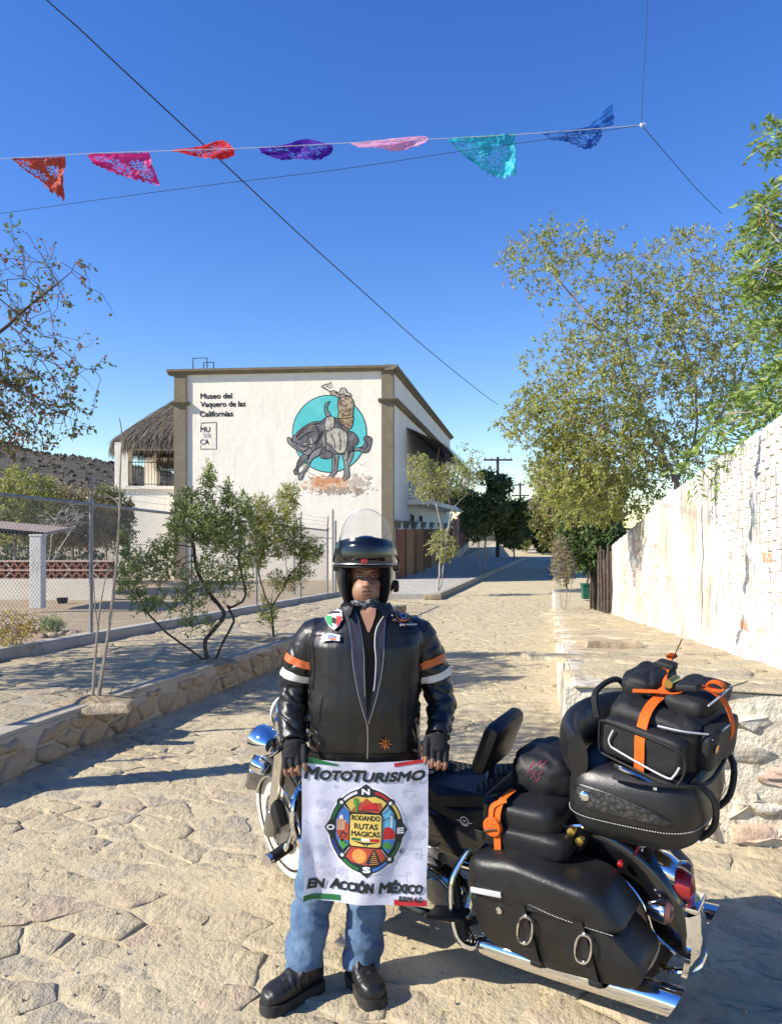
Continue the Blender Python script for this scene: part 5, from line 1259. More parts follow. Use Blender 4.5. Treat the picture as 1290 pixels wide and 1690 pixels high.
# frame, tank, engine
K("frame_tube", tubeb([(1.35, 0, .80), (1.25, .09, .55), (1.16, .13, .22), (.9, .14, .16), (.5, .14, .17), (.32, .13, .35)], .018), m_gloss)
K("frame_tube", tubeb([(1.35, 0, .80), (1.25, -.09, .55), (1.16, -.13, .22), (.9, -.14, .16), (.5, -.14, .17), (.32, -.13, .35)], .018), m_gloss)
K("frame_tube", tubeb([(1.36, 0, .86), (.9, 0, .70), (.5, 0, .60), (.1, 0, .6), (-.2, 0, .55)], .022), m_gloss)
b = B(); rings = []
for t in np.linspace(0, 1, 14):
    x = lerp(1.30, .68, t); hw = .165*math.sin(math.pi*min(.97, .12+.85*t*.75))**.7*(1 if t < .75 else 1-.55*(t-.75)/.25); hh = .115*(1-.5*t*t)*(1 if t > .1 else .75)
    zc = .80-.06*t; rings.append([Vector((x, hw*math.copysign(abs(math.cos(a))**.8, math.cos(a)), zc+hh*math.copysign(abs(math.sin(a))**.8, math.sin(a)))) for a in np.linspace(0, 2*math.pi, 24, endpoint=False)])
b.loft(rings); tk = K("fuel_tank", b, m_gloss)
b = B(); b.rbox((.99, 0, .905), (.36, .085, .03), .013, Matrix.Rotation(.13, 3, 'Y')); sub("tank_console", b, m_chrome, tk)
b = B(); b.rbox((.86, 0, .30), (.42, .22, .24), .05); en = K("crankcase", b, m_steel)
for ang, x in ((.38, .95), (-.38, .80)):
    M = Matrix.Rotation(ang, 3, 'Y'); b = B()
    for k in range(11): b.rbox(Vector((x, 0, .40))+M @ Vector((0, 0, .03+k*.018)), (.15, .14, .008), .003, M)
    b.tube([Vector((x, 0, .40)), Vector((x, 0, .40))+M @ Vector((0, 0, .25))], .055, 14); cy = K("cylinder", b, m_steel)
    b = B(); b.rbox(Vector((x, 0, .40))+M @ Vector((0, 0, .26)), (.17, .15, .06), .025, M); sub("rocker_cover", b, m_chrome, cy)
b = B(); rings = []
for y, s in ((.12, 1.0), (.165, .98), (.19, .9), (.195, .6)):
    rings.append([Vector((.80+s*.30*math.copysign(abs(math.cos(a))**.75, math.cos(a)), y, .30+s*.115*math.copysign(abs(math.sin(a))**.9, math.sin(a))*(1+.15*math.cos(a)))) for a in np.linspace(0, 2*math.pi, 36, endpoint=False)])
b.loft(rings); pc = K("primary_cover", b, m_chrome)
b = B(); b.lathe([(.06, .19), (.058, .2), (.01, .203)], (.62, 0, .30), 'y', 24); sub("derby_cover", b, m_steel, pc)
K("exhaust_header", tubeb([(1.0, -.1, .5), (1.1, -.17, .35), (.95, -.2, .2), (.45, -.22, .18)], .022), m_chrome)
for s in (-1, 1):
    if s == 1: K("exhaust_crossover", tubeb([(.62, -.1, .16), (.55, .1, .14), (.45, .23, .17), (.38, .255, .19)], .022), m_chrome)
    b = B(); pts = [(.40, s*.255, .185), (.30, s*.26, .19), (.0, s*.265, .205), (-.36, s*.27, .225)]; n = 24; rings = []
    for k, (p, rr) in enumerate(zip(smooth_path(pts, 5), np.interp(np.linspace(0, 1, 16), [0, .12, .5, 1], [.026, .040, .046, .052]))):
        rings.append([Vector((p.x, p.y+rr*math.cos(a), p.z+rr*math.sin(a))) for a in np.linspace(0, 2*math.pi, n, endpoint=False)])
    rings[-1] = [v+Vector((-.55*(v.z-.225)-.02, 0, 0)) for v in rings[-1]]      # slash cut
    inner = [v.lerp(Vector((-.35, s*.27, .225)), .12) for v in rings[-1]]; deep = [v+Vector((.12, 0, 0)) for v in inner]
    b.loft(rings+[inner, deep], True); K("muffler", b, m_chrome, angle=50)
# guards, boards, pegs, stand
for s in (-1, 1):
    K("engine_guard", tubeb([(1.24, s*.05, .72), (1.23, s*.22, .74), (1.22, s*.37, .66), (1.21, s*.39, .50), (1.18, s*.30, .34), (1.14, s*.12, .22)], .016), m_chrome)
    b = B(); b.grid(lambda u, v: Vector((1.205+.02*math.sin(v*9)*.3+.035*math.sin(u*math.pi), s*lerp(.10, .375, u), lerp(.26+.12*u, .735-.05*u*u, v))), 12, 12); lw = K("guard_cover", b, m_vinyl)
    K("highway_peg_arm", tubeb([(1.21, s*.385, .56), (1.25, s*.40, .47), (1.27, s*.42, .43)], .012), m_chrome)
    M = Matrix.Rotation(s*.35, 3, 'Z'); b = B(); b.tube([Vector((1.28, s*.37, .43)), Vector((1.285, s*.50, .425))], .026, 12); pg = K("highway_peg", b, m_blk)
    b = B(); b.tube([Vector((1.285, s*.49, .425)), Vector((1.286, s*.51, .425))], .029, 12); sub("peg_cap", b, m_chrome, pg)
    b = B(); b.rbox((.98, s*.33, .27), (.32, .12, .025), .012, Matrix.Rotation(.06, 3, 'Y')); K("floorboard", b, m_blk)
    b = B(); b.rbox((.50, s*.30, .30), (.17, .09, .02), .01, Matrix.Rotation(.2, 3, 'Y')); K("passenger_board", b, m_blk)
    K("board_arm", tubeb([(.98, s*.14, .26), (.98, s*.28, .25)], .014), m_blk)
    K("saddlebag_guard", tubeb([(.42, s*.15, .55), (.47, s*.20, .50), (.50, s*.27, .40), (.47, s*.30, .22), (.40, s*.27, .17), (.33, s*.16, .2)], .014), m_chrome)
    b = B(); b.tube([(.50, s*.235, .43), (.44, s*.285, .20)], [.017, .02], 10); K("strut_cover", b, m_blk)
K("side_stand", tubeb([(1.02, .15, .20), (1.02, .28, .13), (1.0, .36, .058)], .013), m_steel)
b = B(); b.rbox((1.0, .375, .060), (.07, .05, .012), .005); K("stand_foot", b, m_steel)
K("shift_linkage", tubeb([(.75, .20, .33), (.95, .22, .33), (1.06, .24, .30)], .006, 6), m_chrome)
K("shift_lever", tubeb([(1.07, .2, .27), (1.16, .27, .33), (1.17, .33, .34)], .009, 6), m_chrome)
b = B(); b.lathe([(.005, 0), (.018, .002), (.018, .06), (.005, .062)], (1.17, .30, .34), 'y', 10); K("shift_peg", b, m_blk)
# seat, backrest
b = B(); rings = []
for t in np.linspace(0, 1, 16):
    x = lerp(.76, .30, t); hw = interp(t, [0, .3, .7, 1], [.10, .165, .195, .18]); zt = interp(t, [0, .25, .6, .85, 1], [.725, .695, .70, .745, .80]); zb_ = interp(t, [0, 1], [.62, .60])
    ring = []
    for a in np.linspace(0, 2*math.pi, 20, endpoint=False):
        ca, sa = math.cos(a), math.sin(a); ring.append(Vector((x, hw*math.copysign(abs(ca)**.55, ca), (zt+zb_)/2+(zt-zb_)/2*math.copysign(abs(sa)**.5, sa))))
    rings.append(ring)
b.loft(rings); K("rider_seat", b, m_vinyl)
b = B(); b.rbox((.17, 0, .665), (.40, .36, .13), .05); K("passenger_seat", b, m_vinyl)
for s in (-1, 1):
    b = B(); b.rbox((.52, s*.155, .55), (.32, .06, .18), .03, Matrix.Rotation(-.12, 3, 'Y')); sc_ = K("side_cover", b, m_gloss)
    if s == 1:
        q = ringq(0, 0, .017, .0205, 24)+ribbon([(-.035, .0), (-.018, -.004)], .003)+ribbon([(.018, -.004), (.035, 0)], .003)+ribbon([(-.012, -.006), (0, -.014), (.012, -.006)], .004)
        q += ribbon([(-.008, .007), (0, .001), (.008, .007)], .003)+ribbon([(-.006, .001), (.006, .001)], .003)
        sub("badge", mapped(flat(q), lambda u, v: Vector((.455-u, .20, .655+v))), m_wht, sc_, smooth=False)
b = B(); Mx = Matrix.Rotation(-.42, 3, 'Y'); b.rbox((.385, 0, .935), (.075, .28, .24), .037, Mx); K("backrest_pad", b, m_leather)
K("backrest_post", tubeb([(.45, 0, .70), (.43, 0, .80), (.40, 0, .87)], .016), m_chrome)
# rear fender, lights, plate
fender(0, .32, .385, .10, 60, 186, .13, .02, idn, "rear_fender", m_gloss)
for k in (-1, 0, 1):
    b = B(); b.tube([(.392*math.cos(math.radians(a))*1.0, k*.035, .32+.392*math.sin(math.radians(a))) for a in range(150, 182, 4)], .0045, 5); K("fender_rib", b, m_gloss)
b = B(); rings = []
for t in np.linspace(0, 1, 10):
    a = math.radians(lerp(166, 197, t)); rr = .402; hw = .105*(1-.35*(1-t)**2); rings.append([Vector((rr*math.cos(a)-o_, y, .32+rr*math.sin(a))) for y, o_ in ((-hw, -.01), (-hw*.6, .012), (0, .02), (hw*.6, .012), (hw, -.01), (hw, -.03), (0, -.012), (-hw, -.03))])
b.loft(rings); K("fender_tip", b, m_chrome)
b = B(); b.tube(smooth_path([(-.28, -.105, .215), (-.34, -.10, .215), (-.395, -.06, .22), (-.405, 0, .222), (-.395, .06, .22), (-.34, .10, .215), (-.28, .105, .215)], 4), .012, 8); K("bumper_rail", b, m_chrome)
b = B(); rings = []
for x, w_, h_, z in ((-.20, .05, .04, .575), (-.25, .065, .055, .565), (-.30, .06, .055, .545), (-.33, .055, .05, .53)):
    rings.append([Vector((x, w_*math.cos(a), z+h_*math.sin(a))) for a in np.linspace(0, 2*math.pi, 20, endpoint=False)])
b.loft(rings); tl = K("tail_lamp_housing", b, m_chrome)
b = B(); rings = []
for x, w_, h_, z in ((-.305, .058, .055, .50), (-.345, .056, .06, .50), (-.38, .04, .05, .49), (-.388, .01, .015, .485)):
    rings.append([Vector((x, w_*math.cos(a), z+h_*math.sin(a))) for a in np.linspace(0, 2*math.pi, 20, endpoint=False)])
b.loft(rings); sub("tail_lens", b, m_red, tl)
b = B(); b.rbox((-.37, 0, .44), (.09, .13, .025), .012); K("lamp_mount", b, m_chrome)
for s in (-1, 1):
    K("signal_stem", tubeb([(-.30, s*.05, .475), (-.305, s*.10, .47)], .012), m_chrome)
    b = B(); b.lathe([(.004, .06), (.026, .05), (.04, .01), (.042, -.015)], (-.31, s*.145, .465), 'x', 18); sg = K("turn_signal", b, m_chrome)
    b = B(); b.lathe([(.040, -.014), (.03, -.032), (.006, -.038)], (-.31, s*.145, .465), 'x', 18); sub("signal_lens", b, m_smoke, sg)
b = B(); b.rbox((-.215, 0, .655), (.012, .19, .11), .004, Matrix.Rotation(-.5, 3, 'Y')); pt = K("licence_plate", b, m_plate)
tx = text2d("SG", .05, .001); sub("plate_lettering", mapped(flat((), [tx]), lambda u, v: Vector((-.224+v*.45, .08-u, .635+v*.9))), m_wht, pt, smooth=False)
b = B(); b.lathe([(.004, 0), (.011, .004), (.011, .02), (.004, .024)], (-.16, .12, .60), 'y', 12); K("side_marker", b, m_red)
for k, (x, z) in enumerate(((.0, .715), (-.03, .685))):
    b = B(); b.lathe([(.006, 0), (.016, .004), (.016, .03), (.006, .034)], (x, .17, z), 'y', 12); K("rack_fitting", b, m_brass)
K("rack_tube", tubeb([(.12, .15, .60), (.05, .16, .70), (-.1, .15, .735), (-.36, .14, .74)], .011), m_chrome)
K("rack_tube", tubeb([(.12, -.15, .60), (.05, -.16, .70), (-.1, -.15, .735), (-.36, -.14, .74)], .011), m_chrome)
# saddlebags
def bagring(poly, y, k=1.0, cx=.04, cz=.45, rot=0): return [Vector((cx+(x-cx)*k, y, cz+(z-cz)*k)) for x, z in poly]
def rpoly(poly, rad=.04, seg=4):                    # round the corners of a polygon
    out = []
    for i in range(len(poly)):
        p0, p1, p2 = Vector(poly[i-1]), Vector(poly[i]), Vector(poly[(i+1) % len(poly)])
        a = (p0-p1); c = (p2-p1); q = min(rad, a.length*.45, c.length*.45); A_ = p1+a.normalized()*q; C_2 = p1+c.normalized()*q
        for k in range(seg+1):
            t = k/seg; out.append(tuple((A_*(1-t)+p1*t)*(1-t)+(p1*(1-t)+C_2*t)*t))
    return out
body = rpoly([(.37, .47), (-.205, .475), (-.31, .37), (-.28, .285), (.05, .255), (.31, .29)], .05)
lid = rpoly([(.385, .465), (.36, .61), (.18, .645), (-.16, .60), (-.245, .48), (-.19, .462)], .045)
for s in (-1, 1):
    b = B(); b.loft([bagring(body, s*y, k) for y, k in ((.155, .94), (.17, 1), (.34, 1), (.362, .985), (.372, .94))]); sb = K("saddlebag", b, m_leather, angle=45)
    b = B(); b.loft([bagring(lid, s*y, k, .06, .53) for y, k in ((.15, .95), (.165, 1), (.33, 1), (.360, .95), (.378, .84), (.384, .72))]); ldo = sub("saddlebag_lid", b, m_leather, sb, angle=50)
    if s == 1:
        b = B()                                       # stitching along the lid seam
        st = smooth_path([Vector((.10, .383, .505)), Vector((-.0, .3845, .49)), Vector((-.12, .383, .482)), Vector((-.21, .378, .478))], 12)
        for k in range(0, len(st)-1): b.tube([st[k], st[k].lerp(st[k+1], .55)], .0016, 4)
        kind(sub("stitching", b, m_greyink, sb), 'stuff')
    b = B(); b.rbox((.27, s*.388, .505), (.13, .010, .022), .004, Matrix.Rotation(.10, 3, 'Y')); sub("reflector_strip", b, m_reflect, sb)
    b = B(); b.lathe([(.003, s*0), (.013, s*.001), (.013, s*.006), (.004, s*.009)], (.225, s*.374, .44), 'y', 14); sub("lock", b, m_chrome, sb)
    for xs_ in (.115, -.105):
        b = B(); M = Matrix.Rotation(.10, 3, 'Y')
        pth = [(xs_+.02, s*.384, .50), (xs_+.01, s*.380, .45), (xs_-.01, s*.376, .36), (xs_-.025, s*.374, .29), (xs_-.035, s*.355, .255), (xs_-.045, s*.30, .245)]
        sp = smooth_path(pth, 4); ring = []
        for p in sp: ring.append([p+Vector((d, s*e, 0)) for d, e in ((-.02, 0), (.02, 0), (.02, .007), (-.02, .007))])
        b.loft(ring); stp = sub("strap", b, m_leather, sb)
        # chrome buckle: oval ring with a plate
        b = B(); cx, cz, cy = xs_, .405, s*.388
        for k in range(20):
            pass
        rr = []
        for k in range(24):
            a = 2*math.pi*k/24; u, v = .026*math.copysign(abs(math.cos(a))**.7, math.cos(a)), .052*math.copysign(abs(math.sin(a))**.85, math.sin(a)); u += -.18*v
            rr.append(Vector((cx+u, cy, cz+v)))
        rings = [[c+(c-Vector((cx, cy, cz))).normalized()*o_+Vector((0, s*h_, 0)) for o_, h_ in ((-.003, 0), (.008, .0), (.006, .008), (-.001, .008))] for c in rr]
        b.loft(rings, False, True); sub("buckle", b, m_chrome, sb)
        b = B(); b.rbox((xs_-.03, s*.372, .275), (.05, .02, .028), .008); sub("strap_keeper", b, m_blk, sb)
# top case with padded backrest
def tpring(z, k, fwd=0): 
    out = []
    for a in np.linspace(0, 2*math.pi, 40, endpoint=False):
        ca, sa = math.cos(a), math.sin(a); e = .42
        out.append(Vector((-.235+fwd+.235*k*math.copysign(abs(ca)**e, ca), .285*k*(1-.10*max(0, -ca))*math.copysign(abs(sa)**e, sa), z)))
    return out
b = B(); b.loft([tpring(z, k) for z, k in ((.735, .72), (.742, .80), (.765, .90), (.80, .965), (.842, .99))]); tc_ = K("top_case", b, m_leather, angle=50)
b = B(); b.loft([tpring(z, k) for z, k in ((.842, 1.01), (.855, 1.02), (.90, 1.015), (.95, .985), (.985, .93), (1.005, .84), (1.012, .7))]); sub("case_lid", b, m_leather, tc_, angle=50)
b = B()
ring = [v+(v-Vector((-.235, 0, .842))).normalized()*.002 for v in tpring(.842, 1.015)]
sp = smooth_path(ring+[ring[0]], 6); rs_ = [sp[0]]
for p in sp[1:]:
    while (p-rs_[-1]).length >= .009: rs_.append(rs_[-1]+(p-rs_[-1]).normalized()*.009)
sp = rs_
for k in range(0, len(sp)-1): b.tube([sp[k]+Vector((0, 0, -.004)), sp[k].lerp(sp[k+1], .5)+Vector((0, 0, -.004))], .0018, 4)
kind(sub("stitching", b, m_greyink, tc_), 'stuff')
for s in (-1, 1):
    pan = rpoly([(-.055, .95), (-.16, .945), (-.34, .905), (-.395, .875), (-.36, .865), (-.09, .878), (-.05, .89)], .03)
    def ty(x, z):                                     # outer face of the lid at that spot
        k = interp(z, [.842, .855, .90, .95, .985], [1.01, 1.02, 1.015, .985, .93]); ca = (x+.235)/(.235*k); ca = max(-.98, min(.98, ca)); c0 = abs(ca)**(1/.42); sa = math.sqrt(max(0, 1-c0*c0)); return .285*k*(1-.10*max(0, -math.copysign(c0, ca)))*sa**.42
    fl = flat([pan], maxlen=.03); b = mapped(fl, lambda x, z: Vector((x, s*(ty(x, z)+.004), z))); pn = sub("case_panel", b, m_pod, tc_, angle=None)
    b = B(); b.tube([Vector((x, s*(ty(x, z)+.004), z)) for x, z in pan+[pan[0]]], .0035, 5); sub("panel_piping", b, m_leather, tc_)
    b = B(); M = Matrix.Rotation(.0, 3, 'X'); b.lathe([(.003, s*.014), (.012, s*.013), (.0185, s*.008), (.02, s*0)], (-.095, s*(ty(-.095, .915)+.003), .915), 'y', 20); sub("concho", b, m_chrome, tc_)
b = B()
rings = []
for t in np.linspace(-1, 1, 13):
    y = t*.255; x = .035-.10*t*t; h = .12; rings.append([Vector((x+.05*math.cos(a)*(1-.25*t*t), y, 1.02+h*(1-.12*abs(t)**3)*.9*math.sin(a)*.9+.02)) for a in np.linspace(0, 2*math.pi, 18, endpoint=False)])
b.loft(rings); K("passenger_backrest", b, m_leather)
K("case_rail", tubeb([(-.20, .275, 1.0), (-.25, .29, 1.005), (-.36, .27, 1.0), (-.47, .18, .985), (-.49, 0, .98), (-.47, -.18, .985), (-.36, -.27, 1.0), (-.2, -.275, 1.0)], .008), m_blk)
K("case_rail", tubeb([(-.44, .19, 1.0), (-.50, .16, .93), (-.49, .13, .82), (-.44, .12, .76)], .012), m_blk)
K("case_rail", tubeb([(-.44, -.19, 1.0), (-.50, -.16, .93), (-.49, -.13, .82), (-.44, -.12, .76)], .012), m_blk)
K("antenna", tubeb([(-.40, -.22, .95), (-.43, -.23, 1.05), (-.46, -.24, 1.16)], .0022, 5), m_blk)
BM = bike.matrix_basis.copy() if False else (Matrix.Translation(bike.location) @ bike.rotation_euler.to_matrix().to_4x4() @ Matrix.Scale(.96, 4))
def onbike(name, b, m, label, cat):                   # a thing that lies on the motorcycle: own top-level object
    o = obj(name, b, m); return o
def bthing(name, label, cat, c):
    o = bpy.data.objects.new(name, None); COL.objects.link(o); o.matrix_world = BM @ Matrix.Translation(c); o.location = BM @ Vector(c); o.rotation_euler = bike.rotation_euler; o.scale = bike.scale; o.empty_display_size = .1
    return tag(o, label, cat)
def BP(name, b, m, root, c, par=None, **kw):          # part given in motorcycle coordinates
    o = obj(name, b, m, par or root, **kw)
    if par is None: o.location = -Vector(c)
    return o
# duffel bag on the top case
def sbox(c, d, e=.35, n=28, nz=12, wr=.006, seed=0, tap=.0):
    b = B()
    def fn(u, v):
        a = 2*math.pi*u; t = math.pi*(v-.5); q = lambda x: math.copysign(abs(x)**e, x)
        ca, sa, ct, st = q(math.cos(a)), q(math.sin(a)), q(math.cos(t)), q(math.sin(t))
        k = 1-tap*(st+1)/2
        p = Vector((c[0]+d[0]/2*ct*ca*k, c[1]+d[1]/2*ct*sa*k, c[2]+d[2]/2*st))
        w_ = mnoise.noise((p.x*14+seed, p.y*14, p.z*14))+.5*mnoise.noise((p.x*34+seed, p.y*30, p.z*30))
        w_ -= .9*max(0, 1-abs(2.4*mnoise.noise((p.x*9+seed, p.y*9, p.z*16))))**4
        return p+Vector((ca*ct, sa*ct, st)).normalized()*w_*wr
    b.grid(fn, n, nz, True); return b
c0 = (-.30, 0, 1.015); dfb = bthing("duffel_bag", "black nylon touring duffel with silver piping strapped on the top case", "bag", c0)
b = sbox((-.285, -.03, 1.10), (.37, .42, .20), .33, 64, 32, .011, 2, .14); mainb = BP("main_compartment", b, m_nylon, dfb, c0, angle=None)
b = sbox((-.295, .18, 1.085), (.30, .085, .14), .36, 48, 24, .006, 5); BP("side_pocket", b, m_nylon, dfb, c0, angle=None)
b = sbox((-.465, -.03, 1.09), (.07, .28, .15), .38, 40, 20, .007, 7); BP("end_pocket", b, m_nylon, dfb, c0, angle=None)
b = sbox((-.18, -.09, 1.21), (.15, .24, .10), .5, 44, 24, .011, 9); BP("top_roll", b, m_nylon, dfb, c0, angle=None)
b = sbox((-.36, -.10, 1.205), (.17, .30, .08), .45, 44, 24, .008, 11); BP("top_pouch", b, m_nylon, dfb, c0, angle=None)
def DS(p): return Vector((-.285+(p[0]+.31)*.87, -.03+(p[1]+.02)*.88, 1.0+(p[2]-1.005)*.86))
POFF = Vector((0, .012, 0))
def pipe(pts, r=.0035, m=m_reflect, nm="reflective_piping"):
    b = B(); b.tube(smooth_path([DS(p)+POFF for p in pts], 5), r, 5); BP(nm, b, m, dfb, c0)
pipe([(-.215, .262, 1.150), (-.20, .262, 1.10), (-.215, .262, 1.075)]); pipe([(-.215, .262, 1.075), (-.32, .264, 1.055), (-.45, .262, 1.035), (-.475, .258, 1.05), (-.49, .25, 1.09)])
pipe([(-.545, .10, 1.17), (-.552, .0, 1.185), (-.548, -.12, 1.175)]); pipe([(-.50, .05, 1.285), (-.505, -.08, 1.295), (-.49, -.22, 1.285)])
pipe([(-.37, .205, 1.205), (-.46, .18, 1.205), (-.53, .10, 1.19)])
pipe([(-.15, .255, 1.165), (-.16, .258, 1.05), (-.2, .26, 1.03), (-.45, .262, 1.012), (-.50, .25, 1.04), (-.505, .245, 1.12), (-.46, .258, 1.16), (-.2, .258, 1.175), (-.15, .255, 1.165)], .004, m_blk, "pocket_seam")
q = [(.018*math.cos(a), .018*math.sin(a)) for a in np.linspace(0, 2*math.pi, 8, endpoint=False)]
BP("badge", mapped(flat([q]), lambda u, v: DS((-.562, .09+u, 1.13+v))), m_amber, dfb, c0, smooth=False)
b = B(); b.tube(smooth_path([Vector(p) for p in ((-.09, .13, 1.10), (-.055, .10, 1.17), (-.05, .0, 1.19), (-.055, -.1, 1.17), (-.09, -.13, 1.1))], 4), .012, 6); BP("carry_handle", b, m_nylon, dfb, c0)
def strapb(pts, w_, up, th=.003):
    sp = smooth_path([DS(p) for p in pts], 6); b = B(); rings = []
    for i, p in enumerate(sp):
        t = (sp[min(i+1, len(sp)-1)]-sp[max(i-1, 0)]).normalized(); u = Vector(up); s = (u-t*t.dot(u)).normalized(); n_ = s.cross(t)
        rings.append([p+s*a*w_/2+n_*h for a, h in ((-1, 0), (1, 0), (1, th), (-1, th))])
    b.loft(rings); return b
rst = bthing("ratchet_strap", "bright orange ratchet strap cinched over the black duffel bag", "strap", (-.30, 0, 1.022)); c1 = (-.30, 0, 1.015)
tilt_ = (bike.rotation_euler.to_matrix() @ Matrix.Rotation(math.radians(-9), 3, 'Z') @ Matrix.Rotation(math.radians(-8), 3, 'Y')).to_euler()
rst.rotation_euler = tilt_; dfb.rotation_euler = tilt_; dfb.location = rst.location.copy()
BP("webbing", strapb([(-.335, .27, 1.015), (-.332, .275, 1.09), (-.322, .262, 1.16), (-.31, .205, 1.225), (-.30, .12, 1.25), (-.295, .02, 1.262), (-.25, -.06, 1.298), (-.23, -.14, 1.312)], .036, (1, 0, 0)), m_orange, rst, c1)
BP("webbing", strapb([(-.20, .10, 1.262), (-.29, .06, 1.275), (-.36, .03, 1.285), (-.42, .0, 1.32), (-.48, -.03, 1.31), (-.53, -.06, 1.25), (-.555, -.08, 1.15), (-.54, -.10, 1.03)], .032, (0, 1, 0)), m_orange, rst, c1)
b = B(); b.rbox(DS((-.375, .02, 1.315)), (.12, .05, .026), .008, Matrix.Rotation(.25, 3, 'Y')); rt = BP("ratchet", b, m_blk, rst, c1)
b = B(); b.tube([DS((-.33, -.02, 1.322)), DS((-.33, .06, 1.322))], .016, 10); sub("ratchet_spool", b, m_brass, rt)
b = B(); b.rbox(DS((-.23, -.15, 1.318)), (.07, .05, .03), .008); BP("cam_buckle", b, m_blk, rst, c1)
b = B(); rings = []
for k in range(33):
    a = 2*math.pi*k/32*1.9; rr = .032+.004*k/32; p = DS((-.49+rr*math.cos(a), 0, 1.335+rr*.5*math.sin(a))); rings.append([p+Vector((0, y, 0)) for y in (-.045, -.013)]+[p+Vector((.0025, y, .0025)) for y in (-.013, -.045)])
b.loft(rings); BP("webbing_coil", b, m_orange, rst, c1)
b = B(); rings = []
for k in range(25):
    a = 2*math.pi*k/24*1.5; rr = .017; p = DS((-.23+rr*math.cos(a), 0, 1.345+rr*.5*math.sin(a))); rings.append([p+Vector((0, y, 0)) for y in (-.19, -.155)]+[p+Vector((.0025, y, .0025)) for y in (-.155, -.19)])
b.loft(rings); BP("webbing_coil", b, m_orange, rst, c1)
for p, d in (((-.52, -.05, 1.33), (-.07, .0, .05)), ((-.24, -.17, 1.33), (-.02, -.03, .09))):
    b = B(); b.tube([DS(p), DS(p)+Vector(d)], .002, 4); BP("cable_tie", b, m_blk, rst, c1)
b = B(); b.tube(smooth_path([Vector(p) for p in ((-.23, .245, 1.005), (-.27, .262, 1.012), (-.37, .258, 1.0), (-.385, .262, .985))], 4), .007, 6); BP("strap_hook", b, m_chrome, rst, c1)
# round bag and box on the passenger seat
c2 = (.19, 0, .74); rb = bthing("helmet_bag", "round black nylon bag with magenta embroidery on the passenger seat", "bag", c2)
b = sbox((.165, -.03, .840), (.29, .32, .21), .72, 56, 30, .009, 21); BP("bag_shell", b, m_vinyl, rb, c2, angle=None)
hb_ = BVHTree.FromPolygons([Vector(v) for v in b.v], b.f)
def onbag(u, v):
    h_ = hb_.ray_cast(Vector((.165-u, .6, .86+v)), Vector((0, -1, 0))); return (h_[0] if h_[0] is not None else Vector((.165-u, .1, .86+v)))+Vector((0, .003, 0))
q = []
for pl in ([(-.03, .035), (-.015, .06), (.0, .045), (.012, .066), (.02, .05), (.034, .066)], [(-.035, .02), (-.02, .035), (-.01, .015), (.005, .036), (.012, .016), (.03, .034)], [(-.02, .0), (-.005, .014), (.006, -.004), (.02, .012)]): q += ribbon(pl, .0035)
BP("embroidery", mapped(flat(q, (), .006), onbag), m_pink, rb, c2, smooth=False)
c3 = (.19, 0, .69); bx_ = bthing("stowage_roll", "low black storage rolls strapped under the round bag", "bag", c3)
b = sbox((.20, .05, .735), (.34, .42, .13), .4, 40, 18, .005, 31); BP("roll", b, m_vinyl, bx_, c3, angle=None)
b = sbox((.17, .20, .665), (.36, .17, .10), .4, 40, 18, .005, 33); BP("roll", b, m_vinyl, bx_, c3, angle=None)
c4 = (.265, .27, .75); os_ = bthing("orange_strap_coil", "coiled orange strap end hanging from the storage rolls", "strap", c4)
_DS = DS
def DS(p): return Vector(p)
BP("webbing", strapb([(.245, .16, .815), (.255, .245, .805), (.262, .275, .76), (.262, .285, .68), (.26, .292, .615)], .028, (1, 0, 0)), m_orange, os_, c4)
BP("webbing", strapb([(.235, .245, .81), (.28, .27, .79), (.285, .285, .75)], .02, (1, 0, 0)), m_orange, os_, c4)
b = B(); b.lathe([(.002, 0), (.034, 0), (.038, .004), (.038, .020), (.034, .024), (.002, .024)], (.278, .275, .715), 'y', 24); BP("coil", b, m_orange, os_, c4)
b = B(); b.tube([(.31, .303, .695), (.275, .304, .71), (.255, .303, .715)], .003, 4); BP("cable_tie", b, m_blk, os_, c4)
# honeycomb seat pad
c5 = (.55, 0, .72); hp = bthing("honeycomb_seat_pad", "black honeycomb gel pad lying on the rider seat", "seat pad", c5)
def padz(x, y): return interp(x, [.30, .42, .5, .62, .72], [.79, .745, .715, .715, .735])+.012-.25*max(0, abs(y)-.13)
def hexd(x, y, s):
    best = 9
    for j in (-1, 0, 1, 2):
        for i in (-1, 0, 1, 2):
            r0 = math.floor(y/(s*.866)); rr = r0+j; q0 = math.floor(x/s-(.5 if rr % 2 else 0)); cx = (q0+i+(.5 if rr % 2 else 0))*s; cy = rr*s*.866
            best = min(best, (x-cx)**2+(y-cy)**2)
    return math.sqrt(best)
b = B()
def pad(u, v):
    x = lerp(.70, .36, u); y = lerp(-.165, .165, v)*interp(u, [0, .3, 1], [.7, 1, 1.05]); e = min(min(u, 1-u)*12, min(v, 1-v)*12, 1)
    h = hexd(x, y, .026); gro = .0 if abs(y) > .018 else -.006
    return Vector((x, y, padz(x, y)+.018*e**.5-.004+gro+(-.010 if h < .0075 else 0)*(1 if e > .6 else 0)))
b.grid(pad, 92, 84); BP("pad_top", b, m_blk, hp, c5, angle=None)
b = B(); b.loft([[Vector((x, y*k, padz(x, y)+dz)) for x, y in ((.70, -.115), (.60, -.165), (.36, -.172), (.36, .172), (.60, .165), (.70, .115))] for dz, k in ((-.045, 1.02), (.004, 1.02))]); BP("pad_base", b, m_vinyl, hp, c5)
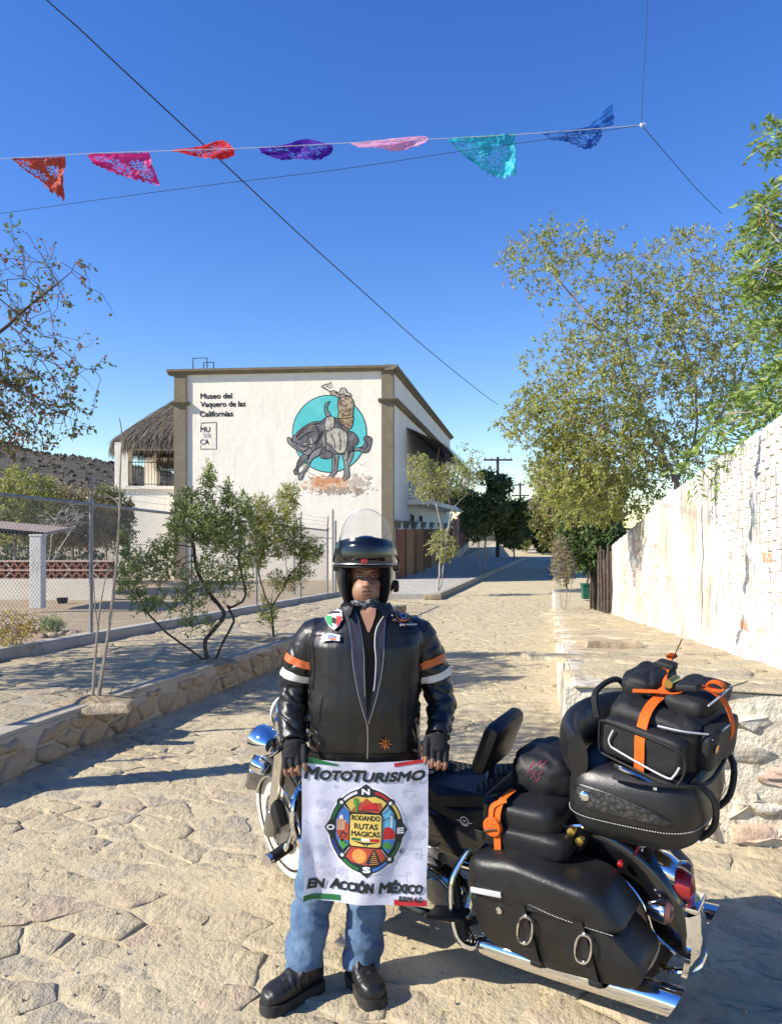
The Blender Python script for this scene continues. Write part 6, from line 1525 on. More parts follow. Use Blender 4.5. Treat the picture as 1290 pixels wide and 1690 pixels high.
# ------------------------------------------------------------------ the rider
MY = 2.99
def Q(px, py, dy=0): return P(px, py, MY+dy)
m_skin = mat("skin", (.30, .155, .10), [(9, .45, .7, (.25, .125, .08), 'n'), (60, .5, .8, (.33, .165, .11), 'n', None, .5)], .5, bump=[(140, .25, .0015, 'n')], spec=.4)
m_jacket = mat("jacket_leather", (.007, .007, .0075), [(4, .5, .7, (.013, .013, .013), 'n')], .38, bump=[(420, .18, .001, 'v'), (7, .35, .012, 'n'), (26, .25, .004, 'n')], spec=.5, rvar=.08)
m_shirt = mat("black_shirt", (.006, .006, .006), rough=.95, spec=.1)
m_denim = mat("denim", (.055, .105, .19), [(9, .42, .62, (.12, .19, .29), 'n'), (4, .55, .75, (.03, .06, .12), 'n'), (260, .4, .7, (.20, .28, .38), 'n', (1, 1, 3), .5)], .9, bump=[(420, .3, .001, 'w')], spec=.15)
m_boot = mat("boot_leather", (.013, .012, .012), [(9, .55, .75, (.04, .037, .033), 'n')], .42, bump=[(60, .3, .003, 'n')], spec=.5)
m_sole = mat("boot_sole", (.02, .019, .018), [(30, .5, .75, (.07, .06, .045), 'n')], .85)
m_glove = mat("glove_fabric", (.012, .012, .014), rough=.75, bump=[(300, .3, .001, 'n')], spec=.3)
m_helm = mat("helmet_gloss", (.005, .0055, .007), rough=.2, coat=.5, bump=[(20, .1, .004, "n")])
m_lining = mat("helmet_lining", (.008, .008, .009), rough=.95, spec=.1)
m_gaiter = mat("patterned_gaiter", (.03, .03, .033), [(55, .52, .62, (.28, .28, .29), 'n', (1, 1, 2.2))], .8)
m_hair = mat("dark_hair", (.012, .010, .009), rough=.7)
m_lip = mat("lip", (.28, .11, .09), rough=.5)
m_zip = mat("zip_metal", (.42, .42, .43), rough=.3, metal=.9)
m_navy = mat("navy_lining", (.012, .014, .025), rough=.6)
m_orangeL = mat("orange_leather", (.52, .115, .03), rough=.5, bump=[(40, .2, .003, 'n')])
m_whiteL = mat("white_leather", (.66, .64, .59), rough=.5, bump=[(40, .2, .003, 'n')])
m_pwhite = mat("patch_white", (.62, .60, .66), rough=.8); m_pgreen = mat("patch_green", (.03, .26, .08), rough=.8); m_pred = mat("patch_red", (.50, .035, .03), rough=.8)
m_pblue = mat("patch_blue", (.20, .25, .55), rough=.8); m_porange = mat("patch_orange", (.55, .16, .03), rough=.8); m_pblack = mat("patch_black", (.01, .01, .014), rough=.8)
m_eye = mat("eye_white", (.50, .46, .42), rough=.3); m_iris = mat("iris", (.02, .012, .008), rough=.2)
man = thing("person", "person in black leather jacket, jeans and open helmet holding up a banner", "person", (-.19, 2.93, zg(-.19, 2.93)))
def MP(name, b, m, par=None, **kw):
    o = obj(name, b, m, par or man, **kw)
    if par is None: o.location = -Vector(man.location)
    return o
def ringz(py, pl, pr, dep, dy=0, e=.8, n=32):
    a_, c_ = Q(pl, py), Q(pr, py); cx = (a_.x+c_.x)/2; hw = (c_.x-a_.x)/2; out = []
    for t in np.linspace(0, 2*math.pi, n, endpoint=False):
        ct, st = math.cos(t), math.sin(t); out.append(Vector((cx+hw*math.copysign(abs(ct)**e, ct), MY+dy+dep*math.copysign(abs(st)**e, st), a_.z)))
    return out
LARM = [((540, 1052), .01, .075), ((520, 1052), .015, .074), ((503, 1085), .02, .070), ((487, 1130), .03, .060), ((483, 1168), .0, .056), ((483, 1203), -.06, .050), ((484, 1226), -.105, .046)]
RARM = [((666, 1052), .01, .075), ((687, 1052), .015, .074), ((704, 1085), .02, .070), ((721, 1130), .03, .060), ((727, 1165), .0, .056), ((725, 1197), -.06, .050), ((722, 1218), -.105, .046)]
def armpts(A): return smooth_path([Q(p[0], p[1], d) for p, d, r in A], 4)
def armrad(A): return [float(x) for x in np.interp(np.linspace(0, 1, (len(A)-1)*4+1), np.linspace(0, 1, len(A)), [r for _, _, r in A])]
HAND = [(-1, Q(487, 1240, -.145)), (1, Q(719, 1229, -.145))]
def finger_paths(s, c):
    out = []
    for k, (ln, zo) in enumerate(((.95, .010), (1.05, .004), (1.0, -.004), (.82, -.014))):
        x = c.x-s*(.036-.0235*k); z = c.z-.030+zo; y = c.y-.012
        out.append([Vector((x-(-s)*.004, y+.012, z+.045)), Vector((x, y-.006, z+.004)), Vector((x+(-s)*.002, y-.016, z-.026*ln)), Vector((x+(-s)*.006, y-.004, z-.048*ln)), Vector((x+(-s)*.010, y+.018, z-.050*ln)), Vector((x+(-s)*.012, y+.032, z-.036*ln))])
    return out
# --- body: one continuous skin surface
b = B(); hc = Q(604, 952, .06); HB = len(b.v)
b.ell(hc+Vector((0, 0, .012)), (.073, .096, .112), 28, 20)
b.ell(Q(604, 975, -.005), (.060, .066, .062), 24, 16); b.ell(Q(604, 995, -.02), (.040, .045, .03), 20, 12)          # jaw and chin
b.tube([Q(604, 1000, .05), Q(604, 1035, .045)], [.058, .072], 20)
nb = Q(605.5, 966, -.075)
b.tube([Q(605.5, 944, -.028), Q(605.5, 955, -.043), nb+Vector((0, .006, 0))], [.008, .0105, .013], 12); b.ell(nb+Vector((0, .004, .001)), (.0135, .013, .0105), 14, 10)
for s in (-1, 1): b.ell(nb+Vector((s*.014, .012, -.001)), (.0085, .010, .0075), 10, 8); b.ell(Q(605.5+s*15, 965, -.018), (.023, .024, .024), 14, 10)
b.tube([Q(589, 943.5, -.022), Q(598, 942, -.033), Q(605, 943.5, -.036), Q(613, 942, -.033), Q(622, 943.5, -.022)], [.006, .0078, .007, .0078, .006], 10)
b.ell(Q(605.5, 979.5, -.058), (.021, .012, .0058), 14, 8); b.ell(Q(605.5, 985, -.055), (.018, .012, .0066), 14, 8)
b.loft([ringz(py, pl+14, pr-14, d-.03) for py, pl, pr, d in ((1252, 515, 690, .15), (1160, 511, 692, .165), (1060, 512, 696, .145), (1035, 525, 685, .115), (1015, 560, 650, .095))])
for A in (LARM, RARM): b.tube(armpts(A), [r*.62 for r in armrad(A)], 14)
for s, c in HAND:
    A = LARM if s < 0 else RARM
    b.tube([Q(*A[-1][0], A[-1][1]), c+Vector((0, .004, .022)), c+Vector((0, .0, -.018))], [.028, .036, .038], 16, True, .55, (1, 0, 0))
    for f in finger_paths(s, c): b.tube(smooth_path(f, 3), [.0088]*4+[.0086]*8+[.0082, .0078, .0072, .006][:4], 10)
    th = [c+Vector((-s*.030, .012, .012)), c+Vector((-s*.048, .020, -.012)), c+Vector((-s*.050, .022, -.040)), c+Vector((-s*.042, .022, -.058))]
    b.tube(smooth_path(th, 3), [.012]*4+[.0105]*3+[.0095, .009, .007], 10)
LEGS = [([(560, 1245), (545, 1330), (530, 1405), (515, 1500), (500, 1585)], [0, -.02, -.03, -.04, -.07], -1), ([(645, 1245), (630, 1330), (615, 1405), (603, 1500), (598, 1585)], [0, -.02, -.03, -.02, -.03], 1)]
for pl, dy, s in LEGS: b.tube([Q(p[0], p[1], d) for p, d in zip(pl, dy)], [.085, .075, .06, .052, .045], 14)
body_me = remeshed(b, .0034, 2, "body")
ec = [Q(593.5, 951, -.026), Q(618, 951, -.026)]
def face(co, n):
    for e in ec:
        d = ((co.x-e.x)/.016)**2+((co.z-e.z)/.0085)**2
        if d < 4 and co.y < MY+.03: co = co+Vector((0, .0075*math.exp(-d), 0))
    return co
body = MP("body", finish(body_me, m_skin, face), None)
bv = BVHTree.FromPolygons([v.co for v in body_me.vertices], [tuple(p.vertices) for p in body_me.polygons])
EYE0 = Vector((0, 0, CAMZ))
def cast(bvh, px, py, off=.0015, fallback=MY-.15):
    d = Vector(((px-645)/FPX, 1, -(py-HOR)/FPX)).normalized(); h = bvh.ray_cast(EYE0, d)
    if h[0] is None:
        q = P(px, py, fallback); h = bvh.find_nearest(q)
        return h[0]+h[1]*off
    n_ = h[1]
    return h[0]+(n_ if n_.dot(d) < 0 else -n_)*off-d*off*.6
def decal(name, polys, m, bvh, par, off=.0015, maxlen=5, texts=(), **kw):
    return obj(name, mapped(flat(polys, texts, maxlen), lambda x, y: cast(bvh, x, y, off)), m, par, angle=None, **kw)
for e, pxe in zip(ec, (593.5, 618)):
    decal("eye", [[(pxe-6, 951.3), (pxe-3, 949.9), (pxe+1, 949.6), (pxe+5.5, 951), (pxe+2, 952.6), (pxe-3, 952.6)]], m_eye, bv, body, .0006, 3)
    decal("iris", [circ(pxe, 951, 1.7, 10, 1.5)], m_iris, bv, body, .0010, 2)
    decal("eyelid_line", ribbon([(pxe-6.8, 951.4), (pxe-3, 949.6), (pxe+1.5, 949.3), (pxe+6.4, 951)], .9), m_hair, bv, body, .0012, 3)
    sgn = -1 if pxe < 605 else 1
    decal("eyebrow", ribbon([(pxe-sgn*6.5, 945.6), (pxe, 943.8), (pxe+sgn*7.5, 945.6)], [2.0, 2.4, .9]), m_hair, bv, body, .0012, 3)
decal("lips", [[(597.5, 982), (602, 979.8), (605.5, 980.5), (609, 979.8), (613.5, 982), (610, 986), (605.5, 987.4), (601, 986)]], m_lip, bv, body, .0006, 3)
decal("mouth_line", ribbon([(597.8, 982), (602, 982.4), (605.5, 982), (609, 982.4), (613.2, 982)], .8), m_hair, bv, body, .0012, 3)
for q in ([(596.5, 977.8), (600, 975), (604.8, 974), (604.8, 976.2), (600, 977.4)], [(614.5, 977.8), (611, 975), (606.2, 974), (606.2, 976.2), (611, 977.4)]): decal("moustache", [q], m_hair, bv, body, .0010, 3)
decal("nostril", [circ(602.3, 969.6, 1.2, 8, .7)], m_hair, bv, body, .0008, 2); decal("nostril", [circ(608.7, 969.6, 1.2, 8, .7)], m_hair, bv, body, .0008, 2)
# --- jacket
b = B()
b.loft([ringz(*r) for r in ((1253, 514, 690, .158), (1243, 512, 691, .160), (1220, 510, 693, .170), (1160, 510, 693, .180), (1100, 512, 696, .172), (1060, 508, 701, .158), (1038, 513, 697, .135), (1022, 532, 676, .115), (1008, 556, 650, .098), (1001, 563, 644, .092))])
for A in (LARM, RARM): b.tube(armpts(A), armrad(A), 22)
jm = remeshed(b, .005, 3, "jacket")
def dist_arm(co):
    best = None
    for A in (LARM, RARM):
        pts = [Q(p[0], p[1], d) for p, d, r in A]; acc = 0
        for i in range(len(pts)-1):
            ab = pts[i+1]-pts[i]; t = max(0, min(1, (co-pts[i]).dot(ab)/ab.length_squared)); d = (co-(pts[i]+ab*t)).length
            if best is None or d < best[0]: best = (d, acc+ab.length*t)
            acc += ab.length
    return best
def wrinkle(co, n):
    d, s = dist_arm(co); h = 0
    arm = s > .07 and d < .10
    if arm:
        k = min(1, (s-.07)/.08); h += k*(.0055*math.sin(s*80+3.2*mnoise.noise((co.x*16, co.y*16, co.z*6))+2*math.sin(co.x*28))*(.45+.55*mnoise.noise((co.x*9, co.y*9, co.z*9+4)))+.004*mnoise.noise((co.x*30, co.y*30, co.z*45))-.008*(max(0, 1-abs(2.2*mnoise.noise((co.x*6+7, co.y*6, co.z*20+co.x*8)))))**4+.002)
    else:
        h += .006*mnoise.noise((co.x*7, co.y*7, co.z*4))-.004*(1-abs(2*mnoise.noise((co.x*9+3, co.y*9, co.z*5))))**4*max(0, min(1, (1.12-co.z)*5))+.0035*mnoise.noise((co.x*15, co.y*15, co.z*9))
        if co.z < 1.02: h += .004*math.sin(co.z*70+co.x*16+2*mnoise.noise((co.x*6, 0, co.z*6)))*max(0, min(1, (1.02-co.z)*8))*(.3+abs(co.x+.1)*3)
    return co+n*h
jk = MP("jacket", finish(jm, m_jacket, wrinkle), None)
jb = BVHTree.FromPolygons([v.co for v in jm.vertices], [tuple(p.vertices) for p in jm.polygons])
def JD(name, polys, m, off=.002, maxlen=6, texts=()): return decal(name, polys, m, jb, jk, off, maxlen, texts)
# open front: shirt, chest, linings, zips
JD("lining", [[(571, 1006), (574, 1030), (579, 1060), (583, 1100), (592, 1150), (605, 1196), (607, 1196), (622, 1150), (630, 1100), (634, 1050), (640, 1010), (630, 1003), (580, 1003)]], m_navy, .0022)
JD("shirt", [[(586, 1006), (594, 1040), (600, 1080), (603, 1140), (606, 1190), (610, 1165), (616, 1120), (617, 1075), (620, 1040), (630, 1012), (622, 1004), (592, 1004)]], m_shirt, .0040)
JD("bare_throat", [[(594, 1010), (600, 1026), (606, 1043), (609, 1045), (614, 1034), (619, 1018), (620, 1006), (602, 1004)]], m_skin, .0058)
for pl, wd, mm in (([(572, 1010), (576, 1035), (580, 1065), (583, 1100), (592, 1150), (604, 1190), (606, 1200)], .9, m_zip), ([(588, 1012), (595, 1040), (600, 1075), (601, 1110), (602, 1150)], .9, m_zip), ([(641, 1008), (628, 1024), (620, 1042), (618, 1065), (620, 1090), (618, 1125), (616, 1140)], 1.5, m_whiteL), ([(634, 1020), (633, 1070), (630, 1105), (620, 1155), (608, 1194)], .9, m_zip), ([(606, 1196), (606.5, 1225), (606, 1251)], 1.5, m_zip)):
    JD("zip", ribbon([tuple(v) for v in smooth_path([Vector(p) for p in pl], 3)], wd), mm, .0068)
for pl in ([(566, 1046), (545, 1047), (517, 1050)], [(642, 1046), (668, 1045), (690, 1046)], [(533, 1150), (529, 1170), (528, 1192)], [(516, 1060), (519, 1100), (516, 1140)], [(694, 1060), (692, 1100), (694, 1140)], [(514, 1242), (600, 1246)], [(612, 1246), (690, 1242)]):
    JD("seam", ribbon([tuple(v) for v in smooth_path([Vector(p) for p in pl], 3)], 1.0), m_shirt, .0018)
# collar
for s in (-1, 1):
    cx = 604; pts = [(cx+s*20, 1006), (cx+s*36, 1000), (cx+s*40, 1010), (cx+s*31, 1026), (cx+s*24, 1018)]
    b = B(); fl = flat([pts], maxlen=5); lo = [cast(jb, x, y, .003) for x, y in fl[0]]; hi = [cast(jb, x, y, .014)+Vector((0, 0, .006)) for x, y in fl[0]]
    n = len(lo); b.add(hi, fl[1]); b.add(lo, fl[1]); sub("collar", b, m_jacket, jk)
for px, py in ((646.5, 1018), (651, 1024)): b = B(); c = cast(jb, px, py, .006); b.ell(c, (.004, .003, .004), 10, 8); sub("snap", b, m_zip, jk)
# arm stripes: closed bands wrapped on the sleeves
def band(A, t0, t1, m, name):
    pts = armpts(A); N = len(pts); rows = []
    for t in np.linspace(t0, t1, 4):
        i = min(int(t*(N-1)), N-2); c = pts[i].lerp(pts[i+1], t*(N-1)-i); ax = (pts[i+1]-pts[i]).normalized()
        tilt = Vector((0, 0, 1)).lerp(ax, .75).normalized() if ax.z > 0 else Vector((0, 0, -1)).lerp(ax, .75).normalized()
        u = tilt.orthogonal().normalized(); v = tilt.cross(u); row = []
        for a in np.linspace(0, 2*math.pi, 40, endpoint=False):
            d = u*math.cos(a)+v*math.sin(a); h = jb.ray_cast(c, d, .16)
            row.append((h[0] if h[0] is not None and (h[0]-c).length < .115 else c+d*.085)+d*.003)
        rows.append(row)
    b = B(); b.loft(rows, False); sub(name, b, m, jk, angle=None)
for A in (LARM, RARM): band(A, .328, .370, m_orangeL, "arm_stripe"); band(A, .412, .454, m_whiteL, "arm_stripe")
# patches
JD("patch", [[(540, 1009), (552, 1005), (565, 1009), (566, 1024), (560, 1034), (552, 1041), (544, 1035), (538, 1024)]], m_pwhite, 0.0070)
JD("patch_field", [[(540, 1019), (549, 1019), (549, 1037), (543, 1032), (539, 1025)]], m_pgreen, 0.0083); JD("patch_field", [[(556, 1019), (565, 1019), (564, 1026), (560, 1032), (556, 1036)]], m_pred, 0.0083)
JD("patch_emblem", [circ(552.5, 1026, 3.5, 10, 5)]+ribbon([(543, 1014), (562, 1013)], 3), m_pblack, 0.0090, texts=())
JD("patch", [[(533, 1049), (546, 1046), (562, 1049), (561, 1059), (546, 1058), (531, 1060)]], m_pwhite, 0.0070); JD("patch_field", [[(541, 1050), (547, 1047.5), (556, 1051), (552, 1056), (543, 1056)]], m_pblue, 0.0083); JD("patch_field", [[(545, 1055), (552, 1053), (556, 1057), (547, 1057.5)]], m_porange, 0.0087)
JD("patch", [circ(665, 1016, 14.5, 28, 12)], m_pblack, 0.0067)
JD("patch_ring", ringq(665, 1016, 11.8, 13.6, 30, e=.83), m_porange, 0.0079)
JD("patch_emblem", ribbon([(656, 1017), (657, 1011), (661, 1008.5), (669, 1008.5), (673.5, 1012), (673, 1018), (669, 1020), (668, 1023), (662, 1023), (660, 1020), (656, 1017)], 1.3)+[[(659, 1015), (664, 1016), (663, 1018), (660, 1018)], [(666, 1016.5), (671, 1015), (670.5, 1018.5), (667, 1018.5)]], m_pblue, 0.0085)
tx = text2d("iguel Andrade", 5, .05, 0, 1, 29); JD("name_tape", (), m_whiteL, 0.0075, 3, [([(658+u, 1034-v*.9) for u, v in tx[0]], tx[1])])
st = []
for k in range(16):
    a = math.pi*2*k/16+.1; rr = (14.5, 6.0)[k % 2]*(1, .8, .92, 1.05, .85)[k % 5]; st.append((635+rr*math.cos(a)*.82, 1227+rr*math.sin(a)*.9))
JD("star_emblem", [[(635, 1227), st[k], st[(k+1) % 16]] for k in range(16)], m_porange, 0.0067); JD("star_lines", ribbon([(629, 1222), (634, 1226), (631, 1232)], 1.2)+ribbon([(637, 1221), (640, 1227), (636, 1232)], 1.2)+ribbon([(632, 1229), (640, 1224)], 1.0), m_pblack, 0.0080)
# --- jeans
b = B(); b.loft([ringz(*r) for r in ((1225, 520, 684, .13), (1260, 518, 686, .135), (1300, 522, 682, .13))])
for pl, dy, s in LEGS: b.tube(smooth_path([Q(p[0], p[1], d) for p, d in zip(pl+[(pl[-1][0]+s*-2, 1604)], dy+[dy[-1]-.01])], 3), [float(v) for v in np.interp(np.linspace(0, 1, 16), [0, .25, .5, .75, .9, 1], [.105, .092, .080, .072, .070, .074])], 22)
dm = remeshed(b, .005, 2, "jeans")
def denim(co, n):
    h = .006*mnoise.noise((co.x*12, co.y*12, co.z*7))
    if co.z < .5: h += (.0075*math.sin(co.z*52+4*mnoise.noise((co.x*8, co.y*8, 3))+18*co.x)*(.55+.6*mnoise.noise((co.x*6, co.y*6, co.z*12)))+.0035*mnoise.noise((co.x*30, co.y*30, co.z*40))-.008*(max(0, 1-abs(2.2*mnoise.noise((co.x*5+co.z*5, co.y*5, co.z*15+co.x*9)))))**4+.002)*min(1, (.5-co.z)*6)
    return co+n*h
jn = MP("jeans", finish(dm, m_denim, denim), None)
db = BVHTree.FromPolygons([v.co for v in dm.vertices], [tuple(p.vertices) for p in dm.polygons])
# --- boots
def boot(heel, toe, name):
    d = (toe-heel); L = d.length; d.normalize(); s = Vector((-d.y, d.x, 0)); z0 = zg(heel.x, heel.y)+.008
    def sect(t, hw, zb_, zt, n=20, e=.75):
        out = []
        for a in np.linspace(0, 2*math.pi, n, endpoint=False):
            ca, sa = math.cos(a), math.sin(a); out.append(heel+d*(L*t)+s*(hw*math.copysign(abs(ca)**e, ca))+Vector((0, 0, z0+(zb_+zt)/2+(zt-zb_)/2*math.copysign(abs(sa)**e, sa))))
        return out
    b = B(); b.loft([sect(t, hw, .02, zt) for t, hw, zt in ((-.02, .020, .09), (.02, .034, .15), (.10, .040, .19), (.25, .042, .185), (.36, .042, .135), (.48, .045, .105), (.62, .050, .088), (.78, .051, .082), (.90, .044, .074), (.97, .030, .062), (1.0, .012, .045))])
    b.tube([heel+d*(L*.16)+Vector((0, 0, z0+.10)), heel+d*(L*.17)+Vector((0, 0, z0+.17))], [.044, .044], 18)
    me = remeshed(b, .005, 3, "boot")
    def cr(co, n): 
        t = (co-heel).dot(d)/L
        return co+n*(.003*math.sin(t*60+8*mnoise.noise(co*14))*math.exp(-((t-.45)/.16)**2)+.0012*mnoise.noise(co*40))
    bo = MP("boot", finish(me, m_boot, cr), None)
    b = B(); b.loft([sum([[heel+d*(L*t)+s*(hw*sg)+Vector((0, 0, z0+z)) for t, hw in (pr if sg > 0 else pr[::-1])] for sg in (1, -1)], []) for z, pr in
                     [(zz, [(-.035, .012), (-.01, .034), (.15, .043), (.35, .040), (.55, .048), (.78, .055), (.92, .046), (1.0, .024), (1.02, .006)]) for zz in (-.010, .004, .022, .030)]])
    sub("sole", b, m_sole, bo)
    b = B(); b.grid(lambda u, v: heel+d*L*lerp(.60, .80, v)+s*(.042*(u-.5)*2*.8)+Vector((0, 0, z0+.0865-.012*v+.004-.028*((u-.5)*2)**2*.8)), 9, 7); sub("shift_pad", b, m_sole, bo)
boot(Vector((-.272, 2.943, 0)), Vector((-.460, 2.775, 0)), "l"); boot(Vector((-.148, 2.995, 0)), Vector((-.045, 2.802, 0)), "r")
# --- gloves: fingerless shells over the hands
for s, c in HAND:
    A = LARM if s < 0 else RARM
    b = B(); b.tube([Q(*A[-1][0], A[-1][1])+Vector((0, 0, .02)), Q(*A[-1][0], A[-1][1]), c+Vector((0, .004, .022)), c+Vector((0, -.002, -.020))], [.040, .037, .043, .043], 20, True, .62, (1, 0, 0))
    for f in finger_paths(s, c): b.tube([f[0], f[1], f[1].lerp(f[2], .62)], [.013, .0125, .012], 12)
    th = [c+Vector((-s*.026, .010, .015)), c+Vector((-s*.046, .018, -.010))]; b.tube(th, [.016, .0145], 12)
    me = remeshed(b, .0032, 1, "glove"); gl = MP("glove", finish(me, m_glove, lambda co, n: co+n*.0012*mnoise.noise(co*60)), None)
    b = B()
    for f in finger_paths(s, c): e = f[1].lerp(f[2], .62); dd = (f[2]-f[1]).normalized(); b.tube([e-dd*.002, e+dd*.002], .0128, 12)
    kind(sub("finger_hem", b, m_blk, gl), 'stuff')
    for f in finger_paths(s, c):
        b = B(); p = f[3]; b.ell(p+Vector((0, -.0085, .0)), (.0045, .0012, .0055), 10, 6); 
# --- helmet with the chin bar and visor raised
hel = None
C = Q(604, 948, .065); R0 = (.116, .146, .154)
def shell(u, v): 
    a = 2*math.pi*u; t = lerp(-.74, 1.0, v)*math.pi/2; return C+Vector((R0[0]*math.cos(t)*math.cos(a), R0[1]*math.cos(t)*math.sin(a), R0[2]*math.sin(t)))
b = B(); NU, NV = 72, 40; b.grid(shell, NU, NV, True)
def opening(v): return v[1] < C.y-.02 and abs(v[0]-C.x) < .083-.010*max(0, (C.z-.05-v[2])/.06) and v[2] < C.z+.045
b.f = [f for f in b.f if not all(opening(b.v[i]) for i in f)]
hel = MP("helmet", b, m_helm, angle=70)
# opening edge thickness and dark lining
b = B(); b.grid(lambda u, v: C+(shell(u, v)-C)*.93, NU, NV, True); b.f = [f for f in b.f if not all((b.v[i][1] < C.y-.02 and abs(b.v[i][0]-C.x) < .062 and b.v[i][2] < C.z+.035) for i in f)]
sub("lining", b, m_lining, hel)
for s in (-1, 1):
    b = B(); b.tube(smooth_path([C+Vector((s*.071, -.098, .045)), C+Vector((s*.078, -.100, -.01)), C+Vector((s*.072, -.094, -.07)), C+Vector((s*.055, -.080, -.125))], 4), [.013]*13, 8); sub("cheek_pad", b, m_lining, hel)
    b = B(); b.tube(smooth_path([C+Vector((s*.090, -.088, .045)), C+Vector((s*.088, -.090, -.02)), C+Vector((s*.082, -.086, -.08)), C+Vector((s*.066, -.075, -.122))], 4), .0075, 8); sub("edge_trim", b, m_blk, hel)
    b = B(); b.lathe([(.004, s*.018), (.02, s*.016), (.026, s*.006), (.026, -s*.01)], C+Vector((s*.112, -.01, .035)), 'x', 18); sub("pivot_cover", b, m_helm, hel)
# raised chin bar: curved shell across the forehead
def chin(u, v):
    a = math.radians(lerp(-172, -8, u)); k = math.sin(math.pi*u); z = lerp(.042, .128, v)*(1)+(.022*k**1.5 if v > .5 else .006*k); rr = 1.0-.20*max(0, v-.45)**1.4
    return C+Vector((.125*rr*math.cos(a), -.028+.158*rr*math.sin(a)-(.012 if .2 < v < .8 else 0)*k, z))
b = B(); b.grid(chin, 40, 12); b.grid(lambda u, v: chin(u, v)*1.0+(C-chin(u, v)).normalized()*.02, 40, 12)
for v in (0, 1):
    o = len(b.v); NUc = 40
    top = [chin(i/39, v) for i in range(40)]; inn = [p+(C-p).normalized()*.02 for p in top]; b.add(top+inn, [(i, i+1, 40+i+1, 40+i) for i in range(39)])
cb = sub("chin_bar", b, m_helm, hel, angle=50)
b = B(); b.tube([chin(i/39, .02)+Vector((0, -.003, 0)) for i in range(2, 38)], .0035, 8); sub("chin_edge", b, m_steel, hel)
b = B(); b.rbox(chin(.5, .12)+Vector((.001, -.006, .002)), (.026, .012, .018), .004); sub("release_tab", b, m_red, hel)
b = B(); b.grid(lambda u, v: C+Vector((.104*math.cos(math.radians(lerp(-165, -15, u))), -.055+.125*math.sin(math.radians(lerp(-165, -15, u)))*(1-.15*v), .040+.030*v)), 24, 4); b.tube([C+Vector((.106*math.cos(math.radians(a)), -.055+.128*math.sin(math.radians(a)), .039)) for a in range(-168, -11, 6)], .005, 6); sub("brow_peak", b, m_blk, hel)
# clear visor swung up
m_clear = bpy.data.materials.new("clear_visor"); m_clear.use_nodes = True; nt = m_clear.node_tree
g = nd(nt, "ShaderNodeBsdfGlossy"); g.inputs['Roughness'].default_value = .03; t = nd(nt, "ShaderNodeBsdfTransparent"); t.inputs[0].default_value = (.93, .94, .94, 1)
fr = nd(nt, "ShaderNodeFresnel"); fr.inputs[0].default_value = 1.5; mx = nd(nt, "ShaderNodeMixShader"); nt.links.new(fr.outputs[0], mx.inputs[0]); nt.links.new(t.outputs[0], mx.inputs[1]); nt.links.new(g.outputs[0], mx.inputs[2]); nt.links.new(mx.outputs[0], nt.nodes["Material Output"].inputs[0])
def visor(u, v):
    a = math.radians(lerp(-184, 4, u)); k = max(0, math.sin(math.pi*u)); base = C+Vector((.130*math.cos(a), -.030+.150*math.sin(a)*(1-.05*v), .05+.05*k))
    return base+Vector((0, .045*v*k, .155*v*k**.55))-Vector(((base.x-C.x)*.22*v, 0, 0))
b = B(); b.grid(visor, 48, 12); vz = sub("clear_visor", b, m_clear, hel, angle=None)
b = B(); b.tube([visor(u, 1) for u in np.linspace(.02, .98, 48)], .0018, 6); sub("visor_edge", b, m_reflect, hel)
b = B(); b.lathe([(.003, .022), (.02, .02), (.024, .012), (.024, 0)], C+Vector((.108, -.02, -.045)), 'x', 18); sub("intercom", b, m_blk, hel)
# neck gaiter and chin strap
b = B(); b.loft([ringz(py, pl, pr, d, dy) for py, pl, pr, d, dy in ((1019, 578, 630, .062, .035), (1010, 575, 632, .068, .02), (1000, 576, 632, .074, .0), (992, 580, 630, .070, -.008), (987, 586, 625, .064, -.010))])
gm = remeshed(b, .004, 2, "gaiter"); gt = MP("neck_gaiter", finish(gm, m_gaiter, lambda co, n: co+n*.005*math.sin(co.z*150+co.x*20+3*mnoise.noise(co*12))), None)
b = B(); b.tube(smooth_path([Q(578, 1004, -.04), Q(590, 1014, -.075), Q(606, 1028, -.09), Q(618, 1040, -.10)], 4), .003, 5); MP("chin_strap", b, m_porange)

# ------------------------------------------------------------------ the banner he holds
BY = MY-.17
def zy(x, py): return CAMZ-(py-HOR)/FPX*BY
BXL, BXR = (497-645)/FPX*BY, (707-645)/FPX*BY; BZT, BZB = zy(0, 1253), zy(0, 1492)
ban = thing("banner", "white fabric motorcycle touring banner with a compass emblem held by the rider", "banner", ((BXL+BXR)/2, BY, BZB))
def bmap(u, v, off=0):                            # u right, v up, both 0..1 over the cloth
    x = lerp(BXL, BXR, u); z = lerp(BZB, BZT, v)
    x += .006*(1-v)*(.5-u)*2+.004*math.sin(v*9+u*3)*(1-v)
    sag = -.010*math.sin(math.pi*u)*v**3; z += sag
    e = .016*math.sin(u*5.2+1.2*v+.6)*(.35+.65*(1-v))+.010*math.sin(u*11-4*v)*(1-v)+.012*math.exp(-((u-.06)/.07)**2)*(1.1-v)+.006*math.sin(v*13+u*7)*(1-u)*.7+.004*mnoise.noise((u*6, v*6, 2))
    return Vector((x, BY-.004+e-off, z))
m_cloth = mat("banner_cloth", (.66, .67, .78), rough=.5, trans=.15, spec=.35, sheen=.2, bump=[(16, .35, .006, 'n')])
m_pattern = mat("banner_pale_print", (.54, .55, .66), rough=.55, trans=.12, spec=.3)
m_bblack = mat("banner_black", (.008, .016, .02), rough=.5); m_bgreen = mat("banner_green", (.01, .13, .04), rough=.5); m_bred = mat("banner_red", (.42, .012, .02), rough=.5)
m_bwhite = mat("banner_white", (.72, .72, .76), rough=.5); m_byel = mat("banner_yellow", (.62, .45, .10), rough=.5); m_bblue = mat("banner_blue", (.04, .16, .50), rough=.5); m_bsky = mat("banner_sky", (.12, .40, .58), rough=.5)
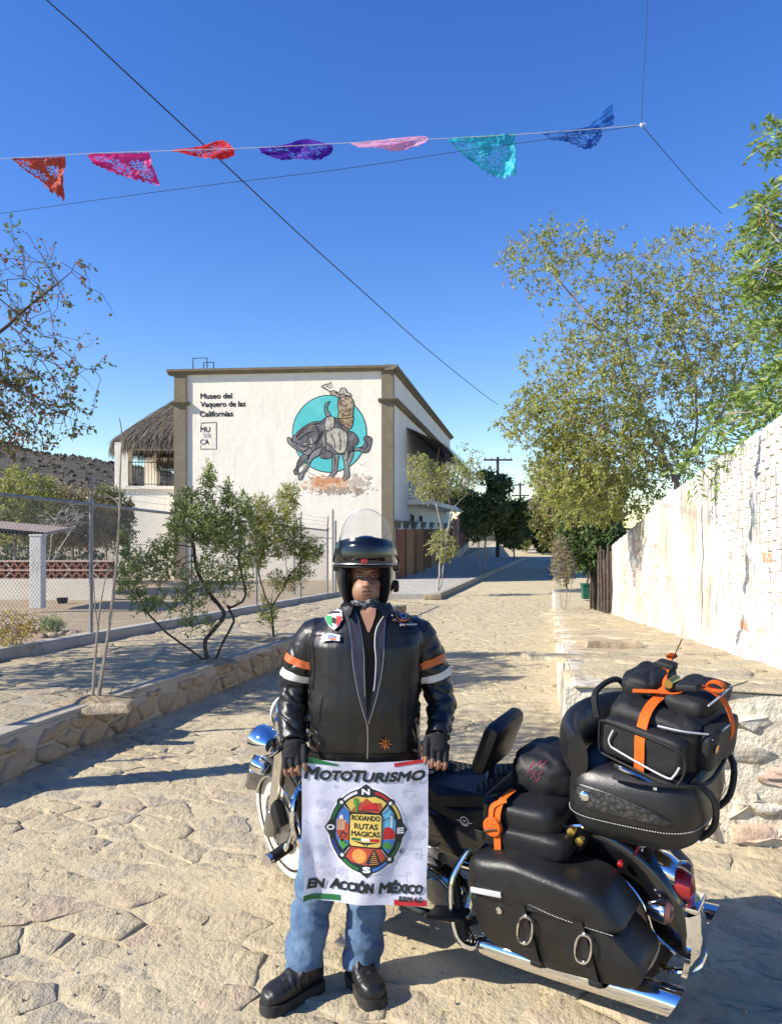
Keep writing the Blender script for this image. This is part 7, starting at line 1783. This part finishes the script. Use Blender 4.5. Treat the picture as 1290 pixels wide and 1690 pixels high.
m_bor = mat("banner_orange", (.65, .25, .06), rough=.5); m_bbrick = mat("banner_brick", (.40, .055, .03), rough=.5); m_bgr2 = mat("banner_leafgreen", (.06, .26, .05), rough=.5); m_bnavy = mat("banner_navy", (.02, .04, .22), rough=.5); m_bpeach = mat("banner_peach", (.50, .28, .17), rough=.5)
b = B(); b.grid(lambda u, v: bmap(u, v), 60, 66); cloth = MP("cloth", b, m_cloth, ban, angle=None, fixn=False); cloth.location = -Vector(ban.location)
# print is laid out in the pixels of an upright 1290 x 1445 drawing of the banner
def bu(x, y): return ((x-85)/(1170-85), 1-(y-105)/(1350-105))
LAY = [0]
def BD(name, polys=(), m=None, texts=(), lvl=1, maxlen=45):
    LAY[0] += 1
    b = mapped(flat(polys, texts, maxlen), lambda x, y: bmap(*bu(x, y), .0006+.0007*lvl)); return obj(name, b, m, cloth, angle=None, fixn=False)
def BT(name, body, x, y, w_, h_, m, bold=.02, shear=0, lvl=3, spacing=1):
    bold_ = bold*6; t = text2d(body, 100, 0, shear, spacing); W = max(v[0] for v in t[0]); hh = max(v[1] for v in t[0]); lo = min(0, min(v[1] for v in t[0]))
    tt = ([(x+v[0]*w_/W, y-v[1]*h_/hh) for v in t[0]], t[1])
    b = mapped(flat((), [tt], 30), lambda x, y: bmap(*bu(x, y), .0006+.0007*lvl))
    if bold_: b2 = mapped(flat(stroke(tt, bold_*h_), (), 30), lambda x, y: bmap(*bu(x, y), .0006+.0007*(lvl+.3))); b.add(b2.v, b2.f)
    obj(name, b, m, cloth, angle=None, fixn=False)
# faint ornament
r = random.Random(14); q = []
for k in range(46):
    cx, cy, rr = r.uniform(120, 1150), r.uniform(300, 1130), r.uniform(16, 46)
    if (cx-640)**2/340**2+(cy-705)**2/400**2 < 1: continue
    for j in range(3):
        if rr-j*13 > 6: q += ringq(cx, cy, rr-j*13-4, rr-j*13, 16)
for k in range(26):
    cx, cy, s = r.uniform(120, 1120), r.uniform(300, 1260), r.uniform(30, 80)
    if (cx-640)**2/380**2+(cy-705)**2/440**2 < 1: continue
    a = r.choice((0, .78, 1.57, 2.35)); dx, dy = math.cos(a)*s, math.sin(a)*s
    q += ribbon([(cx-dx, cy-dy), (cx, cy), (cx-dy*.7, cy+dx*.7), (cx+dx*.4-dy*.7, cy+dy*.4+dx*.7)], 6)
BD("ornament_print", q, m_pattern, lvl=0.4)
BD("hem_stripe", [[(115, 82), (400, 128), (402, 145), (118, 140)]], m_bgreen, lvl=1); BD("hem_stripe", [[(878, 116), (1158, 98), (1160, 130), (878, 150)]], m_bred, lvl=1)
BD("hem_stripe", [[(85, 1297), (405, 1288), (405, 1335), (85, 1348)]], m_bgreen, lvl=1); BD("hem_stripe", [[(875, 1303), (1165, 1298), (1165, 1345), (875, 1350)]], m_bred, lvl=1)
for body_, x, y, w_, h_ in (("M", 112, 266, 128, 95), ("OTO", 246, 270, 270, 78), ("T", 520, 275, 118, 92), ("URISMO", 612, 276, 528, 78)): BT("lettering", body_, x, y, w_, h_, m_bblack, .026, .22)
for body_, x, y, w_, h_ in (("EN", 115, 1235, 150, 78), ("A", 312, 1230, 88, 84), ("CCI", 402, 1232, 152, 72), ("ÓN", 558, 1236, 145, 98), ("M", 748, 1242, 105, 84), ("É", 848, 1242, 70, 98), ("XICO", 912, 1242, 222, 70)): BT("lettering", body_, x, y, w_, h_, m_bblack, .026, .2)
BT("lettering", "RRM 4.0", 918, 1312, 205, 40, m_bblack, .022, .2)
BD("registered_mark", ringq(948, 885, 18, 22, 20), m_bblack, lvl=2); BT("lettering", "R", 939, 895, 17, 20, m_bblack, .02)
# compass emblem
cx, cy, RX_, RY_ = 638, 705, 318, 368
el = lambda k, n=48: [(cx+RX_*k*math.cos(2*math.pi*i/n), cy+RY_*k*math.sin(2*math.pi*i/n)) for i in range(n)]
def emb(k):
    pts = el(k); return pts
BD("emblem_halo", [el(1.05)]+[[(cx-95, 400), (cx, 292), (cx+95, 400)], [(cx-95, 1005), (cx, 1116), (cx+95, 1005)], [(375, 610), (272, 692), (375, 780)], [(895, 620), (998, 700), (895, 790)]], m_bwhite, lvl=1)
BD("emblem_ring", [el(1.0)]+[[(cx-72, 400), (cx-72, 350), (cx, 300), (cx+70, 350), (cx+70, 400)], [(cx-70, 990), (cx-60, 1060), (cx+4, 1110), (cx+72, 1060), (cx+72, 990)], [(385, 612), (325, 620), (282, 692), (325, 765), (385, 770)], [(880, 625), (945, 630), (990, 700), (945, 780), (880, 788)]]+[circ(425, 462, 40, 16), circ(845, 468, 40, 16), circ(432, 935, 40, 16), circ(848, 950, 40, 16)], m_bblack, lvl=2)
def arc(a0, a1, m, k0=.90, k1=.965):
    q = []
    for i in range(10):
        a, c = math.radians(lerp(a0, a1, i/10)), math.radians(lerp(a0, a1, (i+1)/10)); q.append([(cx+RX_*k0*math.cos(a), cy-RY_*k0*math.sin(a)), (cx+RX_*k1*math.cos(a), cy-RY_*k1*math.sin(a)), (cx+RX_*k1*math.cos(c), cy-RY_*k1*math.sin(c)), (cx+RX_*k0*math.cos(c), cy-RY_*k0*math.sin(c))])
    BD("ring_segment", q, m, lvl=3)
for a0, a1, m in ((105, 130, m_bwhite), (140, 165, m_bgreen), (195, 222, m_bnavy), (230, 258, m_bgreen), (282, 308, m_bblue), (320, 343, m_bgreen), (17, 40, m_byel), (50, 75, m_bred)): arc(a0, a1, m)
BD("ring_dot", [circ(425, 464, 16, 14), circ(845, 468, 16, 14), circ(433, 933, 16, 14), circ(847, 949, 16, 14)], m_bwhite, lvl=3)
BD("north_panel", [[(462, 470), (500, 435), (560, 408), (640, 418), (715, 408), (775, 435), (812, 465), (745, 548), (510, 548)]], m_byel, lvl=3)
BD("west_panel", [[(450, 490), (402, 560), (380, 620), (380, 770), (405, 840), (440, 888), (492, 838), (492, 560)]], m_bblue, lvl=3)
BD("east_panel", [[(822, 490), (868, 555), (888, 620), (888, 780), (866, 850), (830, 900), (776, 835), (776, 560)]], m_bsky, lvl=3)
BD("south_panel", [[(505, 855), (765, 855), (815, 945), (760, 985), (640, 1000), (520, 985), (465, 945)]], m_bbrick, lvl=3)
BD("mesa", [[(520, 520), (565, 470), (600, 460), (640, 422), (690, 460), (730, 510), (765, 465), (775, 505), (740, 546), (512, 546)]], m_bbrick, lvl=4)
BD("locomotive", [[(590, 510), (640, 478), (700, 470), (728, 475), (735, 525), (640, 520)]], m_bred, lvl=5); BD("rails", ribbon([(600, 520), (740, 525)], 9)+ribbon([(540, 530), (700, 546)], 8), m_bblack, lvl=5)
BD("cactus", ribbon([(552, 548), (552, 420)], 22)+ribbon([(552, 490), (575, 480), (576, 440)], 10)+ribbon([(552, 480), (534, 470), (536, 430)], 10), m_bgr2, lvl=6)
BD("church", [[(386, 650), (386, 615), (405, 615), (405, 590), (440, 590), (440, 620), (470, 625), (470, 650), (490, 660), (490, 715), (386, 715)]], m_bpeach, lvl=4); BD("church_tower", [[(408, 615), (410, 585), (425, 572), (440, 585), (442, 615)]], m_bwhite, lvl=5); BD("church_shadow", [[(455, 640), (488, 660), (488, 710), (455, 710)]], m_bbrick, lvl=5)
BD("desert_ground", [[(382, 720), (490, 705), (490, 800), (410, 800)]], m_bbrick, lvl=4); BD("wagon", ribbon([(410, 780), (440, 720), (470, 770)], 6)+ribbon([(420, 730), (480, 745)], 6)+ringq(445, 760, 20, 26, 14), m_bblack, lvl=5)
BD("agave", [[(405, 830), (420, 790), (435, 830), (455, 800), (460, 840), (485, 838), (442, 885)]], m_bgr2, lvl=5)
BD("red_cliffs", [[(782, 775), (788, 690), (805, 665), (825, 690), (845, 672), (870, 690), (888, 730), (888, 770)]], m_bred, lvl=4); BD("sea", [[(778, 780), (888, 780), (862, 850), (830, 896), (778, 834)]], m_bblue, lvl=4); BD("green_hill", [[(778, 840), (795, 800), (830, 795), (868, 830), (862, 856), (820, 860)]], m_bgr2, lvl=5)
BD("lighthouse", [[(846, 675), (848, 570), (858, 570), (860, 675)]], m_bwhite, lvl=5); BD("bird", ribbon([(785, 615), (805, 600), (840, 590)], 7)+ribbon([(862, 570), (875, 590), (885, 608)], 7)+ribbon([(846, 570), (852, 552), (860, 570)], 6), m_bblack, lvl=6)
BD("sun_stone", [circ(585, 928, 63, 24, 60)], m_bor, lvl=4); BD("pyramid", [[(640, 988), (700, 868), (725, 868), (770, 975), (735, 998)]], m_bblack, lvl=4)
BD("pyramid_steps", [[(700-i*4, 885+i*17), (722+i*5, 884+i*16), (724+i*5, 890+i*16), (698-i*4, 891+i*17)] for i in range(7)], m_bor, lvl=5); BD("sun_ray", ribbon([(585, 880), (560, 940)], 5)+ribbon([(600, 890), (610, 950)], 5)+ringq(595, 935, 14, 18, 14), m_byel, lvl=5)
for q_ in ([(440, 478), (500, 548)], [(450, 492), (490, 540)], [(830, 480), (770, 550)], [(448, 925), (500, 850)], [(832, 935), (770, 850)]): BD("spoke", ribbon(q_, 14), m_bblack, lvl=6)
for q_ in ([(446, 486), (494, 542)], [(826, 486), (776, 545)], [(455, 918), (500, 855)], [(825, 930), (775, 858)]): BD("spoke_line", ribbon(q_, 4), m_bwhite, lvl=7)
rr_ = rpoly([(492, 552), (776, 552), (776, 850), (492, 850)], 30); BD("label_edge", [rr_], m_bblack, lvl=7); BD("label", [rpoly([(502, 562), (767, 562), (767, 841), (502, 841)], 26)], m_byel, lvl=8)
BT("lettering", "RODANDO", 515, 614, 238, 42, m_bblack, .012, 0, 9); BT("lettering", "RUTAS", 538, 688, 198, 46, m_bblack, .012, 0, 9); BT("lettering", "MAGICAS", 515, 752, 240, 44, m_bblack, .012, 0, 9); BD("accent", ribbon([(585, 702), (597, 690)], 6), m_bblack, lvl=9)
BD("flag_band", [[(515, 768), (598, 770), (598, 793), (515, 791)]], m_bgreen, lvl=9); BD("flag_band", [[(600, 770), (672, 770), (672, 792), (600, 792)]], m_bwhite, lvl=9); BD("flag_band", [[(674, 770), (754, 768), (754, 794), (674, 793)]], m_bred, lvl=9)
BD("road", [[(520, 797), (637, 805), (754, 797), (660, 822), (648, 835), (628, 835), (612, 822)]], m_bblack, lvl=9); BD("road_line", [[(630, 830), (637, 812), (646, 830)]], m_byel, lvl=10)
for ch, x, y in (("N", 603, 388), ("S", 616, 1060), ("O", 303, 712), ("E", 905, 725)): BT("lettering", ch, x, y, 62 if ch != "E" else 52, 44, m_bwhite, .03, 0, 4)
# ------------------------------------------------------------------ paper bunting and overhead wires
m_cable = mat("black_cable", (.010, .010, .011), rough=.6)
m_string = mat("white_string", (.62, .62, .62), rough=.8)
FY = 5.2
def wirepx(pts, r, n=5, k=6): b = B(); b.tube(smooth_path([P(x, y, d) for x, y, d in pts], k), r, n); return b
strg = [(-160, 268, FY), (10, 261, FY), (145, 253, FY), (283, 248, FY), (427, 243, FY), (580, 235, FY), (735, 228, FY), (895, 218.5, FY), (1058, 206, FY)]
tag(obj("bunting_string", wirepx(strg, .0022), m_string), "thin white string carrying the paper bunting across the street", "string")
def flag(name, lab, top, bot, col, col2, seed, extra=None, tr=.45, holes=1.0):
    rf = random.Random(seed)
    tp = smooth_path([P(x, y, FY+d) for x, y, d in top], 8); bt = smooth_path([P(x, y, FY+d) for x, y, d in bot], 8)
    def at(pl, u): f_ = u*(len(pl)-1); i = min(int(f_), len(pl)-2); return pl[i].lerp(pl[i+1], f_-i)
    size = (tp[0]-tp[-1]).length
    NU, NV = 64, 44; b = B()
    def fn(u, v):
        p = at(tp, u).lerp(at(bt, u), v); w_ = .010*math.sin(u*13+v*7+seed)*v+.012*mnoise.noise((u*5+seed, v*4, 0))*min(1, v*3)+.005*mnoise.noise((u*15, v*12, seed))
        return p+Vector((w_*.3, w_*2.2, w_*.5))
    b.grid(fn, NU, NV)
    fl = [(rf.uniform(.15, .85), rf.uniform(.3, .8), rf.uniform(.07, .12), rf.choice((6, 8))) for _ in range(6)]+[(.22, .35, .12, 8), (.75, .4, .12, 8), (.5, .7, .13, 8)]
    keep = []
    for f in b.f:
        i, j = f[0] % NU, f[0]//NU; u, v = (i+.5)/(NU-1), (j+.5)/(NV-1); hole = False
        for cx, cy, rr, n in fl:
            d = math.hypot((u-cx), (v-cy)*.75)
            if d < rr and d > rr*.25:
                a = math.atan2((v-cy)*.75, u-cx)
                if math.cos(a*n) > .25: hole = True
        if v > .93 and (int(u*22) % 2): hole = True
        if v < .06 or u < .03 or u > .97: hole = False
        if not hole or rf.random() > holes: keep.append(f)
    b.f = keep
    m = mat(name+"_paper", col, [(7, .42, .62, col2, 'n')], .5, trans=tr, spec=.3, bump=[(22, .5, .01, 'n')])
    root = tag(obj(name, b, m, angle=None, fixn=False), lab, "paper flag", "paper flags on the string")
    if extra:
        b = B(); q = [P(x, y, FY+d) for x, y, d in extra]
        def fn2(u, v):
            p = (q[0].lerp(q[1], u)).lerp(q[3].lerp(q[2], u), v); w_ = .012*mnoise.noise((u*5, v*5, seed)); return p+Vector((w_, w_, w_))
        b.grid(fn2, 24, 20); sub("folded_corner", b, mat(name+"_fold", col2, [(9, .45, .65, col, 'n')], .5, trans=tr), root, angle=None, fixn=False)
    return root
flag("paper_flag", "brick red cut paper flag hanging as a pointed triangle", [(20, 261, 0), (65, 260, 0), (108, 258, 0)], [(26, 268, .05), (66, 300, .1), (104, 333, .05)], (.50, .075, .05), (.38, .05, .04), 1)
flag("paper_flag", "hot pink cut paper flag with a folded lower edge", [(145, 253, 0), (195, 252.5, 0), (246, 251, 0)], [(152, 270, .1), (205, 292, .12), (262, 306, .02)], (.75, .045, .28), (.50, .03, .18), 2)
flag("paper_flag", "scarlet paper flag crumpled into a thin wedge", [(283, 247, 0), (330, 241, .05), (366, 231, .12), (387, 246, .05)], [(285, 249, .1), (312, 255, .1), (352, 263, .0), (386, 257, .05)], (.72, .04, .04), (.5, .025, .03), 3, holes=.6)
flag("paper_flag", "deep purple cut paper flag blown up against the string", [(427, 243, 0), (470, 238, .05), (505, 229, .15), (550, 240, .1)], [(432, 254, .1), (470, 263, .1), (520, 263, 0), (546, 256, .1)], (.09, .02, .38), (.06, .015, .26), 4, holes=.7)
flag("paper_flag", "pale pink paper flag folded almost flat along the string", [(578, 236, 0), (640, 229, 0), (698, 224, .05), (706, 231, .08)], [(582, 239, .1), (615, 244, .1), (656, 248, .05), (690, 241, .1)], (.80, .42, .66), (.68, .30, .55), 5, holes=.3)
flag("paper_flag", "turquoise cut paper flag with its corner curled down", [(737, 229, 0), (790, 223, 0), (849, 219, 0)], [(752, 243, .1), (790, 277, .15), (824, 294, .1), (852, 290, .02)], (.04, .50, .66), (.03, .36, .54), 6)
flag("paper_flag", "royal blue cut paper flag with a light blue corner flipped upward", [(894, 219, 0), (945, 213, 0), (990, 205, .02)], [(905, 229, .1), (938, 236, .12), (976, 246, .1), (994, 222, .0)], (.02, .10, .40), (.03, .16, .52), 7, extra=[(944, 234, .1), (958, 222, .05), (1013, 205, .12), (1011, 168, .15)])
tag(obj("power_cable", wirepx([(40, -40, 6), (78, 0, 6.4), (130, 46, 6.9), (200, 112, 7.6), (300, 205, 8.6), (400, 298, 10), (500, 392, 12), (600, 482, 15), (700, 572, 20), (790, 645, 27), (822, 668, 32)], [lerp(.0055, .012, i/60) for i in range(61)], 6), m_cable), "thick black power cable sagging diagonally across the sky", "cable")
tag(obj("guy_wire", wirepx([(-160, 372, 5.6), (0, 352, 5.5), (150, 331, 5.4), (330, 307, 5.3), (560, 279, 5.25), (760, 249, 5.22), (890, 231, 5.2), (1058, 206, 5.2)], .0018), m_cable), "thin dark wire rising to meet the bunting string", "wire")
tag(obj("tie_wire", wirepx([(1069, -30, 5.2), (1066, 60, 5.2), (1061, 140, 5.2), (1058, 206, 5.2)], .0016), m_cable), "thin vertical wire dropping to the bunting knot", "wire")
tag(obj("stay_wire", wirepx([(1058, 206, 5.2), (1108, 264, 5.6), (1150, 312, 6.0), (1190, 352, 6.4)], .0026), m_cable), "dark stay wire running from the knot into the frond tree", "wire")
b = B(); c = P(1058, 206, FY); b.ell(c, (.012, .010, .014), 10, 8); b.tube([c, c+Vector((.02, 0, .014)), c+Vector((.03, 0, .006))], .004, 5); tag(obj("string_knot", b, m_string), "white knot where the bunting string and wires meet", "knot")
